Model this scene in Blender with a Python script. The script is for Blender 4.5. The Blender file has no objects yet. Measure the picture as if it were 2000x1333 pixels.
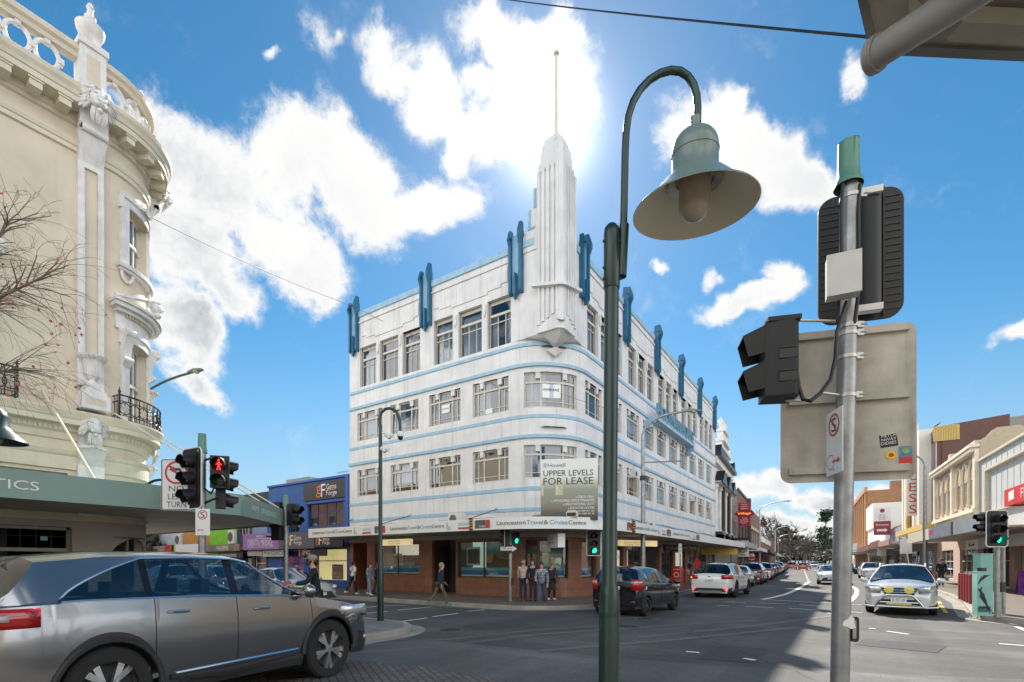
import bpy, bmesh, math, random
from math import sin, cos, pi, radians, sqrt, atan2
from mathutils import Vector, Matrix, noise as mnoise
random.seed(7)
SC = bpy.context.scene
COL = SC.collection
FPX, YAW, HOR, EYE = 972.0, radians(34.0), 1098.0, 1.65
cam_d = bpy.data.cameras.new('camera'); cam = bpy.data.objects.new('camera', cam_d); COL.objects.link(cam)
cam_d.sensor_width = 36.0; cam_d.lens = FPX / 2000 * 36.0
cam_d.shift_y = (HOR - 666.5) / 2000.0
cam_d.clip_start = 0.05; cam_d.clip_end = 9000
cam.location = (0, 0, EYE); cam.rotation_euler = (pi/2, 0, YAW)
SC.camera = cam
SC.view_settings.view_transform = 'Standard'; SC.view_settings.look = 'None'
SC.view_settings.exposure = 1.0; SC.view_settings.gamma = 1.0
SC.cycles.use_denoising = True
SC.cycles.max_bounces = 7; SC.cycles.diffuse_bounces = 4; SC.cycles.glossy_bounces = 4
SC.cycles.transparent_max_bounces = 12; SC.cycles.transmission_bounces = 4
SC.cycles.caustics_reflective = False; SC.cycles.caustics_refractive = False
SC.cycles.sample_clamp_indirect = 6.0
RX, FW = Vector((cos(YAW), sin(YAW), 0)), Vector((-sin(YAW), cos(YAW), 0))
def cdir(u, v):                      # world direction of a photo pixel, used only for the sky and the sun's bearing
    return RX * ((u-1000)/FPX) + FW + Vector((0, 0, (HOR-v)/FPX))
SUN = cdir(1073, 256).normalized()
sun_d = bpy.data.lights.new('sun', 'SUN'); sun_d.energy = 4.4; sun_d.angle = radians(0.53); sun_d.color = (1, .93, .82)
sun = bpy.data.objects.new('sun', sun_d); COL.objects.link(sun)
sun.rotation_euler = SUN.to_track_quat('Z', 'Y').to_euler()
W = bpy.data.worlds.new('World'); SC.world = W; W.use_nodes = True
def sky():
    nt = W.node_tree; N = nt.nodes; L = nt.links
    for n in list(N): N.remove(n)
    out = N.new('ShaderNodeOutputWorld'); bg = N.new('ShaderNodeBackground'); bg.inputs['Strength'].default_value = 0.1
    L.new(bg.outputs[0], out.inputs[0])
    st = N.new('ShaderNodeTexSky'); st.sky_type = 'NISHITA'; st.sun_disc = False
    st.sun_elevation = math.asin(SUN.z); st.sun_rotation = atan2(SUN.x, SUN.y)
    st.air_density = 1.0; st.dust_density = 0.1; st.ozone_density = 2.0; st.altitude = 0
    tc = N.new('ShaderNodeTexCoord'); G = tc.outputs['Generated']
    def m(op, a, b=None, c=None, clamp=False):
        n = N.new('ShaderNodeMath'); n.operation = op; n.use_clamp = clamp
        for i, x in enumerate((a, b, c)):
            if x is None: continue
            if isinstance(x, (int, float)): n.inputs[i].default_value = x
            else: L.new(x, n.inputs[i])
        return n.outputs[0]
    def rng(x, a, b, c, d, smooth=True):
        n = N.new('ShaderNodeMapRange'); n.interpolation_type = 'SMOOTHSTEP' if smooth else 'LINEAR'
        for i, q in enumerate((a, b, c, d)): n.inputs[1+i].default_value = q
        L.new(x, n.inputs[0]); return n.outputs[0]
    def noise(vec, scale, detail, rough=.5, dist=0, lac=2.0):
        n = N.new('ShaderNodeTexNoise'); n.inputs['Scale'].default_value = scale; n.inputs['Detail'].default_value = detail
        n.inputs['Roughness'].default_value = rough; n.inputs['Distortion'].default_value = dist; n.inputs['Lacunarity'].default_value = lac
        L.new(vec, n.inputs['Vector']); return n
    sep = N.new('ShaderNodeSeparateXYZ'); L.new(G, sep.inputs[0])
    az = m('ARCTAN2', sep.outputs[0], sep.outputs[1]); el = m('ARCSINE', sep.outputs[2])
    cb = N.new('ShaderNodeCombineXYZ'); L.new(az, cb.inputs[0]); L.new(el, cb.inputs[1])
    AE = cb.outputs[0]
    wn = noise(AE, 5.0, 5, .55)
    wv = N.new('ShaderNodeVectorMath'); wv.operation = 'SUBTRACT'; L.new(wn.outputs['Color'], wv.inputs[0]); wv.inputs[1].default_value = (.5, .5, .5)
    ws = N.new('ShaderNodeVectorMath'); ws.operation = 'MULTIPLY_ADD'; L.new(wv.outputs[0], ws.inputs[0]); ws.inputs[1].default_value = (.16, .16, 0); L.new(AE, ws.inputs[2])
    P = ws.outputs[0]
    w3 = N.new('ShaderNodeVectorMath'); w3.operation = 'MULTIPLY_ADD'; L.new(wv.outputs[0], w3.inputs[0]); w3.inputs[1].default_value = (.10, .10, .10); L.new(G, w3.inputs[2]); GW = w3.outputs[0]
    def azel(u, v):
        d = cdir(u, v).normalized(); return atan2(d.x, d.y), math.asin(d.z)
    blobs = [(390,330,240,105,30,1.05),(560,300,150,150,60,1),(690,330,200,110,42,1.1),(820,400,150,60,12,.95),(350,470,170,110,25,1),(560,470,170,90,35,1),(660,250,80,70,60,1),
             (360,640,120,80,45,1),(440,560,110,60,40,.85),(380,740,80,40,30,.8),(620,560,50,45,60,.8),(770,90,95,50,40,.85),(850,190,130,60,58,1),(910,280,90,70,70,1),
             (1010,60,170,80,10,1.15),(1060,170,130,130,20,1.15),(990,250,80,90,70,1),(930,150,60,60,0,.75),
             (1450,260,170,70,32,1),(1540,320,130,80,35,1),(1370,270,95,75,0,.9),(1420,180,60,40,50,.8),(1460,590,110,34,2,.85),(1520,560,45,38,50,.8),(1670,170,50,42,50,.8),(1965,660,60,28,0,.85),
             (525,65,45,26,-10,.75),(620,30,70,40,40,.45),(650,40,30,40,80,.4),(1300,515,25,20,0,.6),(1410,525,25,25,0,.5),
             (1480,965,110,32,0,1),(1590,975,110,30,0,.9),(1740,965,90,34,0,.95),(1520,1030,110,36,0,1),(1620,1040,60,36,0,.95),(1900,960,60,22,0,.7),(200,420,200,140,0,.9),(60,760,140,60,0,.7)]
    field = None
    for (u, v, ra, rb, tl, amp) in blobs:
        a0, e0 = azel(u, v); k = cdir(u, v).length
        a1, e1 = azel(u+20*cos(radians(tl)), v+20*sin(radians(tl)))
        hyp = sqrt((a1-a0)**2 + (e1-e0)**2)/20
        rot = atan2(e1-e0, a1-a0)
        b1 = azel(u-20*sin(radians(tl)), v+20*cos(radians(tl))); hb = sqrt((b1[0]-a0)**2 + (b1[1]-e0)**2)/20
        mp = N.new('ShaderNodeMapping'); mp.vector_type = 'TEXTURE'
        mp.inputs['Location'].default_value = (a0, e0, 0); mp.inputs['Rotation'].default_value = (0, 0, rot)
        mp.inputs['Scale'].default_value = (ra*hyp*1.35, rb*hb*1.35, 1)
        L.new(P, mp.inputs['Vector'])
        ln = N.new('ShaderNodeVectorMath'); ln.operation = 'LENGTH'; L.new(mp.outputs[0], ln.inputs[0])
        q = m('MULTIPLY', rng(ln.outputs['Value'], 1.0, 0.0, 0, 1, True), amp)
        field = q if field is None else m('SMOOTH_MAX', field, q, .12)
    back = noise(P, 2.3, 4, .5)
    dt = N.new('ShaderNodeVectorMath'); dt.operation = 'DOT_PRODUCT'; L.new(G, dt.inputs[0]); dt.inputs[1].default_value = tuple((FW*.8+Vector((0, 0, .6))).normalized())
    bw = rng(dt.outputs['Value'], .55, .1, 0, 1)
    bfield = m('MULTIPLY', rng(back.outputs['Fac'], .38, .54, 0, 1.0), bw)
    bfield = m('MULTIPLY', bfield, rng(el, .55, 1.0, 1, .2))
    field = m('MAXIMUM', field, bfield)
    fb = noise(GW, 12, 10, .66); fine = noise(GW, 46, 6, .7)
    bil = m('MULTIPLY_ADD', fb.outputs['Fac'], 1.5, -.78)
    bil = m('MULTIPLY_ADD', fine.outputs['Fac'], .5, m('ADD', bil, -.25))
    dens = m('ADD', field, m('MULTIPLY', bil, rng(field, 0.0, .4, .28, 1)))
    cov = rng(dens, .10, .60, 0, 1)
    thick = rng(dens, .45, .95, 0, 1)
    sd = N.new('ShaderNodeVectorMath'); sd.operation = 'DOT_PRODUCT'; L.new(G, sd.inputs[0]); sd.inputs[1].default_value = tuple(SUN)
    near = rng(sd.outputs['Value'], .80, .985, 0, 1)
    sh = noise(GW, 5.5, 6, .6)
    shade = m('MULTIPLY', m('MULTIPLY', thick, rng(sh.outputs['Fac'], .36, .62, 0, 1)), m('SUBTRACT', 1.0, near))
    cc = N.new('ShaderNodeMixRGB'); L.new(shade, cc.inputs[0]); cc.inputs[1].default_value = (5.0, 5.0, 4.95, 1); cc.inputs[2].default_value = (2.3, 2.55, 2.85, 1)
    hs = N.new('ShaderNodeHueSaturation'); hs.inputs['Saturation'].default_value = 1.32; hs.inputs['Hue'].default_value = .487; hs.inputs['Value'].default_value = SKYV; L.new(st.outputs[0], hs.inputs['Color'])
    hz = N.new('ShaderNodeMixRGB'); L.new(rng(el, -.02, .42, .72, 0), hz.inputs[0]); L.new(hs.outputs[0], hz.inputs[1]); hz.inputs[2].default_value = (2.05, 2.75, 3.5, 1)
    cb2 = N.new('ShaderNodeMixRGB'); L.new(bw, cb2.inputs[0]); L.new(cc.outputs[0], cb2.inputs[1]); cb2.inputs[2].default_value = (BACK*.965, BACK*.98, BACK, 1)   # unseen bright clouds added behind the camera to lift the shaded facades
    mix = N.new('ShaderNodeMixRGB'); L.new(cov, mix.inputs[0]); L.new(hz.outputs[0], mix.inputs[1]); L.new(cb2.outputs[0], mix.inputs[2])
    glow = m('POWER', m('MAXIMUM', sd.outputs['Value'], 0.0), 520.0)
    glow2 = m('POWER', m('MAXIMUM', sd.outputs['Value'], 0.0), 60.0)
    gl = m('ADD', m('MULTIPLY', glow, 7.0), m('MULTIPLY', glow2, .75))
    ad = N.new('ShaderNodeMixRGB'); ad.blend_type = 'ADD'; ad.inputs[0].default_value = 1.0
    gc = N.new('ShaderNodeMixRGB'); gc.blend_type = 'MULTIPLY'; gc.inputs[0].default_value = 1.0; L.new(gl, gc.inputs[1]); gc.inputs[2].default_value = (1, .97, .92, 1)
    L.new(mix.outputs[0], ad.inputs[1]); L.new(gc.outputs[0], ad.inputs[2])
    L.new(ad.outputs[0], bg.inputs['Color'])
    W.cycles.sampling_method = 'MANUAL'; W.cycles.sample_map_resolution = 512
SKYV = 0.66; BACK = 12.6
sky()
MATS = {}
def M(name, rgb=(.5,.5,.5), rough=.6, metal=0.0, var=.12, scale=6.0, bump=0.0, streak=0.0, coat=0.0, emit=None, spec=.5, speck=0.0):
    """Principled material whose own colour varies (wear, grime, aggregate)."""
    if name in MATS: return MATS[name]
    mt = bpy.data.materials.new(name); mt.use_nodes = True; MATS[name] = mt
    nt = mt.node_tree; N = nt.nodes; L = nt.links; b = N['Principled BSDF']
    b.inputs['Roughness'].default_value = rough; b.inputs['Metallic'].default_value = metal
    b.inputs['Specular IOR Level'].default_value = spec
    if coat: b.inputs['Coat Weight'].default_value = coat; b.inputs['Coat Roughness'].default_value = .04
    col = (*rgb, 1)
    if emit: b.inputs['Emission Color'].default_value = col; b.inputs['Emission Strength'].default_value = emit
    tc = N.new('ShaderNodeTexCoord'); src = tc.outputs['Object']
    n1 = N.new('ShaderNodeTexNoise'); n1.inputs['Scale'].default_value = scale; n1.inputs['Detail'].default_value = 6; n1.inputs['Roughness'].default_value = .6
    L.new(src, n1.inputs['Vector'])
    r1 = N.new('ShaderNodeMapRange'); L.new(n1.outputs['Fac'], r1.inputs[0]); r1.inputs[1].default_value = .3; r1.inputs[2].default_value = .7
    r1.inputs[3].default_value = 1-var; r1.inputs[4].default_value = 1+var*.6
    fac = r1.outputs[0]
    def mul(a, bb):
        x = N.new('ShaderNodeMath'); x.operation = 'MULTIPLY'; L.new(a, x.inputs[0]); L.new(bb, x.inputs[1]); return x.outputs[0]
    if streak:
        mp = N.new('ShaderNodeMapping'); mp.inputs['Scale'].default_value = (2.6, 2.6, .15); L.new(src, mp.inputs[0])
        n2 = N.new('ShaderNodeTexNoise'); n2.inputs['Scale'].default_value = 1.6; n2.inputs['Detail'].default_value = 7; n2.inputs['Roughness'].default_value = .65; L.new(mp.outputs[0], n2.inputs['Vector'])
        r2 = N.new('ShaderNodeMapRange'); L.new(n2.outputs['Fac'], r2.inputs[0]); r2.inputs[1].default_value = .52; r2.inputs[2].default_value = .8
        r2.inputs[3].default_value = 1; r2.inputs[4].default_value = 1-streak; fac = mul(fac, r2.outputs[0])
    if speck:
        n3 = N.new('ShaderNodeTexNoise'); n3.inputs['Scale'].default_value = 90; n3.inputs['Detail'].default_value = 3; L.new(src, n3.inputs['Vector'])
        r3 = N.new('ShaderNodeMapRange'); L.new(n3.outputs['Fac'], r3.inputs[0]); r3.inputs[1].default_value = .35; r3.inputs[2].default_value = .65
        r3.inputs[3].default_value = 1-speck; r3.inputs[4].default_value = 1+speck; fac = mul(fac, r3.outputs[0])
    mx = N.new('ShaderNodeMixRGB'); mx.blend_type = 'MULTIPLY'; mx.inputs[0].default_value = 1; mx.inputs[1].default_value = col; L.new(fac, mx.inputs[2])
    L.new(mx.outputs[0], b.inputs['Base Color'])
    if bump:
        bp = N.new('ShaderNodeBump'); bp.inputs['Strength'].default_value = bump; bp.inputs['Distance'].default_value = .02
        n4 = N.new('ShaderNodeTexNoise'); n4.inputs['Scale'].default_value = scale*6; n4.inputs['Detail'].default_value = 5; L.new(src, n4.inputs['Vector'])
        L.new(n4.outputs['Fac'], bp.inputs['Height']); L.new(bp.outputs[0], b.inputs['Normal'])
    return mt
def glass(name, tint=(.75,.85,.9), trans=.8, rough=.0, ior=1.5, boost=0.0):
    """Window pane: partly clear, mirror-like at grazing angles."""
    if name in MATS: return MATS[name]
    mt = bpy.data.materials.new(name); mt.use_nodes = True; MATS[name] = mt
    nt = mt.node_tree; N = nt.nodes; L = nt.links
    for n in list(N): N.remove(n)
    out = N.new('ShaderNodeOutputMaterial')
    tr = N.new('ShaderNodeBsdfTransparent'); tr.inputs[0].default_value = (*[c*trans for c in tint], 1)
    gl = N.new('ShaderNodeBsdfGlossy'); gl.inputs['Roughness'].default_value = rough; gl.inputs[0].default_value = (.95, .97, 1, 1)
    ge = N.new('ShaderNodeNewGeometry'); dp = N.new('ShaderNodeVectorMath'); dp.operation = 'DOT_PRODUCT'; L.new(ge.outputs['Incoming'], dp.inputs[0]); L.new(ge.outputs['Normal'], dp.inputs[1])
    def mm(op, a, b, c=None):
        x = N.new('ShaderNodeMath'); x.operation = op
        for i, q in enumerate((a, b, c)):
            if q is None: continue
            if isinstance(q, float): x.inputs[i].default_value = q
            else: L.new(q, x.inputs[i])
        return x.outputs[0]
    ml = mm('MULTIPLY_ADD', mm('POWER', mm('SUBTRACT', 1.0, mm('ABSOLUTE', dp.outputs['Value'], None)), 4.0), .95-boost, .05+boost).node     # Schlick, both sides of the sheet
    mx = N.new('ShaderNodeMixShader'); L.new(ml.outputs[0], mx.inputs[0]); L.new(tr.outputs[0], mx.inputs[1]); L.new(gl.outputs[0], mx.inputs[2])
    tc = N.new('ShaderNodeTexCoord'); nz = N.new('ShaderNodeTexNoise'); nz.inputs['Scale'].default_value = 1.7; L.new(tc.outputs['Object'], nz.inputs['Vector'])
    bp = N.new('ShaderNodeBump'); bp.inputs['Strength'].default_value = .06; bp.inputs['Distance'].default_value = .05; L.new(nz.outputs['Fac'], bp.inputs['Height']); L.new(bp.outputs[0], gl.inputs['Normal'])
    L.new(mx.outputs[0], out.inputs[0]); return mt
def brick(name, c1, c2, mortar, bw=.23, bh=.076, mw=.01, rough=.75, flat=False, bump=.3, rot=0.0, off=.5):
    """Bricks / pavers / tiles. Vertical walls use (x+y, z); flat=True uses (x, y)."""
    if name in MATS: return MATS[name]
    mt = bpy.data.materials.new(name); mt.use_nodes = True; MATS[name] = mt
    nt = mt.node_tree; N = nt.nodes; L = nt.links; b = N['Principled BSDF']; b.inputs['Roughness'].default_value = rough
    tc = N.new('ShaderNodeTexCoord'); vec = tc.outputs['Object']
    if not flat:
        sp = N.new('ShaderNodeSeparateXYZ'); L.new(vec, sp.inputs[0]); ad = N.new('ShaderNodeMath'); L.new(sp.outputs[0], ad.inputs[0]); L.new(sp.outputs[1], ad.inputs[1])
        cb = N.new('ShaderNodeCombineXYZ'); L.new(ad.outputs[0], cb.inputs[0]); L.new(sp.outputs[2], cb.inputs[1]); vec = cb.outputs[0]
    elif rot:
        mp = N.new('ShaderNodeMapping'); mp.inputs['Rotation'].default_value = (0, 0, rot); L.new(vec, mp.inputs[0]); vec = mp.outputs[0]
    bt = N.new('ShaderNodeTexBrick'); L.new(vec, bt.inputs['Vector']); bt.offset = off
    bt.inputs['Color1'].default_value = (*c1, 1); bt.inputs['Color2'].default_value = (*c2, 1); bt.inputs['Mortar'].default_value = (*mortar, 1)
    bt.inputs['Scale'].default_value = 1; bt.inputs['Brick Width'].default_value = bw; bt.inputs['Row Height'].default_value = bh; bt.inputs['Mortar Size'].default_value = mw
    nz = N.new('ShaderNodeTexNoise'); nz.inputs['Scale'].default_value = 2.2; nz.inputs['Detail'].default_value = 8; nz.inputs['Roughness'].default_value = .7; L.new(tc.outputs['Object'], nz.inputs['Vector'])
    r1 = N.new('ShaderNodeMapRange'); L.new(nz.outputs['Fac'], r1.inputs[0]); r1.inputs[1].default_value = .3; r1.inputs[2].default_value = .7; r1.inputs[3].default_value = .72; r1.inputs[4].default_value = 1.18
    mx = N.new('ShaderNodeMixRGB'); mx.blend_type = 'MULTIPLY'; mx.inputs[0].default_value = 1; L.new(bt.outputs['Color'], mx.inputs[1]); L.new(r1.outputs[0], mx.inputs[2])
    L.new(mx.outputs[0], b.inputs['Base Color'])
    if bump:
        bp = N.new('ShaderNodeBump'); bp.inputs['Strength'].default_value = bump; bp.inputs['Distance'].default_value = .01; bp.invert = True
        L.new(bt.outputs['Fac'], bp.inputs['Height']); L.new(bp.outputs[0], b.inputs['Normal'])
    return mt
class MB:
    def __init__(s, off=(0,0,0)):
        s.v = []; s.f = []; s.mi = []; s.sm = []; s.o = Vector(off)
    def add(s, vs, fs, mi=0, smooth=False):
        k = len(s.v); s.v += [tuple(Vector(p) - s.o) for p in vs]
        for f in fs: s.f.append([i+k for i in f]); s.mi.append(mi); s.sm.append(smooth)
        return s
    def quad(s, a, b, c, d, mi=0): return s.add([a, b, c, d], [(0, 1, 2, 3)], mi)
    def poly(s, pts, mi=0): return s.add(pts, [tuple(range(len(pts)))], mi)
    def box(s, x0, x1, y0, y1, z0, z1, mi=0):
        vs = [(x0,y0,z0),(x1,y0,z0),(x1,y1,z0),(x0,y1,z0),(x0,y0,z1),(x1,y0,z1),(x1,y1,z1),(x0,y1,z1)]
        return s.add(vs, [(0,3,2,1),(4,5,6,7),(0,1,5,4),(1,2,6,5),(2,3,7,6),(3,0,4,7)], mi)
    def obox(s, c, ax, ay, az, mi=0):       # oriented box: centre and three half-vectors
        c, ax, ay, az = map(Vector, (c, ax, ay, az))
        vs = [c+i*ax+j*ay+k*az for k in (-1,1) for (i,j) in ((-1,-1),(1,-1),(1,1),(-1,1))]
        return s.add(vs, [(0,3,2,1),(4,5,6,7),(0,1,5,4),(1,2,6,5),(2,3,7,6),(3,0,4,7)], mi)
    def prism(s, pts, vec, mi=0):           # extrude a 3D polygon by vec
        n = len(pts); vec = Vector(vec); P = [Vector(p) for p in pts]
        return s.add(P + [p+vec for p in P], [tuple(range(n-1,-1,-1)), tuple(range(n, 2*n))] + [(i,(i+1)%n,(i+1)%n+n,i+n) for i in range(n)], mi)
    def tube(s, pts, r, n=8, mi=0, cap=True, smooth=True):
        P = [Vector(p) for p in pts]; rs = r if isinstance(r, (list, tuple)) else [r]*len(P)
        vs = []; fs = []; up = None
        for i, p in enumerate(P):
            t = (P[min(i+1, len(P)-1)] - P[max(i-1, 0)])
            if t.length < 1e-9: t = Vector((0,0,1))
            t.normalize()
            if up is None: up = t.orthogonal().normalized()
            up = (up - t*up.dot(t))
            up = up.normalized() if up.length > 1e-6 else t.orthogonal().normalized()
            w = t.cross(up)
            for k in range(n):
                a = 2*pi*k/n; vs.append(p + (up*cos(a) + w*sin(a))*rs[i])
        for i in range(len(P)-1):
            for k in range(n):
                fs.append((i*n+k, i*n+(k+1)%n, (i+1)*n+(k+1)%n, (i+1)*n+k))
        s.add(vs, fs, mi, smooth)
        if cap:
            s.add(vs[:n], [tuple(range(n-1,-1,-1))], mi); s.add(vs[-n:], [tuple(range(n))], mi)
        return s
    def lathe(s, prof, c=(0,0,0), n=20, a0=0, a1=2*pi, mi=0, axis=None, smooth=True):
        """prof: (radius, height) list; axis: direction of height (default z)."""
        c = Vector(c); ax = Vector(axis).normalized() if axis else Vector((0,0,1))
        if axis: e1 = ax.orthogonal().normalized()
        else: e1 = Vector((1,0,0))
        e2 = ax.cross(e1); full = abs(a1-a0-2*pi) < 1e-6; m = n if full else n+1
        vs = []
        for (r, z) in prof:
            for k in range(m):
                a = a0+(a1-a0)*k/n; vs.append(c + ax*z + (e1*cos(a)+e2*sin(a))*r)
        fs = []
        for i in range(len(prof)-1):
            for k in range(n):
                k2 = (k+1) % m; fs.append((i*m+k, i*m+k2, (i+1)*m+k2, (i+1)*m+k))
        return s.add(vs, fs, mi, smooth)
    def ball(s, c, r, n=10, mi=0, sc=(1,1,1)):
        c = Vector(c); vs = []; fs = []; h = n//2+1
        for i in range(h+1):
            t = pi*i/h
            for k in range(n):
                a = 2*pi*k/n; vs.append(c + Vector((sin(t)*cos(a)*r*sc[0], sin(t)*sin(a)*r*sc[1], cos(t)*r*sc[2])))
        for i in range(h):
            for k in range(n): fs.append((i*n+k, (i+1)*n+k, (i+1)*n+(k+1)%n, i*n+(k+1)%n))
        return s.add(vs, fs, mi, True)
    def sweep(s, path, prof, mi=0, closed=False, cap=True):
        """sweep a profile of (out, z) along a horizontal path of (x, y, nx, ny); n points outward."""
        vs = []; k = len(prof); n = len(path)
        for (x, y, nx, ny) in path:
            for (o, z) in prof: vs.append((x+nx*o, y+ny*o, z))
        fs = []
        for i in range(n-1 if not closed else n):
            j = (i+1) % n
            for q in range(k-1): fs.append((i*k+q, j*k+q, j*k+q+1, i*k+q+1))
        s.add(vs, fs, mi)
        if cap and not closed: s.poly(vs[:k], mi); s.poly(vs[-k:], mi)
        return s
    def build(s, name, mats, parent=None, smooth_angle=None):
        me = bpy.data.meshes.new(name); me.from_pydata(s.v, [], s.f)
        for m in (mats if isinstance(mats, (list, tuple)) else [mats]): me.materials.append(m)
        me.polygons.foreach_set('material_index', s.mi); me.polygons.foreach_set('use_smooth', s.sm)
        bm = bmesh.new(); bm.from_mesh(me); bmesh.ops.remove_doubles(bm, verts=bm.verts, dist=1e-5)
        bmesh.ops.recalc_face_normals(bm, faces=bm.faces); bm.to_mesh(me); bm.free()
        if any(s.sm): me.set_sharp_from_angle(angle=radians(smooth_angle or 40))
        o = bpy.data.objects.new(name, me); COL.objects.link(o)
        if parent is not None: o.parent = parent
        elif s.o.length: o.location = s.o
        return o
def tag(o, label, cat, group=None, kind=None):
    if label: o['label'] = label
    if cat: o['category'] = cat
    if group: o['group'] = group
    if kind: o['kind'] = kind
    return o
def thing(name, label, cat, loc=(0,0,0), rz=0.0, group=None):
    o = bpy.data.objects.new(name, None); COL.objects.link(o); o.location = loc; o.rotation_euler = (0, 0, rz); o.empty_display_size = .2
    return tag(o, label, cat, group)
def struct(o): o['kind'] = 'structure'; return o
def dup(root, loc=None, rz=None, label=None, group=None):
    r = root.copy(); COL.objects.link(r)
    if loc is not None: r.location = loc
    if rz is not None: r.rotation_euler = (0, 0, rz)
    if label: r['label'] = label
    if group: r['group'] = group
    def kids(src, dst):
        for ch in list(src.children):
            c = ch.copy(); COL.objects.link(c); c.parent = dst; c.matrix_parent_inverse = ch.matrix_parent_inverse; kids(ch, c)
    kids(root, r); return r
_tc = {}
def text_mesh(s):
    if s in _tc: return _tc[s]
    cu = bpy.data.curves.new('lettering', 'FONT'); cu.body = s; cu.extrude = 0.0; cu.resolution_u = 3
    ob = bpy.data.objects.new('lettering', cu); COL.objects.link(ob)
    me = bpy.data.meshes.new_from_object(ob)
    bpy.data.objects.remove(ob); bpy.data.curves.remove(cu)
    vs = [v.co.copy() for v in me.vertices]; fs = [list(p.vertices) for p in me.polygons]
    bpy.data.meshes.remove(me); _tc[s] = (vs, fs); return _tc[s]
def letters(mb, s, o, ux, w, h, mi=0, up=(0,0,1), slant=0.0):
    """lay the words into a w x h rectangle from lower-left corner o, along ux."""
    vs, fs = text_mesh(s)
    if not vs: return mb
    x0 = min(v.x for v in vs); x1 = max(v.x for v in vs); y0 = min(v.y for v in vs); y1 = max(v.y for v in vs)
    o, ux, up = Vector(o), Vector(ux).normalized(), Vector(up).normalized()
    out = []
    for v in vs:
        b = (v.y-y0)/max(y1-y0, 1e-6)*h; a = (v.x-x0)/max(x1-x0, 1e-6)*w + slant*b
        out.append(o + ux*a + up*b)
    return mb.add(out, fs, mi)
def word(s, o, ux, w, h, mat, parent, off=(0,0,0), name='lettering', up=(0,0,1)):
    mb = MB(off); letters(mb, s, o, ux, w, h, 0, up); return mb.build(name, mat, parent)
def bend(x, y): return x - .068*max(0.0, y-44.0)       # the street swings a few degrees left past the white block
def asphalt(name, base, tracks=True, lo=.66, hi=1.3):
    mt = bpy.data.materials.new(name); mt.use_nodes = True; nt = mt.node_tree; N = nt.nodes; L = nt.links; b = N['Principled BSDF']
    b.inputs['Roughness'].default_value = .82; b.inputs['Specular IOR Level'].default_value = .4
    tc = N.new('ShaderNodeTexCoord'); src = tc.outputs['Object']
    def nz(scale, det, rough=.6, sc=None, rot=0):
        v = src
        if sc:
            mp = N.new('ShaderNodeMapping'); mp.inputs['Scale'].default_value = sc; mp.inputs['Rotation'].default_value = (0, 0, rot); L.new(src, mp.inputs[0]); v = mp.outputs[0]
        n = N.new('ShaderNodeTexNoise'); n.inputs['Scale'].default_value = scale; n.inputs['Detail'].default_value = det; n.inputs['Roughness'].default_value = rough; L.new(v, n.inputs['Vector']); return n.outputs['Fac']
    def rg(x, a, bb, c, d):
        r = N.new('ShaderNodeMapRange'); L.new(x, r.inputs[0])
        for i, q in enumerate((a, bb, c, d)): r.inputs[1+i].default_value = q
        return r.outputs[0]
    def mul(a, c):
        x = N.new('ShaderNodeMath'); x.operation = 'MULTIPLY'; L.new(a, x.inputs[0]); L.new(c, x.inputs[1]); return x.outputs[0]
    f = rg(nz(.35, 7, .65), .3, .7, lo, hi)
    f = mul(f, rg(nz(55, 5, .75), .3, .7, .5, 1.5))
    f = mul(f, rg(nz(9, 5, .7), .35, .65, .9, 1.1))
    if tracks:
        f = mul(f, rg(nz(.8, 3, .5, (1, .06, 1)), .42, .6, 1.0, .74))
        f = mul(f, rg(nz(1.1, 4, .6, (.07, 1, 1), .12), .52, .64, 1.0, 1.28))
    vo = N.new('ShaderNodeTexVoronoi'); vo.feature = 'DISTANCE_TO_EDGE'; vo.inputs['Scale'].default_value = .17
    wp = N.new('ShaderNodeMixRGB'); wp.inputs[0].default_value = .35; L.new(src, wp.inputs[1])
    wn = N.new('ShaderNodeTexNoise'); wn.inputs['Scale'].default_value = .9; wn.inputs['Detail'].default_value = 6; L.new(src, wn.inputs['Vector']); L.new(wn.outputs['Color'], wp.inputs[2]); L.new(wp.outputs[0], vo.inputs['Vector'])
    f = mul(f, rg(vo.outputs['Distance'], 0, .003, .45, 1))
    mx = N.new('ShaderNodeMixRGB'); mx.blend_type = 'MULTIPLY'; mx.inputs[0].default_value = 1; mx.inputs[1].default_value = (*base, 1); L.new(f, mx.inputs[2]); L.new(mx.outputs[0], b.inputs['Base Color'])
    bp = N.new('ShaderNodeBump'); bp.inputs['Strength'].default_value = .35; bp.inputs['Distance'].default_value = .006
    L.new(nz(70, 4, .7), bp.inputs['Height']); L.new(bp.outputs[0], b.inputs['Normal'])
    return mt
m_road = asphalt('asphalt', (.098, .094, .091)); m_road2 = asphalt('worn_asphalt', (.125, .125, .122), True, .7, 1.3)
m_gnd = M('far_ground', (.09, .10, .05), .9, var=.4, scale=.05)
m_conc = M('kerb_concrete', (.36, .33, .28), .85, var=.3, scale=1.5, bump=.3)
m_gut = M('gutter_concrete', (.30, .28, .24), .85, var=.3, scale=1.2, bump=.2)
m_pave = brick('footpath_pavers', (.19, .155, .125), (.15, .125, .105), (.09, .08, .07), .2, .1, .006, .8, True, .25)
m_pave2 = brick('grey_flagstones', (.24, .225, .20), (.205, .195, .175), (.12, .11, .1), .6, .4, .012, .85, True, .25)
m_cob = brick('block_paving', (.17, .145, .125), (.12, .105, .095), (.06, .055, .05), .22, .11, .012, .8, True, .6, rot=.55)
m_line = M('road_paint', (.74, .74, .71), .7, var=.35, scale=9, speck=.15)
m_yel = M('yellow_road_paint', (.75, .5, .07), .7, var=.3, scale=9)
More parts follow.
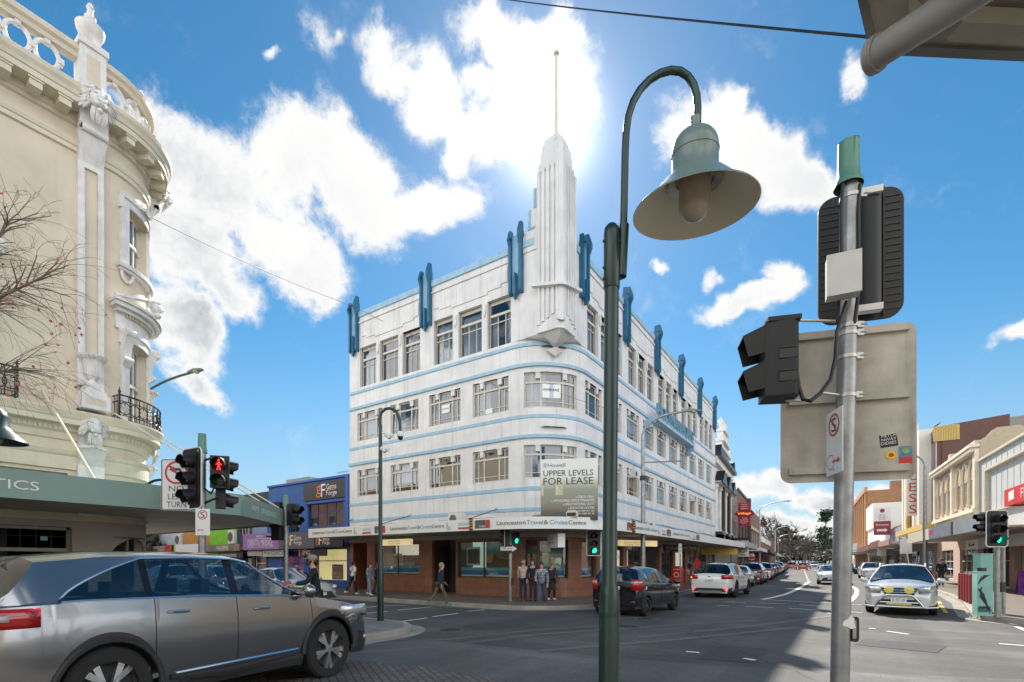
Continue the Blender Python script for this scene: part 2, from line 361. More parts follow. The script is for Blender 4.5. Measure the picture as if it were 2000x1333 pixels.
g = MB(); g.quad((-4000,-2500,-.06), (4000,-2500,-.06), (4000,6500,-.06), (-4000,6500,-.06)); struct(g.build('ground', m_gnd))
g = MB(); g.quad((-160,-70,0), (70,-70,0), (70,640,0), (-160,640,0)); struct(g.build('road', m_road))
def gp(u, v, z=0.0):                                    # measured from the photo: point of the level z seen at a pixel
    t = (EYE-z)*FPX/(v-HOR); d = cdir(u, v); return Vector((d.x*t, d.y*t, z))
def arc(cx, cy, r, a0, a1, n=8): return [(cx+r*cos(radians(a0+(a1-a0)*i/n)), cy+r*sin(radians(a0+(a1-a0)*i/n))) for i in range(n+1)]
def kerbed(name, kerb, rest, mat, gut=True, h=.13, kw=.15):
    """pavement slab: kerb line first, then the far outline; a real kerb step with a gutter strip."""
    n = len(kerb); nrm = []
    for i in range(n):
        a = Vector((*kerb[max(i-1,0)], 0)); b = Vector((*kerb[min(i+1,n-1)], 0)); t = (b-a).normalized(); nrm.append((t.y, -t.x))
    path = [(kerb[i][0], kerb[i][1], nrm[i][0], nrm[i][1]) for i in range(n)]
    cx = sum(p[0] for p in rest)/len(rest); cy = sum(p[1] for p in rest)/len(rest)
    mid = path[n//2]
    if (cx-mid[0])*mid[2] + (cy-mid[1])*mid[3] > 0: path = [(a, b, -c, -d) for (a, b, c, d) in path]
    k = MB(); k.sweep(path, [(.0, -.02), (.0, h-.02), (-.02, h), (-kw, h), (-kw, -.02)]); struct(k.build('kerb', m_conc))
    inner = [(x-nx*kw, y-ny*kw) for (x, y, nx, ny) in path]
    s = MB(); s.prism([(x, y, -.03) for (x, y) in inner+rest], (0, 0, h+.03-.003)); struct(s.build(name, mat))
    if gut:
        q = MB(); q.sweep(path, [(.0, .008), (.34, .004)], cap=False); struct(q.build('gutter', m_gut))
far_l = [(bend(-7.1, y), y) for y in (19, 30, 44, 70, 110, 170, 260, 420)]
kerbed('pavement', [(-150, 14.3), (-40, 14.3), (-11.2, 14.2)] + arc(-10.6, 17.6, 3.4, -82, 0, 10)[1:] + [(-7.15, 19)] + far_l[1:], [(bend(-60, 420), 420), (-150, 420)], m_pave)
kerbed('pavement', [(-150, 9.1), (-10.3, 9.1)] + arc(-9.9, 7.5, 1.6, 90, 0, 8)[1:] + [(-8.35, 5), (-8.4, -60)], [(-150, -60)], m_pave2)
far_r = [(bend(4.0, y), y) for y in (31.5, 44, 73, 110, 170, 260, 420)]
kerbed('pavement', list(reversed(far_r)) + [(3.75, 26), (3.35, 22.5), (3.1, 20)] + arc(4.6, 19.6, 1.5, 180, 268, 6)[1:] + [(12, 17.9), (60, 17.9)], [(60, 420)], m_pave)
A = [gp(640, 1286), gp(830, 1305), gp(1015, 1336)]
pv = MB(); pv.poly([(p.x, p.y, .012) for p in A] + [(1.2, 1.9, .012), (6, 3, .012), (6, -6, .012), (-6.0, -6, .012), (-6.2, 1.5, .012)]); struct(pv.build('pavement', m_cob))
B = [gp(690, 1262), gp(820, 1250), gp(1000, 1266), gp(1160, 1283), gp(1330, 1296), gp(1560, 1310), gp(2050, 1330)]
ap = MB(); ap.poly([(p.x, p.y, .005) for p in B] + [(7, -2, .005), (-5, -2, .005)]); struct(ap.build('road', m_road2))
def stroke(mb, pts, w=.12, z=.01):
    P = [Vector((p[0], p[1], z)) for p in pts]
    for i in range(len(P)-1):
        t = (P[i+1]-P[i]).normalized(); n = Vector((-t.y, t.x, 0))*w/2
        mb.quad(P[i]-n, P[i+1]-n, P[i+1]+n, P[i]+n)
m_trk = asphalt('polished_tyre_track', (.135, .132, .128), False); m_pat = asphalt('asphalt_patch', (.060, .060, .062), False)
tk = MB()
for a in (((700, 1276), (870, 1262), (1050, 1240), (1250, 1226), (1480, 1212)), ((700, 1262), (870, 1250), (1040, 1232), (1200, 1221)), ((1060, 1272), (1300, 1252), (1560, 1226)), ((1250, 1246), (1480, 1222), (1640, 1202))): stroke(tk, [gp(*p) for p in a], .20, .007)
struct(tk.build('road', m_trk)); tk = MB()
for a in (((1395, 1262), (1500, 1268), (1478, 1296), (1362, 1288)), ((905, 1222), (1010, 1214), (1040, 1222), (940, 1232)), ((1690, 1248), (1850, 1262), (1830, 1276), (1668, 1260))): tk.poly([gp(*p)+Vector((0, 0, .006)) for p in a])
struct(tk.build('road', m_pat))
mk = MB()
for a in [(715,1199,757,1195),(776,1193,845,1186),(845,1205.6,894,1199),(785.6,1214.6,835,1208),(911,1195,946,1192),(960,1189.6,990,1187),(749,1184.5,797,1183.2),(699,1189,737.6,1185),
          (1128,1180,1160,1180),(1455,1185,1511,1188),(1541.6,1189,1603,1193),(1483,1178.4,1534,1180.4),(1400,1183.7,1424,1183.9),(1419,1176.5,1456,1177.3),(1561,1182,1604,1185),
          (1489,1171.7,1716,1184),(1585,1153,1623,1155.6),(1732.5,1234,1774,1240),(1951,1258.5,2010,1263),(1966,1216,1985,1222),(1985,1225,2010,1235),(1697,1228,1710,1229),(1660,1196,1685,1198),(1340,1274,1366,1276),(1452,1287,1476,1291),(1615,1198,1623,1199)]:
    stroke(mk, [gp(a[0], a[1]), gp(a[2], a[3])], .11)
stroke(mk, [gp(1009, 1185.5), gp(1077, 1186.5)], .2)
stroke(mk, [gp(*p) for p in ((1489,1171.5),(1512,1167.2),(1534,1161.6),(1550,1155),(1563,1148.4),(1573,1142),(1581,1136.4))], .22)
stroke(mk, [gp(*p) for p in ((1658,1176),(1666,1170),(1672,1163),(1674,1155),(1671,1150),(1664,1146))], .2)
for y in range(52, 190, 7): stroke(mk, [(bend(-2.4, y), y), (bend(-2.4, y+3), y+3)], .16)
struct(mk.build('road_markings', m_line))
mk = MB(); stroke(mk, [gp(1838, 1184), gp(1848, 1198)], .12); stroke(mk, [gp(1833, 1175), gp(1837, 1181)], .12); struct(mk.build('yellow_kerb_line', m_yel))
m_iron = M('cast_iron', (.07, .065, .06), .6, .6, var=.3, scale=20, bump=.4)
def manhole(u, v, r, label):
    p = gp(u, v); t = thing('manhole_cover', label, 'manhole cover', (p.x, p.y, .006), 0, 'manhole covers in the road')
    b = MB(); b.lathe([(0, .006), (r*.86, .006), (r*.86, 0)], n=28); b.build('lid', m_iron, t)
    b = MB(); b.lathe([(r*.9, 0), (r*.9, .005), (r, .005), (r, 0)], n=28); b.build('ring', M('cover_ring_concrete', (.2, .19, .17), .8, var=.3), t)
    b = MB()
    for i in range(-3, 4):
        w = sqrt(max(.01, .7*r*r-(i*r/4.5)**2)); b.box(i*r/4.5-.012, i*r/4.5+.012, -w, w, .006, .011)
    b.build('tread', m_iron, t)
manhole(1225, 1224.5, .36, 'round iron manhole cover nearest the green lamp post, left of the black hatchback shadow')
manhole(1262, 1209.5, .34, 'round iron manhole cover in the shadow behind the black hatchback')
manhole(880, 1231, .30, 'small round iron cover near the tip of the kerb with the camera pole')
manhole(566, 1318, .42, 'round cover with pale ring under the nose of the grey SUV')
XC, YC, RC, XL, YR = -9.756, 18.05, 2.5, -23.16, 46.7
m_wht = M('white_painted_render', (.73, .725, .72), .62, var=.14, scale=.9, streak=.34, bump=.12)
m_bandb = M('pale_blue_band_paint', (.33, .52, .66), .55, var=.15, scale=3, streak=.15)
m_blue = M('teal_blue_paint', (.012, .115, .22), .45, var=.2, scale=4, streak=.15)
m_blue2 = M('sky_blue_paint', (.22, .43, .60), .5, var=.15, scale=4, streak=.15)
m_frame = M('cream_steel_frame', (.62, .58, .50), .5, var=.15, scale=5, streak=.2)
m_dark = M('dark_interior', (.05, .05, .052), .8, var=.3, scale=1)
m_curt = M('grey_curtain', (.62, .61, .60), .9, var=.12, scale=4)
m_red = M('red_enamel', (.55, .03, .03), .4, var=.1)
m_black = M('black_plastic', (.012, .012, .014), .45, var=.2, scale=8)
m_steel = M('galvanised_steel', (.34, .35, .35), .45, .75, var=.3, scale=7, streak=.2)
m_win = glass('window_glass', (.72, .80, .86), .78, boost=.10)
m_shopg = glass('shop_window_glass', (.86, .93, .93), .92, boost=.03)
HW = thing('corner_building', 'tall white art deco corner building with pale blue bands, blue fins and a stepped tower', 'building', (XC, YC, 0))
OFF = (XC, YC, 0)
L1 = XC-RC-XL; LA = RC*pi/2
def wp(s, dep=0.0):                       # facade path: left face, rounded corner, right face; dep = inward depth
    if s < L1: return (XL+s, YC+dep, 0, -1)
    if s < L1+LA:
        t = (s-L1)/RC; r = RC-dep; return (XC-RC+r*sin(t), YC+RC-r*cos(t), sin(t), -cos(t))
    return (XC-dep, YC+RC+s-L1-LA, 1, 0)
SE = L1+LA+YR-YC-RC
def sy(y): return L1+LA+y-YC-RC
def wall_holes(mb, P, cuts, z0, z1, holes, dep=.16, mi=0, mr=0):
    """wall along path P with rectangular holes (s0, s1, z0, z1) and their reveals."""
    ss = sorted(set([round(c, 4) for c in cuts] + [round(h[i], 4) for h in holes for i in (0, 1)]))
    zs = sorted(set([z0, z1] + [round(h[i], 4) for h in holes for i in (2, 3)]))
    for i in range(len(ss)-1):
        a, b = ss[i], ss[i+1]; mid = (a+b)/2
        A = P(a); Bq = P(b)
        for j in range(len(zs)-1):
            c, d = zs[j], zs[j+1]; mz = (c+d)/2
            if any(h[0] < mid < h[1] and h[2] < mz < h[3] for h in holes): continue
            mb.quad((A[0], A[1], c), (Bq[0], Bq[1], c), (Bq[0], Bq[1], d), (A[0], A[1], d), mi)
    for h in holes:
        inner = [s for s in ss if h[0] <= s <= h[1]]
        for i in range(len(inner)-1):
            for zz in (h[2], h[3]):
                a, b = P(inner[i]), P(inner[i+1]); c, d = P(inner[i], dep), P(inner[i+1], dep)
                mb.quad((a[0], a[1], zz), (b[0], b[1], zz), (d[0], d[1], zz), (c[0], c[1], zz), mr)
        for s in (h[0], h[1]):
            a, c = P(s), P(s, dep); mb.quad((a[0], a[1], h[2]), (c[0], c[1], h[2]), (c[0], c[1], h[3]), (a[0], a[1], h[3]), mr)
W1, W2 = (5.25, 6.70), (8.30, 9.84)
lx = [(-22.5, -20.47), (-19.85, -17.83), (-17.11, -15.1), (-14.37, -12.36)]
ry = [(20.33, 22.15), (22.95, 24.7), (25.4, 27.3), (27.95, 29.8), (30.45, 32.25), (33.0, 34.85), (35.5, 37.4), (38.05, 39.95), (40.65, 42.6), (43.3, 45.3)]
cols = [(a-XL, b-XL) for a, b in lx] + [(11.55, 14.02)] + [(sy(a), sy(b)) for a, b in ry]
holes = [(a, b, *w) for a, b in cols for w in (W1, W2)]
arcs = [L1+LA*i/14 for i in range(15)]
wm = MB(OFF)
wall_holes(wm, wp, [0, SE] + arcs, 3.6, 11.25, holes)
T3 = (11.15, 13.42)
LT = XC-XL
def tp(s, dep=0.0):
    if s <= LT: return (XL+s if s < LT else XC-dep, YC+dep, 0, -1)
    return (XC-dep, YC+s-LT, 1, 0)
l3 = [(-22.28, -20.95), (-20.67, -19.27), (-18.97, -17.72), (-16.8, -15.58), (-15.23, -13.84), (-13.52, -12.23)]
r3 = []
pil_y = [20.05, 25.15, 30.25, 35.45, 40.75, 46.0]
for i in range(5):
    a, b = pil_y[i]+.48, pil_y[i+1]-.40; w = (b-a-.64)/3
    for k in range(3): r3.append((a+k*(w+.32), a+k*(w+.32)+w))
holes3 = [(a-XL, b-XL, 11.26, T3[1]) for a, b in l3] + [(LT+a-YC, LT+b-YC, 11.26, T3[1]) for a, b in r3]
wall_holes(wm, tp, [0, LT, LT+YR-YC], 11.25, 15.4, holes3)
so = [(XC, YC, 11.25)] + [(wp(s)[0], wp(s)[1], 11.25) for s in reversed(arcs)]
wm.poly(so)
wm.quad((XL, YC, 0), (XL, YC+16, 0), (XL, YC+16, 15.4), (XL, YC, 15.4)); wm.quad((XL, YC+16, 0), (XL, YC+16, 15.4), (XC-8, YC+16, 15.4), (XC-8, YC+16, 0))
wm.quad((XC-8, YC+16, 0), (XC-8, YC+16, 15.4), (XC-8, YR, 15.4), (XC-8, YR, 0)); wm.quad((XC-8, YR, 0), (XC-8, YR, 15.4), (XC, YR, 15.4), (XC, YR, 0))
wm.build('wall', m_wht, HW)
rf = MB(OFF); rf.poly([(XL, YC, 15.1), (XC, YC, 15.1), (XC, YR, 15.1), (XC-8, YR, 15.1), (XC-8, YC+16, 15.1), (XL, YC+16, 15.1)]); rf.build('roof', M('roof_membrane', (.3, .3, .3), .8), HW)
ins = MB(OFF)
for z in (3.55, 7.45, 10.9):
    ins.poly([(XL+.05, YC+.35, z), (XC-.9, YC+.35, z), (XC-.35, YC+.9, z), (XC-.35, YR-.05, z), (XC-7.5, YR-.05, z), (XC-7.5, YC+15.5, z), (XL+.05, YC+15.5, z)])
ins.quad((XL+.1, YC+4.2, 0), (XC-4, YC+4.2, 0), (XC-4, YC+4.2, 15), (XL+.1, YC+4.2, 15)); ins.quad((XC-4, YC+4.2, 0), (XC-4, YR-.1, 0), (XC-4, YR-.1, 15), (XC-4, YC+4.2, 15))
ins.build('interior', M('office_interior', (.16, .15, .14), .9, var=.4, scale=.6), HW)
bd = MB(OFF)
for z, o in ((3.92, .03), (4.82, .03), (7.07, .09), (7.94, .03), (10.15, .09), (11.03, .05)):
    bd.sweep([wp(s) for s in [0] + arcs + [SE]], [(0, z-.085), (o, z-.075), (o, z+.065), (0, z+.085)])
bd.build('band', m_bandb, HW)
cap = MB(OFF); cap.sweep([(XL, YC, 0, -1), (XC-1.3, YC, 0, -1)], [(0, 15.1), (.07, 15.12), (.07, 15.4), (-.3, 15.42)]); cap.sweep([(XC, YC+1.4, 1, 0), (XC, YR, 1, 0)], [(0, 15.1), (.07, 15.12), (.07, 15.4), (-.3, 15.42)]); cap.build('parapet_cap', m_bandb, HW)
def relief(P, n, a, b):
    rel = MB(OFF)
    def q(s, z, o): x, y = P(s); return (x+n[0]*o, y+n[1]*o, z)
    pts = [(a, 14.62), (a, 13.98), (a+.35, 13.98), (a+.35, 13.86), (a+1.1, 13.86), (a+1.1, 13.74), (b-1.1, 13.74), (b-1.1, 13.86), (b-.35, 13.86), (b-.35, 13.98), (b, 13.98), (b, 14.62)]
    rel.prism([q(s, z, -.01) for s, z in pts], (n[0]*.05, n[1]*.05, 0))
    rel.prism([q(a-.25, 14.78, -.01), q(a-.25, 14.86, -.01), q(b+.25, 14.86, -.01), q(b+.25, 14.78, -.01)], (n[0]*.07, n[1]*.07, 0))
    rel.build('relief_panel', m_wht, HW)
for a, b in ((-22.1, -17.8), (-16.75, -12.4)): relief(lambda s: (s, YC), (0, -1), a, b)
for i in range(5): relief(lambda s: (XC, s), (1, 0), pil_y[i]+.6, pil_y[i+1]-.55)
for x in (-20.81, -19.12, -15.4, -13.68): sh = MB(OFF); sh.prism([(x-.1, YC-.002, 13.3), (x+.1, YC-.002, 13.3), (x+.1, YC-.002, 12.95), (x, YC-.002, 12.75), (x-.1, YC-.002, 12.95)], (0, -.06, 0)); sh.build('shield', m_wht, HW)
for i in range(len(r3)-1):
    if i % 3 != 2:
        y = (r3[i][1]+r3[i+1][0])/2; sh = MB(OFF); sh.prism([(XC+.002, y-.1, 13.3), (XC+.002, y+.1, 13.3), (XC+.002, y+.1, 12.95), (XC+.002, y, 12.75), (XC+.002, y-.1, 12.95)], (.06, 0, 0)); sh.build('shield', m_wht, HW)
def ornament(c, ux, n):
    c, ux, n = Vector(c), Vector(ux), Vector(n)
    def q(a, z, o): return c + ux*a + n*o + Vector((0, 0, z))
    o = MB(OFF); o.prism([q(-.2, 13.35, -.05), q(.2, 13.35, -.05), q(.2, 15.8, -.05), q(-.2, 15.8, -.05)], n*.15); pn = o.build('pilaster', m_blue2, HW)
    f = MB(OFF)
    for sgn, top in ((-1, 16.0), (1, 16.25)):
        a0, a1 = (.2, .33) if sgn > 0 else (-.33, -.2)
        f.prism([q(a0, 13.25, -.04), q(a0, top-.35, -.04), q(a0, top-.35, .0), q(a0, top, .02), q(a0, top, .20), q(a0, top-.45, .34), q(a0, 15.6, .34), q(a0, 15.3, .22), q(a0, 13.35, .22), q(a0, 13.25, .14)], ux*(a1-a0))
    f.build('fin', m_blue, pn)
    d = MB(OFF)
    for k, (w, z0, z1) in enumerate(((.11, 13.22, 14.0), (.07, 13.08, 14.08), (.04, 13.0, 14.12))):
        d.prism([q(-w, z0, .1), q(w, z0, .1), q(w, z1, .1), q(-w, z1, .1)], n*(.06+.035*k))
    d.build('pendant', m_blue, pn)
for x in (-22.66, -17.23, -11.9): ornament((x, YC, 0), (1, 0, 0), (0, -1, 0))
for y in pil_y: ornament((XC, y, 0), (0, 1, 0), (1, 0, 0))
def bars(mb, P, s0, s1, z0, z1, dep, w=.05, t=.045):
    """frame bar in path coordinates"""
    n = max(1, int((s1-s0)/.3)) if s1-s0 > .15 else 1
    for i in range(n):
        a, b = s0+(s1-s0)*i/n, s0+(s1-s0)*(i+1)/n
        p, q, r, u = P(a, dep), P(b, dep), P(b, dep-t), P(a, dep-t)
        mb.prism([(p[0], p[1], z0), (q[0], q[1], z0), (r[0], r[1], z0), (u[0], u[1], z0)], (0, 0, z1-z0))
rw = random.Random(3)
def curtain(P, s0, s1, z0, z1, dep, parent, mat):
    c = MB(OFF); n = max(3, int((s1-s0)/.05)); pts = []
    for i in range(n+1):
        s = s0+(s1-s0)*i/n; p = P(s, dep+.03*sin(i*2.1)+.015*sin(i*.9)); pts.append(p)
    for i in range(n):
        c.add([(pts[i][0], pts[i][1], z0), (pts[i+1][0], pts[i+1][1], z0), (pts[i+1][0], pts[i+1][1], z1), (pts[i][0], pts[i][1], z1)], [(0, 1, 2, 3)], 0, True)
    c.build('curtain', mat, parent)
def pane(P, s0, s1, z0, z1, dep, parent, mat):
    g_ = MB(OFF); n = 8 if abs(s1-s0) > 2.3 else 1
    for i in range(n):
        a, b = P(s0+(s1-s0)*i/n, dep), P(s0+(s1-s0)*(i+1)/n, dep); g_.quad((a[0], a[1], z0), (b[0], b[1], z0), (b[0], b[1], z1), (a[0], a[1], z1))
    return g_.build('pane', mat, parent)
def win12(s0, s1, z0, z1, look):
    w = s1-s0; h = z1-z0; f = MB(OFF); D = .15
    for a, b in ((s0, s0+.06), (s1-.06, s1)): bars(f, wp, a, b, z0, z1, D)
    bars(f, wp, s0+.06, s1-.06, z0, z0+.07, D); bars(f, wp, s0+.06, s1-.06, z1-.06, z1, D)
    zt = z0+h*.72
    bars(f, wp, s0+.06, s1-.06, zt-.04, zt+.04, D, t=.07)
    for k, ww in ((.14, .02), (.30, .035), (.72, .035), (.87, .02)): bars(f, wp, s0+w*k-ww, s0+w*k+ww, z0+.07, z1-.06, D-.004, t=.05)
    bars(f, wp, s0+.06, s0+w*.30, z0+h*.17, z0+h*.17+.035, D); bars(f, wp, s0+w*.30, s1-.06, z0+h*.165, z0+h*.165+.03, D)
    fr = f.build('window', m_frame, HW)
    pane(wp, s0, s1, z0, z1, D-.02, fr, m_win)
    for k in (.25, .75):
        v = MB(OFF); bars(v, wp, s0+w*k-.10, s0+w*k+.10, z1-.28, z1-.02, .14, t=.12); bars(v, wp, s0+w*k-.15, s0+w*k+.15, z1-.02, z1+.02, .145, t=.15)
        v.build('window_vent', m_wht, fr)
    if look == 'full': curtain(wp, s0+.05, s1-.05, z0, z1, .3, fr, m_curt)
    elif look == 'half': curtain(wp, s0+.05, s0+w*.4, z0, z1, .3, fr, m_curt)
    elif look == 'right': curtain(wp, s0+w*.62, s1-.05, z0, z1, .3, fr, m_curt)
    elif look == 'blind': 
        b = MB(OFF); bars(b, wp, s0+.05, s1-.05, z0+h*.35, z1, .3, t=.01); b.build('blind', M('white_blind', (.75, .74, .7), .8), fr)
    return fr
looks = {(0,1): 'full', (1,1): 'half', (2,1): '', (3,1): 'half', (4,1): 'half', (0,0): '', (1,0): 'blind', (2,0): '', (3,0): '', (4,0): ''}
FR = {}
for i, (a, b) in enumerate(cols):
    for j, w in enumerate((W1, W2)):
        lk = looks.get((i, j), rw.choice(['full', 'blind', 'full', 'half', 'right']))
        FR[(i, j)] = win12(a, b, *w, lk)
def win3(P, s0, s1, look):
    z0, z1 = 11.26, T3[1]; h = z1-z0; w = s1-s0; f = MB(OFF); D = .24
    for a, b in ((s0, s0+.05), (s1-.05, s1)): bars(f, P, a, b, z0, z1, D)
    bars(f, P, s0+.05, s1-.05, z1-.16, z1, D); bars(f, P, s0+.05, s1-.05, z0, z0+.05, D)
    bars(f, P, s0+.05, s1-.05, z0+h*.70-.06, z0+h*.70+.05, D, t=.09)
    bars(f, P, s0+.05, s1-.05, z0+h*.53, z0+h*.53+.04, D, t=.06)
    for k in (.36, .68): bars(f, P, s0+w*k-.018, s0+w*k+.018, z0+.05, z0+h*.70-.06, D-.003)
    fr = f.build('window', m_frame, HW); pane(P, s0, s1, z0, z1, D-.02, fr, m_win)
    if look == 'sides': curtain(P, s0+.04, s0+w*.3, z0, z1-.6, .36, fr, m_curt); curtain(P, s0+w*.74, s1-.04, z0, z1-.6, .36, fr, m_curt)
    elif look == 'full': curtain(P, s0+.04, s1-.04, z0, z1-.2, .36, fr, m_curt)
    return fr
for i, (a, b) in enumerate(l3): win3(tp, a-XL, b-XL, ['full', '', '', 'full', 'full', 'sides'][i])
for i, (a, b) in enumerate(r3): win3(tp, LT+a-YC, LT+b-YC, rw.choice(['full', 'full', 'sides', 'sides', '']))
pp = MB(OFF); p0, p1 = wp(12.36, .10), wp(13.22, .10)
m_paper = M('white_paper', (.85, .87, .85), .7, var=.03)
pp.quad((p0[0], p0[1], 8.75), (p1[0], p1[1], 8.75), (p1[0], p1[1], 9.42), (p0[0], p0[1], 9.42)); pp.build('notice', m_paper, FR[(4, 1)])
m_ink = M('black_lettering', (.02, .02, .022), .5, var=.05)
p0, p1 = wp(12.40, .085), wp(13.14, .085); word('HOME BASE', (p0[0], p0[1], 9.05), (p1[0]-p0[0], p1[1]-p0[1], 0), .72, .11, m_ink, FR[(4, 1)], OFF)
pp = MB(OFF); pp.quad((-16.35, YC+.10, 8.85), (-15.85, YC+.10, 8.85), (-15.85, YC+.10, 9.25), (-16.35, YC+.10, 9.25)); pp.build('notice', m_paper, FR[(2, 1)])
word('HOME BASE', (-16.31, YC+.09, 9.02), (1, 0, 0), .42, .07, m_ink, FR[(2, 1)], OFF)
pp = MB(OFF); pp.quad((-13.7, YC+.10, 8.38), (-13.3, YC+.10, 8.38), (-13.3, YC+.10, 8.6), (-13.7, YC+.10, 8.6)); pp.build('notice', m_paper, FR[(3, 1)])
def sq(cx, cy, h, z):                          # square with chamfered street corner
    c = .34*h
    return [(cx-h, cy-h, z), (cx+h-c, cy-h, z), (cx+h, cy-h+c, z), (cx+h, cy+h, z), (cx-h, cy+h, z)]
CXT, CYT = XC-.47, YC+.47                      # tower axis
tw = MB(OFF)
def stage(h0, z0, z1, h1=None):
    a = sq(CXT, CYT, h0, z0); b = sq(CXT, CYT, h1 or h0, z1); n = len(a)
    tw.add(a+b, [tuple(range(n-1,-1,-1)), tuple(range(n, 2*n))] + [(i, (i+1) % n, (i+1) % n+n, i+n) for i in range(n)])
stage(.60, 11.25, 17.9); stage(.56, 17.9, 18.3); stage(.50, 18.3, 18.8); stage(.46, 18.8, 19.1); stage(.44, 19.1, 19.4, .36); stage(.36, 19.4, 19.72, .11)
tw.box(XC-2.0, XC-.02, YC-.04, YC+1.9, 14.9, 15.62); tw.box(XC-1.75, XC-.1, YC+.02, YC+1.75, 15.62, 15.8)
for k, (w, z) in enumerate(((1.92, 16.0), (1.68, 16.9), (1.40, 17.75))):
    tw.box(XC-.5-w+.45, XC-.4, YC+.25+.01*k, YC+.85, 15.4, z); tw.box(XC-.85-.01*k, XC-.25, YC+.4, YC+.5+w-.45+.15, 15.4, z)
for k in range(5):
    o = -.50+.225*k; tw.box(CXT+o-.07, CXT+o+.07, CYT-.66, CYT-.58, 11.55+.10*k, 18.1-.06*abs(k-2))
    tw.box(CXT+.58, CXT+.66, CYT+o+.10-.07, CYT+o+.10+.07, 11.95-.10*k, 18.1-.06*abs(k-2))
tw.prism([(CXT+.36, CYT-.65, 11.6), (CXT+.58, CYT-.65, 11.5), (CXT+.65, CYT-.58, 11.5), (CXT+.65, CYT-.36, 11.6), (CXT+.3, CYT-.3, 11.6)], (0, 0, 6.8))
tw.add([(CXT-.78, CYT-.83, 13.18), (CXT+.62, CYT-.83, 12.86), (CXT+.83, CYT-.62, 12.86), (CXT+.83, CYT+.78, 13.18), (CXT-.78, CYT-.83, 13.30), (CXT+.62, CYT-.83, 12.98), (CXT+.83, CYT-.62, 12.98), (CXT+.83, CYT+.78, 13.30),
        (CXT-.78, CYT-.6, 13.18), (CXT+.5, CYT-.5, 12.9), (CXT+.6, CYT+.78, 13.18), (CXT-.78, CYT-.6, 13.30), (CXT+.5, CYT-.5, 13.0), (CXT+.6, CYT+.78, 13.30)],
       [(0,1,5,4), (1,2,6,5), (2,3,7,6), (0,1,9,8), (1,2,9), (2,3,10,9), (4,5,12,11), (5,6,12), (6,7,13,12)])
for (w, d, z0, z1) in ((1.75, .16, 11.05, 11.27), (.75, .24, 10.80, 11.06)):
    b = Vector((XC-.25, YC+.25, z0)); tw.add([(XC-w, YC-.03, z1), (XC+.03, YC-.03, z1), (XC+.03, YC+w, z1), (XC-.62, YC+.62, z0-.05), (XC-.15-d, YC+.15+d*.5, z0)], [(0, 1, 4), (1, 2, 4), (2, 3, 4), (0, 4, 3), (0, 1, 2)])
tw.add([(XC-.95, YC+.40, 10.74), (XC-.42, YC+.42, 10.74), (XC-.40, YC+.95, 10.74), (XC-.72, YC+.75, 10.45), (XC-.55, YC+.55, 10.42)], [(0, 1, 4), (1, 2, 4), (0, 1, 2), (0, 4, 3), (2, 3, 4)])
tw.build('tower', m_wht, HW)
for (w, z, zb) in ((1.92, 16.0, 15.65), (1.68, 16.9, 16.0), (1.40, 17.75, 16.9)):
    stp = MB(OFF); x0 = XC-.5-w+.45; stp.box(x0-.012, x0+.10, YC+.225, YC+.25, zb, z-.03); stp.box(x0+.10, x0+.34, YC+.225, YC+.25, zb+.0, zb+.10)
    stp.build('tower_trim', m_bandb, HW); stp = MB(OFF); y1 = YC+.5+w-.45+.15; stp.box(XC-.255, XC-.225, y1-.10, y1+.012, zb, z-.03); stp.box(XC-.255, XC-.225, y1-.34, y1-.10, zb, zb+.10); stp.build('tower_trim', m_bandb, HW)
fp = MB(OFF); fp.tube([(CXT, CYT, 19.5), (CXT, CYT, 23.1)], [.075, .055], 10); fp.ball((CXT, CYT, 23.2), .12, 12, 0, (1, 1, .8)); fp.build('flagpole', M('cream_flagpole', (.7, .64, .5), .5), HW)
FZ0, FZ1 = 2.86, 3.30
def fa(o): # fascia line offset o outward from x,y planes, square with rounded corner
    return [(-22.45, 15.0, 0, -1), (-11.3, 15.0, 0, -1)] + [(-11.3+4.0*sin(radians(t)), 19.0-4.0*cos(radians(t)), sin(radians(t)), -cos(radians(t))) for t in range(10, 90, 10)] + [(-7.3, 19.0, 1, 0), (-7.3, 46.7, 1, 0)]
m_fasc = M('white_fascia', (.78, .78, .77), .45, var=.06, scale=2, streak=.08)
AW = MB(OFF); AW.sweep(fa(0), [(-.05, FZ0), (0, FZ0), (0, FZ1), (-.05, FZ1)]); aw = AW.build('awning', m_fasc, HW)
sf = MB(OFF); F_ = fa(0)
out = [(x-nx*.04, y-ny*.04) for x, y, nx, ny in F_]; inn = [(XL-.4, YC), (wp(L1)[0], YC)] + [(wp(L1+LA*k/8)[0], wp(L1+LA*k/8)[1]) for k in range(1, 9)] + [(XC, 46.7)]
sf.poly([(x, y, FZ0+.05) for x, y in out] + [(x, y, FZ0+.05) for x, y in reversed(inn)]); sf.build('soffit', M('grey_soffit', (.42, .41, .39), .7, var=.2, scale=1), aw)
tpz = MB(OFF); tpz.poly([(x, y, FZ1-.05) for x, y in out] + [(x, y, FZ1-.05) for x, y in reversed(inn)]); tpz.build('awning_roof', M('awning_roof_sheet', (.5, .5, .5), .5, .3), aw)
m_teal = M('teal_lettering', (.02, .33, .46), .45, var=.05)
m_grey = M('dark_grey_lettering', (.07, .065, .06), .5, var=.05)
m_sgrey = M('charcoal_sign', (.09, .09, .10), .5, var=.1)
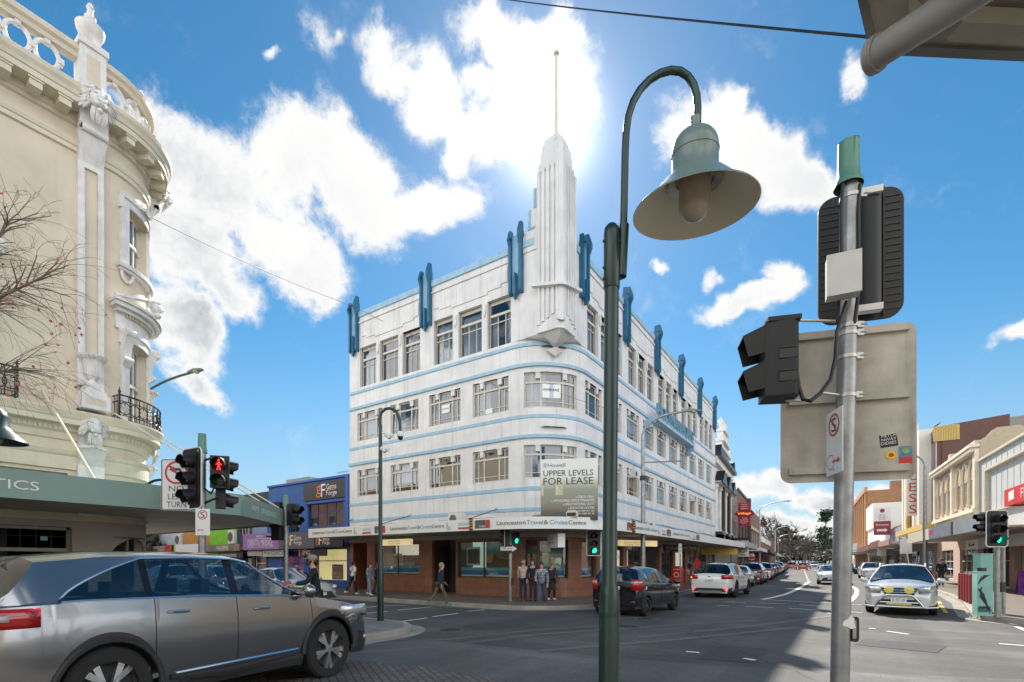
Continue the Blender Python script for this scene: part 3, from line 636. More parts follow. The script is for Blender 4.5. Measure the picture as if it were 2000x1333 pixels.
def fascia_ad(o, ux, k, nrm):
    """one run of the travel agent's fascia: words, slim figure mark, small blue and red mark, grey panel with red end"""
    o, ux, nrm = Vector(o)+Vector(nrm)*.012, Vector(ux), Vector(nrm)
    def w(s, a, wd, h, mt, z=.16): word(s, o+ux*a*k+Vector((0, 0, z)), ux, wd*k, h, mt, aw, OFF)
    w('Launceston', .0, 1.10, .155, m_grey); w('Travel', 1.12, .58, .15, m_teal, .165); w('&', 1.73, .14, .15, m_grey, .165); w('Cruise', 1.89, .67, .15, m_teal, .165); w('Centre', 2.58, .68, .15, m_grey, .165)
    L_ = MB(OFF)
    for (a, b, c, d) in ((3.42, 3.47, .10, .36), (3.42, 3.58, .07, .11), (3.55, 3.60, .07, .2), (3.42, 3.5, .2, .235)):
        L_.prism([o+ux*a*k+Vector((0, 0, c)), o+ux*b*k+Vector((0, 0, c)), o+ux*b*k+Vector((0, 0, d)), o+ux*a*k+Vector((0, 0, d))], nrm*.004)
    L_.build('logo', M('pale_teal_mark', (.3, .55, .62), .5), aw)
    w('helloworld', 4.05, .62, .15, M('sky_blue_lettering', (.2, .5, .7), .5), .2)
    R_ = MB(OFF); R_.prism([o+ux*4.05*k+Vector((0, 0, .07)), o+ux*4.67*k+Vector((0, 0, .07)), o+ux*4.67*k+Vector((0, 0, .14)), o+ux*4.05*k+Vector((0, 0, .14))], nrm*.004)
    R_.prism([o+ux*5.47*k+Vector((0, 0, .07)), o+ux*5.67*k+Vector((0, 0, .07)), o+ux*5.67*k+Vector((0, 0, .38)), o+ux*5.47*k+Vector((0, 0, .38))], nrm*.005); R_.build('logo', m_red, aw)
    G_ = MB(OFF); G_.prism([o+ux*4.93*k+Vector((0, 0, .07)), o+ux*5.45*k+Vector((0, 0, .07)), o+ux*5.45*k+Vector((0, 0, .38)), o+ux*4.93*k+Vector((0, 0, .38))], nrm*.004); G_.build('logo', m_sgrey, aw)
    word('Travelex', o+ux*5.13*k+nrm*.006+Vector((0, 0, .10)), ux, .30*k, .09, m_paper, aw, OFF)
fascia_ad((-22.1, 15.0, FZ0), (1, 0, 0), .93, (0, -1, 0)) 
fascia_ad((-16.5, 15.0, FZ0), (1, 0, 0), .95, (0, -1, 0))
ca = Vector((-10.61, 15.06, FZ0+.15)); cu = Vector((.94, .34, 0)).normalized()
c1 = Vector((-11.28, 14.985, FZ0+.16))
def arcword(s, t0, t1, h, mt, z=.16):
    vs, fs = text_mesh(s); x0 = min(v.x for v in vs); x1 = max(v.x for v in vs); y0 = min(v.y for v in vs); y1 = max(v.y for v in vs)
    ps = []
    for v in vs:
        a = radians(t0+(t1-t0)*(v.x-x0)/(x1-x0)); ps.append((-11.3+4.015*sin(a), 19.0-4.015*cos(a), FZ0+z+(v.y-y0)/(y1-y0)*h))
    m_ = MB(OFF); m_.add(ps, fs); m_.build('lettering', mt, aw)
arcword('Launceston', 7, 23, .155, m_grey); arcword('Travel', 23.6, 32, .155, m_teal); arcword('&', 32.7, 34.7, .155, m_grey); arcword('Cruise', 35.5, 45, .155, m_teal); arcword('Centre', 45.6, 55.6, .155, m_grey)
fascia_ad((-7.3, 20.0, FZ0), (0, 1, 0), .87, (1, 0, 0)); fascia_ad((-7.3, 25.3, FZ0), (0, 1, 0), .95, (1, 0, 0))
G_ = MB(OFF); G_.prism([(-7.29, 18.9, FZ0+.2), (-7.29, 19.5, FZ0+.2), (-7.29, 19.5, FZ0+.33), (-7.29, 18.9, FZ0+.33)], (.004, 0, 0)); 
R_ = MB(OFF); R_.box(-7.295, -7.287, 19.42, 19.55, FZ0+.07, FZ0+.38); R_.build('logo', m_red, aw)
R_ = MB(OFF); R_.box(-7.295, -7.289, 19.02, 19.4, FZ0+.07, FZ0+.38); R_.build('logo', m_sgrey, aw)
word('Travelex', (-7.284, 19.06, FZ0+.10), (0, 1, 0), .3, .09, m_paper, aw, OFF)
hz = brick('hazard_stripes', (.75, .42, .02), (.75, .42, .02), (.02, .02, .02), .5, .10, .035, .6, False, 0)
for (x0, x1, y0, y1) in ((-12.06, -11.94, 14.93, 14.99), (-7.29, -7.23, 19.58, 19.8)):
    b = MB(OFF); b.box(x0, x1, y0, y1, FZ0, FZ1+.06); b.build('hazard_marker', hz, aw)
st = MB(OFF)
for x in (-22.9, -18.4, -13.0): st.tube([(x, YC, 4.0), (x, 15.6, 3.3)], .02, 6); st.lathe([(.0, -.05), (.09, -.05), (.09, 0)], (x, YC-.02, 4.0), 8, axis=(0, -1, 0))
for y in (26, 31.5, 37, 42): st.tube([(XC, y, 4.0), (-7.9, y, 3.3)], .02, 6)
st.build('stay_rod', M('rusty_rod', (.16, .13, .11), .7, .4), aw)
for (a, b) in ((-22.3, -19.1), (-16.6, -12.9), (-11.3, -9.9)):
    d = MB(OFF); d.prism([(a, YC-.35, 3.25), (a+.45, YC-.35, 3.62), (b-.1, YC-.35, 3.62), (b, YC-.35, 3.25)], (0, .36, 0)); d.build('skylight', M('weathered_grey_hood', (.4, .37, .32), .7, streak=.3), HW)
    e = MB(OFF); e.box(a+.5, b-.3, YC-.37, YC-.35, 3.28, 3.55); e.build('skylight_glass', m_dark, HW)
bc = MB(OFF); bc.box(XC-.02, XC+.55, 28.7, 37.3, 9.98, 10.12); bc.box(XC+.45, XC+.55, 28.7, 37.3, 10.12, 10.25)
for y in (28.4, 37.2): bc.prism([(XC, y, 9.98), (XC+.5, y, 9.98), (XC+.5, y, 9.8), (XC+.3, y, 9.7), (XC+.3, y, 9.5), (XC, y, 9.4)], (0, .35, 0))
bc.build('sign_balcony', m_bandb, HW)
vs, fs = text_mesh('HOLYMAN HOUSE'); hl = MB(OFF); m_hl = M('blue_grey_letters', (.17, .31, .40), .5, var=.15)
letters(hl, 'HOLYMAN HOUSE', (XC+.52, 28.9, 10.15), (0, 1, 0), 8.2, .82)
o_ = hl.build('lettering', m_hl, HW); sd_ = o_.modifiers.new('depth', 'SOLIDIFY'); sd_.thickness = .14; sd_.offset = 0
m_gran = brick('brown_granite_tiles', (.30, .135, .085), (.255, .115, .07), (.13, .065, .045), .45, .45, .006, .35, False, .1, off=0.0)
gf = MB(OFF); GZ = 2.95
shops = [(2.05, 5.36, 1.0, 2.6), (.31, 1.47, .1, 2.7), (6.26, 7.77, .1, 2.7), (7.85, 10.96, .93, 2.62), (11.62, 12.16, .93, 2.62), (12.2, 13.55, .93, 2.62), (14.35, 15.82, .93, 2.62)]
rs = [(17.65, 19.2, .1, 2.75), (19.7, 22.3, .8, 2.7), (22.7, 25.2, .1, 2.75), (25.7, 28.2, .6, 2.75), (28.7, 31.2, .1, 2.75), (31.8, 34.5, .6, 2.75), (35.0, 37.5, .1, 2.75), (38.0, 41.0, .5, 2.75)]
wall_holes(gf, wp, [0, SE] + arcs, 0, GZ, [(a, b, c, d) for a, b, c, d in shops+rs], .22)
gf.build('granite_wall', m_gran, HW)
bk = MB(OFF); n_ = 60
bm_ = [wp(SE*i/n_) for i in range(n_+1)]
bk.sweep([wp(s) for s in [0] + arcs + [SE]], [(.06, 2.72), (.08, 2.72), (.08, 3.02), (0, 3.02)]); bk.build('bulkhead', M('cream_bulkhead', (.45, .43, .38), .6), HW)
m_mul = M('bronze_mullion', (.10, .07, .05), .4, .5)
def shopwin(a, b, z0, z1, mulls=()):
    f = MB(OFF); D = .18
    for s, t in ((a, a+.05), (b-.05, b)): bars(f, wp, s, t, z0, z1, D)
    bars(f, wp, a+.05, b-.05, z0, z0+.06, D); bars(f, wp, a+.05, b-.05, z1-.06, z1, D)
    for k in mulls: bars(f, wp, k-.03, k+.03, z0+.06, z1-.06, D)
    fr = f.build('shop_window', m_mul, HW); pane(wp, a, b, z0, z1, D-.02, fr, m_shopg); return fr
def card(fr, a, b, z0, z1, mat, dep=.26, name='poster'):
    c = MB(OFF); n = 6 if b-a > .6 else 2
    for i in range(n):
        p, q = wp(a+(b-a)*i/n, dep), wp(a+(b-a)*(i+1)/n, dep); c.quad((p[0], p[1], z0), (q[0], q[1], z0), (q[0], q[1], z1), (p[0], p[1], z1))
    return c.build(name, mat, fr)
def shape(fr, pts, mat, dep=.25, name='poster_picture'):
    c = MB(OFF); P = []
    for s, z in pts: p = wp(s, dep); P.append((p[0], p[1], z))
    c.poly(P); return c.build(name, mat, fr)
m_pteal = M('poster_teal', (.16, .52, .55), .5, var=.25, scale=2); m_pblue = M('poster_deep_blue', (.02, .16, .45), .5, var=.1); m_pmint = M('poster_mint', (.66, .82, .66), .5, var=.12, scale=2)
m_porg = M('poster_ochre', (.72, .42, .08), .5, var=.35, scale=3); m_pdk = M('poster_brown', (.13, .085, .045), .5, var=.4, scale=5); m_pcream = M('poster_cream', (.78, .75, .58), .5, var=.12)
m_plake = M('poster_lake_green', (.32, .42, .28), .5, var=.3, scale=1.6); m_pyel = M('poster_gold', (.55, .40, .08), .5, var=.4, scale=6); m_warm = M('glowing_back_wall', (.60, .56, .44), .8, var=.2, scale=1, emit=.4)  # back wall glows by itself, standing in for unbuilt shop lights
def stripes(fr, a, b, z0, dep=.245):
    for i, (mt, h) in enumerate(((m_pmint, .10), (m_pblue, .12), (M('poster_blue', (.03, .22, .45), .5), .10), (m_pteal, .12))):
        card(fr, a, b, z0, z0+h, mt, dep+.002*i); z0 += h
f1 = shopwin(2.05, 5.36, 1.0, 2.6, (3.72,)); card(f1, 2.1, 3.66, 1.0, 2.1, m_pcream, .5); card(f1, 3.78, 5.3, 1.35, 2.0, m_sgrey, .4); stripes(f1, 2.1, 5.31, 1.02)
word('Foreign Currency', (XL+3.86, YC+.385, 1.85), (1, 0, 0), .8, .07, m_paper, f1, OFF); word('available here', (XL+3.86, YC+.385, 1.74), (1, 0, 0), .62, .07, m_paper, f1, OFF)
c = MB(OFF)
for k in range(4): c.lathe([(.055, 0), (.075, 0)], (XL+3.95+k*.2, YC+.385, 1.58), 14, axis=(0, -1, 0))
c.build('currency_symbol', m_paper, f1)
bk2 = MB(OFF); bk2.box(XL+2, XL+5.5, YC+1.6, YC+1.7, .6, 2.7); bk2.build('glowing_back_wall', m_warm, f1)
f2 = shopwin(7.85, 10.96, .93, 2.62, (9.34,)); stripes(f2, 7.9, 10.9, .95)
card(f2, 8.2, 9.0, 1.5, 2.35, m_pcream, .30); card(f2, 8.27, 8.93, 1.57, 2.28, m_sgrey, .295); bk3 = MB(OFF); bk3.box(XL+7.85, XL+9.34, YC+1.2, YC+1.3, .6, 2.7); bk3.build('glowing_back_wall', M('glowing_mint_wall', (.45, .6, .5), .7, var=.25, scale=1.2, emit=.3), f2)  # mint wall's own glow replaces the lamps inside the shop
card(f2, 9.37, 10.9, 1.4, 2.6, m_pteal, .27); card(f2, 9.37, 10.9, 1.4, 2.0, m_porg, .268); card(f2, 9.37, 10.9, 1.38, 1.62, m_pdk, .266)
shape(f2, [(9.6, 1.45), (9.75, 1.75), (9.82, 2.0), (9.92, 2.03), (9.98, 1.85), (10.2, 1.8), (10.6, 1.78), (10.8, 1.7), (10.86, 1.45)], m_pdk, .262)
shape(f2, [(9.85, 1.95), (9.98, 2.1), (10.85, 2.1), (10.85, 1.82), (10.0, 1.82)], M('poster_khaki', (.25, .24, .15), .5, var=.3, scale=4), .264); word('Africa', (XL+9.45, YC+.25, 2.18), (1, 0, 0), .55, .12, m_paper, f2, OFF)
f3 = shopwin(11.62, 12.16, .93, 2.62); card(f3, 11.66, 12.12, 2.35, 2.6, m_red, .26); card(f3, 11.66, 12.12, 1.4, 2.35, M('poster_jade', (.22, .40, .28), .5, var=.3, scale=3), .26); shape(f3, [(11.75, 1.45), (11.8, 1.95), (11.88, 2.05), (11.96, 1.9), (11.98, 1.45)], m_red, .25); stripes(f3, 11.66, 12.12, .95)
f4 = shopwin(12.2, 13.55, .93, 2.62); card(f4, 12.24, 13.5, 2.15, 2.6, M('poster_sky', (.06, .22, .36), .5, var=.2, scale=1), .26); card(f4, 12.24, 13.5, 1.4, 2.15, m_plake, .26); card(f4, 12.24, 13.5, 1.85, 2.02, m_pcream, .257); shape(f4, [(12.24, 1.72), (12.24, 1.95), (12.32, 2.03), (12.4, 1.93), (12.6, 1.95), (12.75, 1.86), (12.9, 1.72)], m_pyel, .25)
shape(f4, [(12.85, 1.75), (13.1, 1.88), (13.4, 1.87), (13.5, 1.8), (13.5, 1.75)], m_pdk, .252); word('EUROPE RIVER CRUISES', (wp(12.4, .24)[0], wp(12.4, .24)[1], 2.32), (wp(13.3)[0]-wp(12.4)[0], wp(13.3)[1]-wp(12.4)[1], 0), .8, .05, m_paper, f4, OFF); stripes(f4, 12.24, 13.5, .95)
f5 = shopwin(14.35, 15.82, .93, 2.62); card(f5, 14.4, 15.78, 1.4, 2.6, M('poster_brick', (.30, .12, .07), .5, var=.35, scale=4), .26); stripes(f5, 14.4, 15.78, .95)
for (a, b) in ((.31, 1.47), (6.26, 7.77)):
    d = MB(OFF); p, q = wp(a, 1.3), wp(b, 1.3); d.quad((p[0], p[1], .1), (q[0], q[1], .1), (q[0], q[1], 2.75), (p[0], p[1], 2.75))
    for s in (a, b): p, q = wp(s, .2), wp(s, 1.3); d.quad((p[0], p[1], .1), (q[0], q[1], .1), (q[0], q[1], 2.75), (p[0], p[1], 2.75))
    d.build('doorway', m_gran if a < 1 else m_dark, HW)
d = MB(OFF); d.box(XL+6.9, XL+7.7, YC+1.0, YC+1.06, .12, 2.2); dd = d.build('door', M('bronze_door', (.16, .11, .07), .4, .4), HW)
d = MB(OFF); d.box(XL+7.0, XL+7.28, YC+.985, YC+.998, .4, 2.1); d.box(XL+7.34, XL+7.6, YC+.985, YC+.998, .4, 2.1); d.build('door_pane', m_shopg, dd)
for i, (a, b, z0, z1) in enumerate(rs):
    if z0 > .3:
        f = shopwin(a, b, z0, z1, ((a+b)/2,)); c = card(f, a+.1, b-.1, z0, z1-.4, [M('poster_cyan', (.05, .40, .52), .5, var=.2), m_warm, m_pcream, m_sgrey][i % 4], .9)  # m_warm cards carry the back wall's painted glow
    else:
        d = MB(OFF); p, q = wp(a, 1.2), wp(b, 1.2); d.quad((p[0], p[1], .1), (q[0], q[1], .1), (q[0], q[1], 2.75), (p[0], p[1], 2.75)); d.build('doorway', m_dark, HW)
word('Only', (wp(20.1, .8)[0]+.02, wp(20.1)[1], 1.7), (0, 1, 0), .9, .4, m_paper, HW, OFF)
def hsign(name, label, c, hl, hw, z0, z1, ax, mat, words=(), wm=None, lit=False, group='signs hanging under the awning'):
    c = Vector(c); ax = Vector(ax); n = Vector((ax.y, -ax.x, 0)); t = thing(name, label, 'sign', c, 0, group)
    b = MB(); b.prism([ax*-hl-n*hw+Vector((0, 0, z0)), ax*hl-n*hw+Vector((0, 0, z0)), ax*hl+n*hw+Vector((0, 0, z0)), ax*-hl+n*hw+Vector((0, 0, z0))], (0, 0, z1-z0)); b.build('sign_box', mat, t)
    h_ = MB(); 
    for k in (-.7, .7): h_.tube([ax*hl*k+Vector((0, 0, z1)), ax*hl*k+Vector((0, 0, z1+.12))], .012, 5)
    h_.build('hanger', m_steel, t)
    for (s, a, z, w, h) in words:
        word(s, ax*a+n*(hw+.004)+Vector((0, 0, z)), ax, w, h, wm or m_ink, t); word(s, ax*-a-n*(hw+.004)+Vector((0, 0, z)), -ax, w, h, wm or m_ink, t)
    return t
m_lamp = M('lit_cream_sign', (.75, .60, .32), .4, emit=.35, var=.05)
hsign('hanging_sign', 'lit cream sign box hanging over the travel shop window beside the dark doorway', (-17.35, 16.1, 0), 1.0, .1, 2.42, 2.70, (1, 0, 0), m_lamp, (('Launceston', -.4, 2.57, .8, .08), ('Cruise Centre', -.4, 2.46, .8, .08)), m_ink)
hsign('hanging_sign', 'white sign box hanging edge-on at the rounded corner of the awning', (-9.35, 16.9, 0), .62, .14, 2.2, 2.72, Vector((.75, -.66, 0)).normalized(), m_fasc, (('Launceston', -.45, 2.5, .6, .09), ('Cruise Centre', -.45, 2.36, .7, .09)), m_teal)
hsign('hanging_sign', 'lit cream sign box under the awning just right of the green lamp post', (-8.5, 23.6, 0), 1.15, .1, 2.42, 2.7, Vector((.5, .87, 0)).normalized(), m_lamp, (('Launceston', -.9, 2.55, 1.0, .1), ('Cruise Centre', -.9, 2.44, 1.2, .09)), m_ink)
hsign('hanging_sign', 'black nail salon sign with gold letters under the awning', (-8.6, 31.5, 0), 1.3, .08, 2.3, 2.72, Vector((.55, .83, 0)).normalized(), m_black, (('LuLu Nail Spa', -1.1, 2.42, 2.2, .2),), M('gold_lettering', (.55, .30, .06), .4))
hsign('hanging_sign', 'yellow shop sign with dark arch mark under the far end of the awning', (-8.6, 42.5, 0), 1.9, .08, 2.25, 2.75, Vector((.55, .83, 0)).normalized(), M('yellow_sign_face', (.62, .40, .05), .5), (('NEWS & GIFTS', -1.7, 2.35, 1.7, .15), ('Brisbane Street', -1.5, 2.57, 1.2, .09)), m_ink)
LB = thing('lease_board', 'large hoarding reading UPPER LEVELS FOR LEASE standing on the awning at the rounded corner', 'sign board', (-8.62, 16.6, 3.2))
bx = Vector((.90, .43, 0)).normalized(); bn = Vector((bx.y, -bx.x, 0)); BW, BH = 2.12, 2.30
def bq(a, z, o=0.0): return bx*(a-BW/2)+bn*o+Vector((0, 0, z))
m_lb = M('lease_board_white', (.80, .82, .78), .5, var=.05); mt = bpy.data.materials.new('lease_board_photo'); mt.use_nodes = True
N = mt.node_tree.nodes; Lk = mt.node_tree.links; tcn = N.new('ShaderNodeTexCoord'); sp_ = N.new('ShaderNodeSeparateXYZ'); Lk.new(tcn.outputs['Object'], sp_.inputs[0])
cr = N.new('ShaderNodeValToRGB'); mr_ = N.new('ShaderNodeMapRange'); mr_.inputs[2].default_value = BH; Lk.new(sp_.outputs[2], mr_.inputs[0]); Lk.new(mr_.outputs[0], cr.inputs[0]); Lk.new(cr.outputs[0], N['Principled BSDF'].inputs['Base Color'])
E_ = cr.color_ramp.elements; E_[0].position = 0; E_[0].color = (.03, .025, .02, 1); E_[1].position = 1; E_[1].color = (.80, .82, .78, 1)
for p_, c_ in ((.12, (.12, .10, .075)), (.3, (.27, .26, .20)), (.5, (.30, .33, .25)), (.62, (.55, .58, .48)), (.72, (.78, .80, .75))): e_ = E_.new(p_); e_.color = (*c_, 1)
b = MB(); b.prism([bq(0, 0, -.03), bq(BW, 0, -.03), bq(BW, BH, -.03), bq(0, BH, -.03)], bn*.06); b.build('panel', mt, LB)
b = MB(); b.prism([bq(.55, .95, .034), bq(.82, .95, .034), bq(.82, 1.35, .034), bq(.55, 1.35, .034)], bn*.003); b.prism([bq(.02, .95, .034), bq(.1, .95, .034), bq(.1, 1.3, .034), bq(.02, 1.3, .034)], bn*.003); b.build('panel_picture', M('board_window_glow', (.62, .60, .40), .5, var=.3, scale=9), LB)
b = MB(); b.prism([bq(.35, .0, .034), bq(.42, .25, .034), bq(.6, .33, .034), bq(.85, .3, .034), bq(.92, .12, .034), bq(1.0, 0, .034)], bn*.003); b.prism([bq(1.25, .0, .034), bq(1.3, .1, .034), bq(1.8, .14, .034), bq(2.0, .0, .034)], bn*.003); b.build('panel_picture', m_sgrey, LB)
m_dol = M('olive_dark_lettering', (.045, .04, .03), .5)
for s, a, z, w, h in (('UPPER LEVELS', .10, 1.66, 1.84, .22), ('FOR LEASE', .10, 1.34, 1.84, .26)): word(s, bq(a, z, .04), bx, w, h, m_dol, LB)
word('Howell', bq(.26, 2.0, .04), bx, .66, .15, M('howell_grey', (.22, .22, .21), .5), LB)
for s, a, z, w, h in (('CIRCA 100m²', 1.30, .83, .68, .085), ('AFFORDABLE OFFICE TENANCIES', .40, .70, 1.58, .085), ('GREAT NATURAL LIGHT', .82, .56, 1.16, .085), ('ELEVATOR ACCESS', 1.02, .42, .96, .085), ('Zac Sammons 0487 011 109', 1.0, .31, .98, .07), ('Ben Galvin 0484 501 45', 1.14, .21, .84, .07)): word('» '+s if z > .4 else s, bq(a, z, .04), bx, w, h, m_paper, LB)
b = MB(); b.prism([bq(.10, 2.16, .034), bq(.10, 2.03, .034), bq(.155, 1.97, .034), bq(.21, 2.03, .034), bq(.21, 2.16, .034)], bn*.004); b.build('emblem', M('pale_blue_emblem', (.35, .5, .6), .5), LB)
b = MB(); 
for a in (.2, 1.9): b.tube([bq(a, 0, -.05), bq(a, BH*.8, -.05)], .03, 6); b.tube([bq(a, BH*.7, -.05), bq(a, .02, -.9)], .02, 6)
b.build('prop', m_steel, LB)
def acunit(p, ux, label, w=.8, h=.55, d=.3, group='air conditioner units'):
    ux = Vector(ux); n = Vector((ux.y, -ux.x, 0)); t = thing('air_conditioner', label, 'air conditioner', p, 0, group)
    b = MB(); b.prism([-ux*w/2, ux*w/2, ux*w/2-n*d, -ux*w/2-n*d], (0, 0, h)); b.build('casing', M('appliance_white', (.68, .67, .63), .5, var=.1, streak=.15), t)
    b = MB(); c = -ux*w*.15+n*.012+Vector((0, 0, h/2)); b.lathe([(0, 0), (.2*h/.55, 0)], c, 20, axis=n); b.build('fan_grille', M('fan_dark', (.06, .06, .065), .6), t)
    b = MB()
    for k in range(1, 5): b.lathe([(.05*k*h/.55-.006, .006), (.05*k*h/.55, .006)], c, 20, axis=n)
    b.build('grille_ring', M('appliance_white'), t); return t
acunit((-14.45, 16.9, 3.28), (1, 0, 0), 'white air conditioner unit on the awning roof below the art deco windows')
acunit((-8.4, 25.4, 3.28), (.3, .95, 0), 'grey air conditioner unit on the awning by the tall grey lamp pole', .6, .45)
for (i, nm) in ((7, 'white box air conditioner in a first floor window beside the tall grey street pole'), (12, 'white box air conditioner in a first floor window far along the right face')):
    a, b_ = cols[i]; p = wp((a+b_)/2-.1); acunit((p[0]+.25, p[1], 6.22), (0, 1, 0), nm, .62, .42, .4)
t = thing('floodlight', 'small grey floodlight sitting on the awning edge under the lease board', 'floodlight', (-8.35, 16.35, 3.3)); b = MB(); b.prism([(-.2, -.1, 0), (.2, -.06, 0), (.22, -.08, .16), (.12, -.09, .24), (-.12, -.13, .24), (-.22, -.12, .16)], (-.03, .18, 0)); b.build('lamp_housing', M('appliance_white'), t); b = MB(); b.prism([(-.17, -.115, .03), (.17, -.075, .03), (.17, -.08, .15), (-.17, -.12, .15)], (.003, -.012, 0)); b.build('lens', m_dark, t)
XV, YV, RV, YB0 = -13.2, 3.97, 1.064, -9.0
m_crm = M('cream_stucco', (.69, .61, .475), .7, var=.12, scale=1.3, streak=.10, bump=.10)
m_trim = M('white_stucco_trim', (.78, .76, .74), .6, var=.14, scale=5, streak=.25)
m_ctrim = M('pale_cream_moulding', (.70, .63, .50), .65, var=.10, scale=2, streak=.12)
m_taupe = M('taupe_shopfront', (.44, .395, .34), .6, var=.1, scale=1)
m_sage = M('sage_green_fascia', (.20, .30, .26), .45, var=.06, scale=1.5)
CO = (XV, YV, 0)
CB = thing('corner_building', 'ornate cream Victorian building with a curved corner, lion heads and a ringed roof balustrade', 'building', CO)
S1 = YV-YB0; SA = RV*pi/2; SEND = S1+SA+14
def vp(s, dep=0.0):
    if s < S1: return (XV-dep, YB0+s, 1, 0)
    if s < S1+SA:
        t = (s-S1)/RV; r = RV-dep; return (XV-RV+r*cos(t), YV+r*sin(t), cos(t), sin(t))
    return (XV-RV-(s-S1-SA), YV+RV-dep, 0, 1)
varc = [S1+SA*i/18 for i in range(19)]; vfull = [0] + varc + [SEND]; vpath = [vp(s) for s in vfull]
def ang(d): return S1+RV*radians(d)
UW = (ang(24), ang(70), 8.2, 9.52); LW = (ang(24), ang(70), 4.75, 6.55)
LU = (S1-3.05, S1-1.95, 7.9, 9.45); LL = (S1-3.05, S1-1.95, 4.75, 6.75)
w = MB(CO); wall_holes(w, vp, vfull, 2.5, 11.0, [UW, LW, LU, LL, (S1-5.6, S1-.62, 2.95, 3.46), (ang(14), ang(70), 2.7, 3.32)], .2)
w.quad((XV, YB0, 0), (XV-15, YB0, 0), (XV-15, YB0, 11), (XV, YB0, 11)); w.quad((XV-RV-14, YV+RV, 0), (XV-RV-14, YB0, 0), (XV-RV-14, YB0, 11), (XV-RV-14, YV+RV, 11))
w.build('wall', m_crm, CB)
rfm = MB(CO); rfm.poly([(vp(s, .05)[0], vp(s, .05)[1], 11.1) for s in vfull] + [(XV-14, YB0, 11.1)]); rfm.build('roof', MATS['roof_membrane'], CB)
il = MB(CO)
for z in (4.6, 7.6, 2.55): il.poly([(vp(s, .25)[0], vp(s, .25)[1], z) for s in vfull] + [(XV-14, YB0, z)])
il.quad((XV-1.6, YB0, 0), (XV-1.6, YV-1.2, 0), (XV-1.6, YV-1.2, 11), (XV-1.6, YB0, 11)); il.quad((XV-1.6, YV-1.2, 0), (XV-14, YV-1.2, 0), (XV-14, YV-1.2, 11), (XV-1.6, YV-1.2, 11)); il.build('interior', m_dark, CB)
def band(name, prof, mat, path=None): b = MB(CO); b.sweep(path or vpath, prof); return b.build(name, mat, CB)
crn = band('cornice', [(0, 10.62), (.05, 10.64), (.07, 10.70), (.10, 10.72), (.10, 10.84), (.42, 10.86), (.42, 10.97), (.44, 10.98), (.46, 11.05), (.50, 11.12), (.51, 11.20), (.48, 11.23), (0, 11.34)], m_ctrim)
band('architrave', [(0, 10.08), (.05, 10.10), (.05, 10.19), (.07, 10.20), (.09, 10.27), (.09, 10.31), (0, 10.34)], m_ctrim)
band('balcony_cornice', [(0, 4.12), (.04, 4.14), (.06, 4.26), (.10, 4.30), (.13, 4.40), (.28, 4.42), (.28, 4.52), (.30, 4.54), (.35, 4.66), (.35, 4.70), (0, 4.78)], m_ctrim)
band('string_course', [(0, 3.52), (.05, 3.54), (.05, 3.80), (.08, 3.84), (.10, 3.90), (0, 3.93)], m_ctrim)
def block(mb, s, wd, o0, o1, z0, z1, P=None):
    P = P or vp; p = P(s); t = Vector((-p[3], p[2], 0)); n = Vector((p[2], p[3], 0)); c = Vector((p[0], p[1], 0))
    mb.obox(c+n*(o0+o1)/2+Vector((0, 0, (z0+z1)/2)), t*wd/2, n*(o1-o0)/2, Vector((0, 0, (z1-z0)/2)))
s = S1-.75; k = 0
while s > 3.5: 
    b = MB(CO); block(b, s, .19, .09, .38, 10.70, 10.855); block(b, s, .23, .09, .40, 10.82, 10.858); b.build('modillion', m_ctrim, crn); s -= .43
for d in (14, 34, 53, 72, 90): b = MB(CO); block(b, ang(d), .17, .09, .38, 10.70, 10.855); block(b, ang(d), .21, .09, .40, 10.82, 10.858); b.build('modillion', m_ctrim, crn)
dn = MB(CO); s = 5.0
while s < S1+SA: block(dn, s, .035, .08, .13, 4.30, 4.385); s += .075
dn.build('dentil_course', m_ctrim, CB)
band('balustrade_plinth', [(-.12, 11.28), (.12, 11.28), (.12, 11.44), (.08, 11.47), (-.12, 11.47)], m_trim)
band('balustrade_rail', [(-.12, 12.02), (.08, 12.02), (.10, 12.10), (.16, 12.14), (.17, 12.24), (.1, 12.30), (-.12, 12.30), (-.12, 12.02)], m_ctrim)
def ringseg(s):
    b = MB(CO); p = vp(s); t = Vector((-p[3], p[2], 0)); c = Vector((p[0], p[1], 11.745)); n = Vector((p[2], p[3], 0))
    pts = [c+t*(.185*cos(2*pi*i/20))+Vector((0, 0, .235*sin(2*pi*i/20))) for i in range(21)]
    b.tube(pts, .042, 6, cap=False)
    for a, z in ((0, .25), (0, -.25), (.21, 0)): b.obox(c+t*a+Vector((0, 0, z)), t*.045, n*.06, Vector((0, 0, .05)))
    b.build('balustrade_ring', m_trim, CB)
s = S1-.72-.22
while s > 4: ringseg(s); s -= .425
for d in (8, 31, 54, 77): ringseg(ang(d))
def frame_at(s): p = vp(s); return Vector((p[0], p[1], 0)), Vector((-p[3], p[2], 0)), Vector((p[2], p[3], 0))
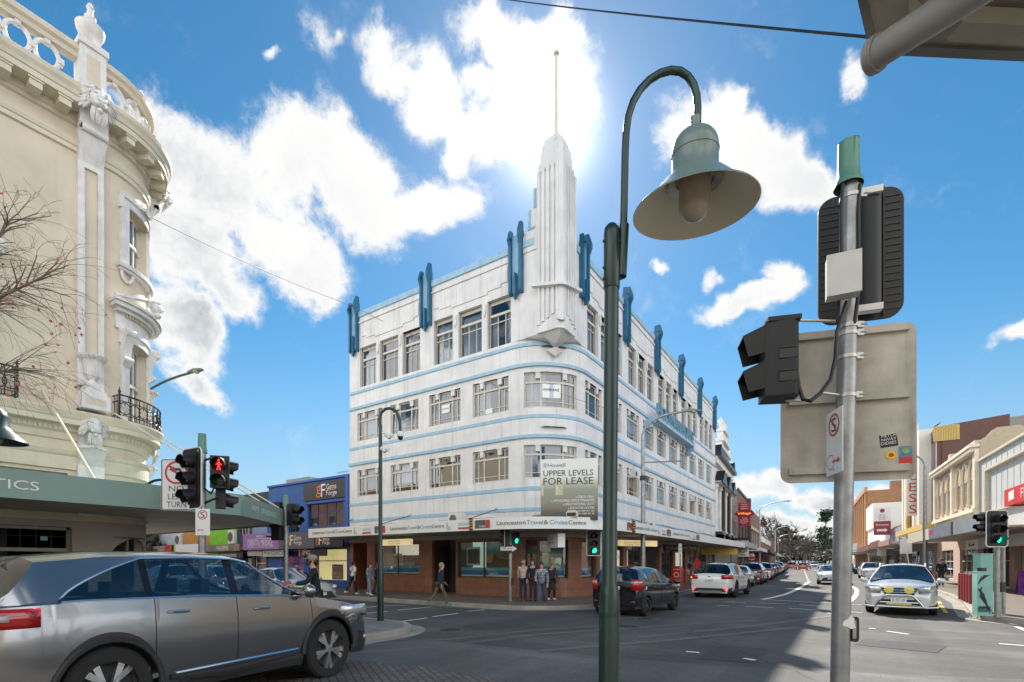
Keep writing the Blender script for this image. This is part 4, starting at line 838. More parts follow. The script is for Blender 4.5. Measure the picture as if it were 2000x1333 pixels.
def lion(name, c, t, n, sc, parent):
    """a lion mask: shaggy mane, brow, muzzle and nose, on a moulded block"""
    b = MB(CO); rr = random.Random(5); up = Vector((0, 0, 1))
    def q(a, o, z): return c+t*a*sc+n*o*sc+up*z*sc
    b.prism([q(-.24, 0, -.5), q(.24, 0, -.5), q(.24, .10, -.5), q(.24, .26, .0), q(.24, .30, .42), q(-.24, .30, .42), q(-.24, .26, 0), q(-.24, .10, -.5)][:1] + [q(-.24, .12, -.46), q(-.24, .28, .40), q(-.24, 0, .42)], t*.48*sc)
    for i in range(150):                       # mane locks
        a = rr.uniform(-.25, 1.25)*pi; r = rr.uniform(.14, .27); x, z = cos(a)*r, .06+sin(a)*r*1.15
        if z < -.34: continue
        o = .28+.16*(1-r/.3)+rr.uniform(-.02, .05); d = Vector((cos(a), 0, sin(a)))
        e = q(x+d.x*.09+rr.uniform(-.03, .03), o-.03, z+d.z*.06-.05); b.tube([q(x, o-.05, z), q(x*1.1, o+.02, z), e], [.035*sc, .03*sc, .008*sc], 5)
    b.ball(q(0, .37, .06), .165*sc, 12, 0, (.9, 1, 1.2)); b.prism([q(-.05, .40, .16), q(.05, .40, .16), q(.065, .56, -.06), q(-.065, .56, -.06)], n*.03*sc)
    b.ball(q(0, .50, -.06), .085*sc, 10, 0, (1, 1, 1)); b.ball(q(0, .46, .04), .06*sc, 8, 0, (1, 1.2, 1.6))
    for x in (-.06, .06): b.ball(q(x, .50, -.10), .055*sc, 8); b.ball(q(x*1.25, .47, .12), .045*sc, 8, 0, (1.3, 1, .6)); b.ball(q(x*2.6, .33, .22), .05*sc, 8)
    b.ball(q(0, .46, -.19), .055*sc, 8); 
    for i in range(26): 
        x = rr.uniform(-.12, .12); b.tube([q(x, .44, -.16), q(x*1.2, .42, -.32), q(x*.9, .36, -.42)], [.022*sc, .018*sc, .005*sc], 4)
    b.build(name, m_trim, parent)
def leafy(name, c, t, n, w_, h_, parent):
    b = MB(CO); up = Vector((0, 0, 1))
    for k in range(9):
        a = (k-4)/4.0
        for lay in (0, 1):
            o0 = .30 if lay == 0 else .20
            pts = [c+t*a*w_*.28+n*.10+up*(-h_*.0), c+t*a*w_*.38+n*(.2)+up*h_*.45, c+t*a*w_*.5+n*(o0)+up*h_*(1-.12*abs(a)), c+t*a*w_*.52+n*(o0+.07)+up*h_*(.93-.14*abs(a))]
            b.tube(pts, [.02, .042, .045, .012], 5)
    b.prism([c-t*w_/2-up*.0, c-t*w_/2+n*.12, c-t*w_/2+n*.30+up*h_, c-t*w_/2+up*h_], t*w_)
    b.build(name, m_trim, parent)
def vase(name, c, parent, sc=1.0, flute=True):
    b = MB(CO); b.lathe([(.0, 0), (.13*sc, 0), (.13*sc, .05*sc), (.07*sc, .08*sc), (.06*sc, .12*sc), (.10*sc, .14*sc), (.14*sc, .2*sc), (.16*sc, .45*sc), (.20*sc, .62*sc), (.31*sc, .70*sc), (.32*sc, .73*sc), (.24*sc, .72*sc), (0, .66*sc)], c, 20)
    if flute:
        for k in range(18):
            a = 2*pi*k/18; b.tube([Vector(c)+Vector((cos(a)*r*sc, sin(a)*r*sc, z*sc)) for r, z in ((.145, .22), (.165, .45), (.205, .62), (.31, .705))], [.012*sc, .016*sc, .018*sc, .03*sc], 4)
    b.build(name, m_trim, parent)
def pilaster(s, far=False):
    c, t, n = frame_at(s); up = Vector((0, 0, 1))
    def bx_(mb, a0, a1, o0, o1, z0, z1): mb.obox(c+t*(a0+a1)/2+n*(o0+o1)/2+up*(z0+z1)/2, t*(a1-a0)/2, n*(o1-o0)/2, up*(z1-z0)/2)
    b = MB(CO); bx_(b, -.215, -.11, 0, .12, 5.3, 9.95); bx_(b, .11, .215, 0, .12, 5.3, 9.95); bx_(b, -.11, .11, 0, .12, 9.82, 9.95); bx_(b, -.11, .11, 0, .12, 5.3, 5.5)
    bx_(b, -.125, -.11, 0, .135, 5.5, 9.82); bx_(b, .11, .125, 0, .135, 5.5, 9.82); bx_(b, -.22, .22, 0, .13, 2.6, 3.65)
    ps = b.build('pilaster', m_trim, CB); b = MB(CO); bx_(b, -.11, .11, 0, .07, 5.5, 9.82); b.build('pilaster_panel', m_crm, ps)
    lion('lion_head', c+n*.16+up*11.0, t, n, .98, ps); leafy('acanthus_console', c+up*9.92, t, n, .42, .62, ps)
    b = MB(CO); bx_(b, -.215, .215, 0, .36, 10.46, 10.62); b.tube([c-t*.215+n*.32+up*10.50, c+t*.215+n*.32+up*10.50], .075, 10); b.build('console_roll', m_trim, ps)
    b = MB(CO); bx_(b, -.24, .24, 0, .42, 4.78, 5.08); bx_(b, -.20, .20, .02, .36, 5.08, 5.17); bx_(b, -.16, .16, .05, .32, 5.17, 5.26); bx_(b, -.12, .12, .08, .28, 5.26, 5.34); pd = b.build('vase_pedestal', m_trim, ps)
    b = MB(CO); bx_(b, -.17, .17, .41, .423, 4.86, 5.0); b.build('pedestal_panel', m_ctrim, pd)
    vase('vase', c+n*.18+up*5.34, ps, .78)
    lion('lion_head', c+up*4.42, t, n, .80, ps); leafy('acanthus_console', c+up*3.62, t, n, .40, .42, ps)
    b = MB(CO); bx_(b, -.215, .215, -.15, .25, 11.3, 12.25); bx_(b, -.25, .25, -.18, .29, 12.25, 12.38); pd = b.build('roof_pedestal', m_trim, CB)
    b = MB(CO); bx_(b, -.11, .11, .245, .253, 11.55, 12.1); b.build('pedestal_panel', m_crm, pd)
    b = MB(CO); uc = c+n*.05+up*12.38
    b.lathe([(0, 0), (.17, 0), (.17, .04), (.09, .07), (.06, .13), (.10, .16), (.19, .24), (.24, .36), (.25, .43), (.19, .47), (.10, .50), (.07, .58), (.10, .62), (.10, .66), (.06, .70), (.05, .82), (.07, .86), (.03, .95), (0, .98)], uc, 24); b.build('urn', m_trim, pd)
pilaster(S1-.27); pilaster(S1+SA+.27)
m_sash = M('white_sash', (.74, .73, .70), .5, var=.06)
m_sun = M('dark_blind', (.10, .12, .14), .6, var=.15, scale=2)
def sash(h, P=vp):
    s0, s1, z0, z1 = h; f = MB(CO); D = .20; zm = (z0+z1)/2
    for a, b in ((s0, s0+.05), (s1-.05, s1)): bars(f, P, a, b, z0, z1, D)
    bars(f, P, s0+.05, s1-.05, z0, z0+.06, D); bars(f, P, s0+.05, s1-.05, z1-.07, z1, D); bars(f, P, s0+.05, s1-.05, zm-.03, zm+.04, D, t=.07)
    bars(f, P, (s0+s1)/2-.015, (s0+s1)/2+.015, z0+.06, z1-.07, D-.003, t=.04)
    fr = f.build('window', m_sash, CB); g_ = MB(CO); n = 6
    for i in range(n):
        a, b = P(s0+(s1-s0)*i/n, D-.02), P(s0+(s1-s0)*(i+1)/n, D-.02); g_.quad((a[0], a[1], z0), (b[0], b[1], z0), (b[0], b[1], z1), (a[0], a[1], z1))
    g_.build('pane', m_win, fr); g_ = MB(CO)
    for i in range(n):
        a, b = P(s0+(s1-s0)*i/n, D+.06), P(s0+(s1-s0)*(i+1)/n, D+.06); g_.quad((a[0], a[1], z0), (b[0], b[1], z0), (b[0], b[1], z1), (a[0], a[1], z1))
    g_.build('blind', m_sun, fr); return fr
def arcbar(mb, s0, s1, z0, z1, o0, o1):
    n = max(1, int((s1-s0)/.09)); pth = [vp(s0+(s1-s0)*i/n) for i in range(n+1)]
    mb.sweep(pth, [(o0, z0), (o1, z0), (o1, z1), (o0, z1), (o0, z0)])
def surround(h, hood):
    s0, s1, z0, z1 = h; fr = sash(h); b = MB(CO)
    arcbar(b, s0-.15, s0, z0, z1+.0, -.01, .05); arcbar(b, s1, s1+.15, z0, z1, -.01, .05); arcbar(b, s0-.15, s1+.15, z1, z1+.16, -.01, .05)
    arcbar(b, s0-.18, s0-.13, z0-.0, z1+.22, -.01, .075); arcbar(b, s1+.13, s1+.18, z0, z1+.22, -.01, .075)
    arcbar(b, s0-.22, s0-.13, z1-.1, z1+.26, -.01, .08); arcbar(b, s1+.13, s1+.22, z1-.1, z1+.26, -.01, .08); arcbar(b, s0-.13, s1+.13, z1+.16, z1+.24, -.01, .08)
    arcbar(b, s0-.21, s0-.13, z0, z0+.28, -.01, .08); arcbar(b, s1+.13, s1+.21, z0, z0+.28, -.01, .08); b.build('architrave', m_trim, fr)
    sb = MB(CO); arcbar(sb, s0-.25, s1+.25, z0-.09, z0, 0, .14); arcbar(sb, s0-.22, s1+.22, z0-.15, z0-.09, 0, .09); sb.build('sill', m_trim, fr)
    mid = (s0+s1)/2; c, t, n = frame_at(mid); up = Vector((0, 0, 1))
    if not hood:
        for sd in (s0-.05, s1+.05):
            c2, t2, n2 = frame_at(sd); d = MB(CO); d.tube([c2+t2*(.13*cos(pi*i/8))+n2*.05+up*(z0-.16-.2*sin(pi*i/8)) for i in range(9)], .035, 6); d.build('sill_swag', m_trim, fr)
        d = MB(CO)
        for r in (.10, .14, .18): d.tube([c+t*(r*cos(pi*i/10))+n*.08+up*(z1+.16+r*1.1*sin(pi*i/10)) for i in range(11)], .03, 6)
        for k in range(7): a = pi*(k+.5)/7; d.tube([c+n*.10+up*(z1+.17), c+t*.12*cos(a)+n*.12+up*(z1+.17+.13*sin(a))], [.012, .03], 5)
        d.build('shell_keystone', m_trim, fr)
    else:
        e = MB(CO); arcbar(e, s0-.28, s1+.28, z1+.20, z1+.55, 0, .06); arcbar(e, s0-.30, s1+.30, z1+.55, z1+.63, 0, .17); arcbar(e, s0-.36, s1+.36, z1+.63, z1+.72, 0, .26); arcbar(e, s0-.38, s1+.38, z1+.72, z1+.78, 0, .31); e.build('entablature', m_trim, fr)
        e = MB(CO); q = s0-.1
        while q < s1+.1: block(e, q, .03, .06, .12, z1+.49, z1+.55); q += .06
        e.build('dentil_course', m_ctrim, fr)
        e = MB(CO); rr = random.Random(9)
        for k in range(60): q = rr.uniform(s0, s1); p = vp(q); e.ball((p[0]+p[2]*.055, p[1]+p[3]*.055, z1+.30+rr.uniform(-.09, .12)), rr.uniform(.012, .03), 5)
        e.build('foliage_frieze', m_trim, fr)
        for sg in (-1, 1):                   # swan-neck pediment
            e = MB(CO); pts = []
            for i in range(9):
                f_ = i/8; q = (s0-.36 if sg < 0 else s1+.36)*(1-f_)+(mid+sg*.10)*f_; p = vp(q); z = z1+.78+.05+.22*f_**2*(3-2*f_); pts.append(Vector((p[0]+p[2]*.22, p[1]+p[3]*.22, z)))
            e.tube(pts, [.05]*9, 6); e.lathe([(0, -.05), (.10, -.05), (.10, .05), (.05, .06), (0, .06)], pts[-1], 12, axis=n); e.build('scroll_pediment', m_trim, fr)
        e = MB(CO); e.ball(c+n*.30+up*(z1+.98), .12, 10, 0, (1, 1, 1.3)); e.ball(c+n*.42+up*(z1+.95), .04, 6); e.ball(c+n*.28+up*(z1+1.10), .11, 8, 0, (1.2, 1.2, .6)); e.ball(c+n*.33+up*(z1+.83), .08, 8)
        for k in range(14): a = pi*k/13; e.tube([c+t*.13*cos(a)+n*.26+up*(z1+1.0+.13*sin(a)), c+t*.19*cos(a)+n*.22+up*(z1+.93+.13*sin(a))], [.03, .01], 4)
        e.build('mask', m_trim, fr)
        for sd in (s0-.10, s1+.10):
            c2, t2, n2 = frame_at(sd); e = MB(CO)
            e.prism([c2-t2*.09+up*z for z in ()] or [c2-t2*.09+n2*o+up*z for o, z in ((.03, z1+.22), (.25, z1+.20), (.27, z1+.08), (.2, z1-.02), (.14, z1-.2), (.12, z1-.42), (.17, z1-.5), (.05, z1-.62), (.03, z1-.3))], t2*.18)
            e.lathe([(.0, -.10), (.09, -.10), (.09, .10), (0, .10)], c2+n2*.2+up*(z1+.12), 14, axis=t2); e.lathe([(.0, -.10), (.055, -.10), (.055, .10), (0, .10)], c2+n2*.14+up*(z1-.46), 12, axis=t2)
            e.build('scroll_bracket', m_trim, fr)
surround(UW, False); surround(LU, False); surround(LW, True); surround(LL, True)
m_irn = M('black_wrought_iron', (.012, .013, .018), .4, .3, var=.1)
def iron_rail(s0, s1, o, z0, z1):
    b = MB(CO); n = max(4, int((s1-s0)/.07)); P = [vp(s0+(s1-s0)*i/n) for i in range(n+1)]; P = [Vector((p[0]+p[2]*o, p[1]+p[3]*o, 0)) for p in P]
    up = Vector((0, 0, 1))
    for z, r in ((z0, .012), (z1, .018), (z1-.13, .01), (z0+.09, .01)): b.tube([p+up*z for p in P], r, 5)
    for i, p in enumerate(P): 
        if i % 2 == 0: b.tube([p+up*z0, p+up*(z0+.09)], .008, 4); b.tube([p+up*(z1-.13), p+up*z1], .008, 4)
    m_ = max(2, int((s1-s0)*1.2/.2))
    for k in range(m_):
        q = s0+(s1-s0)*(k+.5)/m_; p = vp(q); c = Vector((p[0]+p[2]*o, p[1]+p[3]*o, (z0+z1)/2-.02)); t = Vector((-p[3], p[2], 0)); r = .115
        b.tube([c+t*r*cos(2*pi*i/14)+up*r*1.1*sin(2*pi*i/14) for i in range(15)], .011, 5, cap=False)
        for a in range(4): b.tube([c+t*r*cos(a*pi/2)+up*r*1.1*sin(a*pi/2), c+t*r*.6*cos(a*pi/2)+up*r*.6*sin(a*pi/2)], .009, 4)
        q2 = vp(s0+(s1-s0)*k/m_); b.tube([Vector((q2[0]+q2[2]*o, q2[1]+q2[3]*o, z0)), Vector((q2[0]+q2[2]*o, q2[1]+q2[3]*o, z1))], .012, 4)
    for p, pp in ((P[0], vp(s0)), (P[-1], vp(s1))):
        w0 = Vector((pp[0], pp[1], 0)); 
        for z in (z0, z1, z1-.13, z0+.09): b.tube([p+up*z, w0+up*z], .012, 4)
        for f_ in (.33, .66): x = p.lerp(w0, f_); b.tube([x+up*z0, x+up*z1], .009, 4)
        b.tube([p+up*z0, p+up*(z1+.04)], .022, 6); b.ball(p+up*(z1+.07), .03, 6); b.tube([p+up*(z1+.09), p+up*(z1+.16)], [.015, .004], 5)
    return b.build('balcony_railing', m_irn, CB)
iron_rail(ang(7), ang(88), .28, 4.72, 5.24); iron_rail(S1-3.6, S1-1.42, .28, 4.75, 5.3)
rd = MB(CO)
for y, z0, (x1, y1) in ((2.95, 5.05, (-10.75, 3.1)), (-1.5, 5.05, (-10.75, -1.3))): rd.tube([(XV+.05, y, z0), (x1, y1, 3.05)], .022, 6)
rd.tube([(vp(ang(2))[0]+.4, vp(ang(2))[1], 4.78), (-11.3, 6.3, 3.05)], .018, 6); rd.tube([(vp(ang(70))[0]+.2, vp(ang(70))[1]+.35, 4.6), (-12.2, 7.3, 3.05)], .018, 6)
rd.build('canopy_rod', m_ctrim, CB)
b = MB(CO); b.lathe([(0, .06), (.06, .06), (.10, .03), (.17, .03), (.18, 0)], (XV, 2.95, 5.05), 12, axis=(1, 0, 0))
for k in range(8): b.ball((XV+.03, 2.95+.14*cos(k*pi/4), 5.05+.14*sin(k*pi/4)), .05, 6)
b.build('rosette', m_ctrim, CB)
for a, bq_ in ((S1-5.6, S1-3.1), (S1-3.05, S1-.62)):
    f = MB(CO); 
    for q0, q1 in ((a, a+.05), (bq_-.05, bq_)): bars(f, vp, q0, q1, 2.95, 3.46, .19)
    bars(f, vp, a+.05, bq_-.05, 2.95, 3.0, .19); bars(f, vp, a+.05, bq_-.05, 3.41, 3.46, .19); fr = f.build('transom_window', m_sash, CB); pane(vp, a, bq_, 2.95, 3.46, .17, fr, m_win)
f = MB(CO); bars(f, vp, ang(14), ang(70), 3.26, 3.32, .19); fr = f.build('transom_window', m_sash, CB); pane(vp, ang(14), ang(70), 2.7, 3.32, .17, fr, m_win)
gw = MB(CO); AR = (ang(6), ang(62))
wall_holes(gw, vp, vfull, 0, 2.5, [(S1-6.0, S1-.55, .55, 2.36), (AR[0], AR[1], .3, 2.2)], .22); gw.build('shopfront_wall', m_taupe, CB)
f = MB(CO)
for q in (S1-6.0, S1-4.2, S1-2.35, S1-.60): bars(f, vp, q, q+.05, .55, 2.36, .2)
bars(f, vp, S1-6.0, S1-.55, .55, .62, .2); bars(f, vp, S1-6.0, S1-.55, 1.86, 1.93, .21); bars(f, vp, S1-6.0, S1-.55, 2.3, 2.36, .2)
fr = f.build('shop_window', M('taupe_frame', (.40, .36, .30), .5), CB); pane(vp, S1-6.0, S1-.55, .55, 2.36, .18, fr, m_shopg)
ld = MB(CO)
for k in range(24): q = S1-5.9+k*.23; bars(ld, vp, q, q+.012, 1.93, 2.3, .17, t=.01)
bars(ld, vp, S1-5.95, S1-.6, 2.16, 2.17, .17, t=.01); ld.build('leadlight', m_dark, fr)
for q in (S1-4.9, S1-3.0, S1-1.0): ld = MB(CO); bars(ld, vp, q, q+.11, 2.08, 2.16, .165, t=.005); ld.build('blue_glass_square', M('blue_glass', (.05, .28, .36), .2), fr)
for q in (S1-3.75, S1-1.75):
    ld = MB(CO); p = vp(q, .16); cq = Vector((p[0], p[1], 1.96)); tq = Vector((0, 1, 0))
    for k in range(-2, 3): ld.tube([cq, cq+tq*.05*k+Vector((0, 0, .2)), cq+tq*.085*k+Vector((0, 0, .30))], [.012, .018, .006], 4)
    ld.build('leadlight_flower', M('leadlight_blue', (.05, .07, .14), .3), fr)
ia = MB(CO)    # arch-headed opening
for sd in (0, 1):
    pts = []
    for i in range(9):
        a = pi/2*i/8; q = (AR[0]+(AR[1]-AR[0])*.55*(1-cos(a)) if sd == 0 else AR[1]-(AR[1]-AR[0])*.45*(1-cos(a))); pts.append((q, 1.75+.42*sin(a)))
    pts.append((AR[0] if sd == 0 else AR[1], 2.2))
    ia.poly([(vp(q, .02)[0], vp(q, .02)[1], z) for q, z in pts])
ia.build('arch_spandrel', m_taupe, CB)
f = MB(CO); bars(f, vp, AR[0], AR[1], 1.72, 1.77, .2); bars(f, vp, (AR[0]+AR[1])/2-.02, (AR[0]+AR[1])/2+.02, 1.77, 2.2, .2); fr = f.build('shop_window', MATS['taupe_frame'], CB); pane(vp, AR[0], AR[1], .3, 2.2, .18, fr, m_shopg)
cz0, cz1 = 2.62, 3.06
cp_ = [(-10.5, -12, 1, 0), (-10.5, 5.44, .93, .37), (-12.5, 7.6, .45, .89), (-28, 7.6, 0, 1)]
cn = MB(CO); cn.sweep(cp_, [(-.05, cz0), (0, cz0), (0, cz1), (-.05, cz1)]); cnp = cn.build('canopy', m_sage, CB)
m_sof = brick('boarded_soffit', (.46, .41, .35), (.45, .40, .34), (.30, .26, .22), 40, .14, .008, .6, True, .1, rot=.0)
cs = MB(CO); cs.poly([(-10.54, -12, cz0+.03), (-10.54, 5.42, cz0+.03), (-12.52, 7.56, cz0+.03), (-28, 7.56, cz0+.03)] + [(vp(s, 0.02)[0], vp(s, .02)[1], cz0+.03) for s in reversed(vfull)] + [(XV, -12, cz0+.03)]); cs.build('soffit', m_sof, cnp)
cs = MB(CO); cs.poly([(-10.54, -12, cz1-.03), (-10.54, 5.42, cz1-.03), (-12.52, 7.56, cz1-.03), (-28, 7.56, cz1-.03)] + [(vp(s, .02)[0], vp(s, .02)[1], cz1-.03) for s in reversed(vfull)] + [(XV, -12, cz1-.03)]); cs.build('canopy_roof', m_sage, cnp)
m_pal = M('pale_sage_lettering', (.78, .82, .78), .5)
word('ORTHODONTICS', (-10.492, .22, 2.76), (0, 1, 0), 2.1, .14, m_pal, cnp, CO)
dv = Vector((-12.5+10.5, 7.6-5.44, 0)).normalized(); nv = Vector((dv.y, -dv.x, 0))
word('ivory', Vector((-10.5, 5.44, 2.75))+dv*.62+nv*.012, dv, .45, .2, m_pal, cnp, CO); word('ORTHODONTICS', Vector((-10.5, 5.44, 2.78))+dv*1.22+nv*.012, dv, 1.1, .12, m_pal, cnp, CO)
t = thing('gooseneck_lamp', 'black arched gooseneck lamp rising from the sage green canopy at the cream building corner', 'lamp', (-11.9, 4.6, 3.03)); b = MB()
b.tube([(.0, -.35, 0), (0, -.33, .12)] + [(0, -.02-.32*cos(pi*i/10), .12+.22*sin(pi*i/10)) for i in range(11)] + [(0, .31, .0)], .028, 7); b.build('arm', m_irn, t)
b = MB(); b.lathe([(.02, .06), (.05, .05), (.10, -.02), (.11, -.03)], (0, .31, -.02), 14); b.build('lamp_shade', m_irn, t)
def SP(o, ux, n):
    o, ux, n = Vector((*o, 0)), Vector((*ux, 0)).normalized(), Vector((*n, 0)).normalized()
    def P(s, dep=0.0): q = o+ux*s-n*dep; return (q.x, q.y, n.x, n.y)
    P.o, P.ux, P.n = o, ux, n; return P
def use_off(o):
    global OFF; OFF = tuple(o)
m_fw = M('white_timber_frame', (.68, .67, .64), .5, var=.1); m_dkw = M('dark_window_frame', (.05, .05, .055), .45, var=.1)
m_roofg = M('grey_iron_roof', (.30, .32, .33), .5, .2, var=.2, scale=3, streak=.2); m_tile = brick('red_roof_tiles', (.30, .12, .07), (.25, .10, .06), (.12, .05, .03), .3, .25, .02, .8)
def building(label, o, ux, n, ln, dp, ht, wall, wins=(), frame=None, side=None, gl=None, name='shop_building', dep=.15, muntins=1, z0=0.0, mats2=None):
    """street building: pierced front wall, side and back walls, flat roof, each window a part with its pane"""
    P = SP(o, ux, n); T = thing(name, label, 'building', (P.o.x, P.o.y, 0)); OF = (P.o.x, P.o.y, 0); use_off(OF)
    w = MB(OF); wall_holes(w, P, [0, ln], z0, ht, [x[:4] for x in wins], dep)
    a, b, c, d = P(0), P(ln), P(ln, dp), P(0, dp)
    w.build('front_wall', wall, T); s = MB(OF)
    for p, q in ((a, d), (d, c), (c, b)): s.quad((p[0], p[1], z0), (q[0], q[1], z0), (q[0], q[1], ht), (p[0], p[1], ht))
    s.build('side_wall', side or wall, T)
    r = MB(OF); r.quad(*[(p[0], p[1], ht-.15) for p in (a, b, c, d)]); r.build('roof', m_roofg, T)
    il = MB(OF); e, f_, g1, h1 = P(.05, .9), P(ln-.05, .9), P(ln-.05, .9), P(.05, .9); il.quad((e[0], e[1], z0), (f_[0], f_[1], z0), (f_[0], f_[1], ht-.2), (e[0], e[1], ht-.2)); il.build('interior', MATS['office_interior'], T)
    for x in wins:
        s0, s1, q0, q1 = x[:4]; fmat = frame or m_fw; b = MB(OF); W_ = .05
        for p, q in ((s0, s0+W_), (s1-W_, s1)): bars(b, P, p, q, q0, q1, dep)
        bars(b, P, s0+W_, s1-W_, q0, q0+W_, dep); bars(b, P, s0+W_, s1-W_, q1-W_, q1, dep)
        nm = x[4] if len(x) > 4 else muntins
        for k in range(nm): q = s0+(s1-s0)*(k+1)/(nm+1); bars(b, P, q-.02, q+.02, q0+W_, q1-W_, dep-.003)
        if q1-q0 > 1.2: bars(b, P, s0+W_, s1-W_, q0+(q1-q0)*.6, q0+(q1-q0)*.6+.05, dep-.006)
        fr = b.build('window', fmat, T); pm = x[5] if len(x) > 5 else (gl or m_win)
        pane(P, s0, s1, q0, q1, dep-.02, fr, pm)
    return T, P
def pslab(T, P, s0, s1, o0, o1, z0, z1, mat, name, off=None):
    b = MB(off or OFF); p = [P(s0, -o0), P(s1, -o0), P(s1, -o1), P(s0, -o1)]
    b.prism([(q[0], q[1], z0) for q in p], (0, 0, z1-z0)); return b.build(name, mat, T)
def pword(T, P, s, a, z, w, h, mat, o=.01):
    p = P(a, -o); d = P.ux if P.rd > 0 else -P.ux; return word(s, (p[0], p[1], z), d, w, h, mat, T, OFF)
def mkP(P, rd): P.rd = rd; return P
YG = 18.2
def G(label, x0, x1, ht, wall, wins=(), **k):
    T, P = building(label, (x0, YG), (1, 0), (0, -1), x1-x0, 14, ht, wall, wins, **k); P.rd = 1; return T, P
m_bblue = brick('blue_painted_brick', (.014, .10, .36), (.012, .09, .33), (.008, .06, .24), .6, .22, .012, .55, False, .3)
T, P = G('bright blue painted brick shop building next to the white corner building', -31.6, -23.2, 6.5, m_bblue, [(4.3, 7.7, 3.75, 5.15, 3), (2.3, 3.45, 3.5, 4.9, 1, m_win), (1.6, 3.9, .5, 2.3, 0, m_shopg), (4.4, 8.0, .55, 2.45, 0, m_shopg)], frame=M('navy_frame', (.02, .05, .2), .5))
pslab(T, P, 0, 8.4, 0, .12, 6.5, 6.62, M('blue_coping', (.02, .09, .38), .5), 'coping'); pslab(T, P, 4.05, 7.95, 0, .08, 5.15, 5.28, MATS['blue_coping'], 'window_hood'); pslab(T, P, 8.1, 8.38, 0, .2, 3.2, 6.6, MATS['blue_coping'], 'pier')
pslab(T, P, 4.0, 8.1, .0, .10, 5.35, 6.38, m_black, 'billboard')
m_org = M('orange_lettering', (.62, .17, .04), .5); m_lw = M('white_lettering', (.78, .78, .76), .5)
def gforge(T, P, a, z, k, o=.12):
    for s, dx, dz, w, h, m_ in (('g', 0, .0, .55, .8, m_org), ('F', .55, .03, .45, .85, m_lw), ('Game', 1.12, .48, 1.05, .36, m_lw), ('Forge', 1.12, -.02, 1.1, .42, m_lw)): pword(T, P, s, a+dx*k, z+dz*k, w*k, h*k, m_, o)
    pslab(T, P, a+1.15*k, a+2.1*k, o-.01, o+.005, z+.40*k, z+.46*k, m_org, 'logo_bar')
gforge(T, P, 5.3, 5.47, .88)
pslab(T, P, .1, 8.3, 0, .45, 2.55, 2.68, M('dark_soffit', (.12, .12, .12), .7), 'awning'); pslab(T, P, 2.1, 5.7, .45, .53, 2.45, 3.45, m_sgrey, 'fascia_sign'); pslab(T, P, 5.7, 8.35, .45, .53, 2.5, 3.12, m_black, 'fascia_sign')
gforge(T, P, 2.9, 2.65, .72, .54); gforge(T, P, 5.85, 2.62, .6, .54)
hs_ = pslab(T, P, 3.9, 6.5, .2, .28, 2.0, 2.42, m_black, 'hanging_board'); gforge(T, P, 4.1, 2.06, .4, .29)
pslab(T, P, 3.8, 3.9, .2, .28, 2.0, 2.42, m_org, 'hanging_board_edge')
pslab(T, P, 1.65, 3.85, -.3, -.28, .5, 2.2, M('purple_window_film', (.18, .03, .30), .4, var=.3, scale=2), 'window_film'); pslab(T, P, 4.5, 7.9, -.7, -.65, .55, 2.4, M('glowing_yellow_lining', (.68, .55, .25), .7, var=.15, emit=.45), 'window_backing')  # yellow lining is given a glow so the shop window looks lit
pslab(T, P, 5.9, 6.9, -.6, -.56, .6, 1.5, m_dkw, 'display_cabinet'); pslab(T, P, 6.0, 6.8, -.56, -.55, .7, 1.05, M('poster_brick'), 'display_cabinet'); pslab(T, P, .7, 1.3, .09, .12, 3.0, 3.4, m_fw, 'small_notice')
pslab(T, P, 1.2, 3.6, -2.5, -.5, 6.5, 7.0, M('grey_plant_room', (.28, .30, .29), .6), 'plant_room')
b = MB(OFF); b.tube([(-26.2, 20, 6.4), (-26.2, 20, 7.3)], .02, 5); b.tube([(-26.9, 20, 7.3), (-25.5, 20, 7.3)], .015, 5)
for k in range(5): b.tube([(-26.8+.3*k, 19.7, 7.3), (-26.8+.3*k, 20.3, 7.3)], .01, 4)
b.build('tv_aerial', m_steel, T)
T, P = G('charcoal painted shop building beside the blue one, with the purple massage sign', -35.6, -31.6, 6.3, M('charcoal_render', (.035, .04, .045), .7, var=.15), [(.5, 1.7, 3.5, 4.7, 2), (.4, 1.9, .4, 2.3, 0, m_shopg), (2.3, 3.7, .4, 2.3, 0, m_shopg)])
pslab(T, P, 2.1, 3.9, .0, .05, 3.3, 4.6, M('pale_blue_render', (.20, .30, .46), .6), 'painted_panel'); pslab(T, P, 0, 4, 0, .45, 2.5, 2.62, MATS['dark_soffit'], 'awning')
pslab(T, P, 1.8, 6.05, .45, .53, 2.45, 3.5, M('purple_sign_face', (.30, .14, .38), .5, var=.15, scale=2), 'fascia_sign'); pword(T, P, 'ORIENTAL MASSAGE', 2.4, 2.68, 3.0, .42, m_lw, .54); pword(T, P, 'RITAS', 3.5, 3.24, .8, .14, m_lw, .54)
pslab(T, P, 2.35, 5.5, .53, .535, 2.6, 2.62, m_lw, 'sign_rule'); pslab(T, P, 2.35, 5.5, .53, .535, 3.15, 3.17, m_lw, 'sign_rule')
pslab(T, P, 3.9, 6.5, .25, .33, 2.0, 2.4, M('mint_sign_face', (.5, .62, .55), .5), 'hanging_board'); pword(T, P, 'MASSAGE', 4.05, 2.07, 2.3, .26, M('dark_green_lettering', (.01, .10, .07), .5), .34)
pslab(T, P, 2.0, 3.8, .25, .33, 2.05, 2.4, M('grey_sign_face', (.42, .42, .40), .5), 'hanging_board'); pslab(T, P, .6, 1.5, -.5, -.48, .5, 1.9, M('poster_cream'), 'window_display'); pslab(T, P, 2.6, 3.4, -.4, -.38, .5, 2.0, M('poster_brown'), 'window_display')
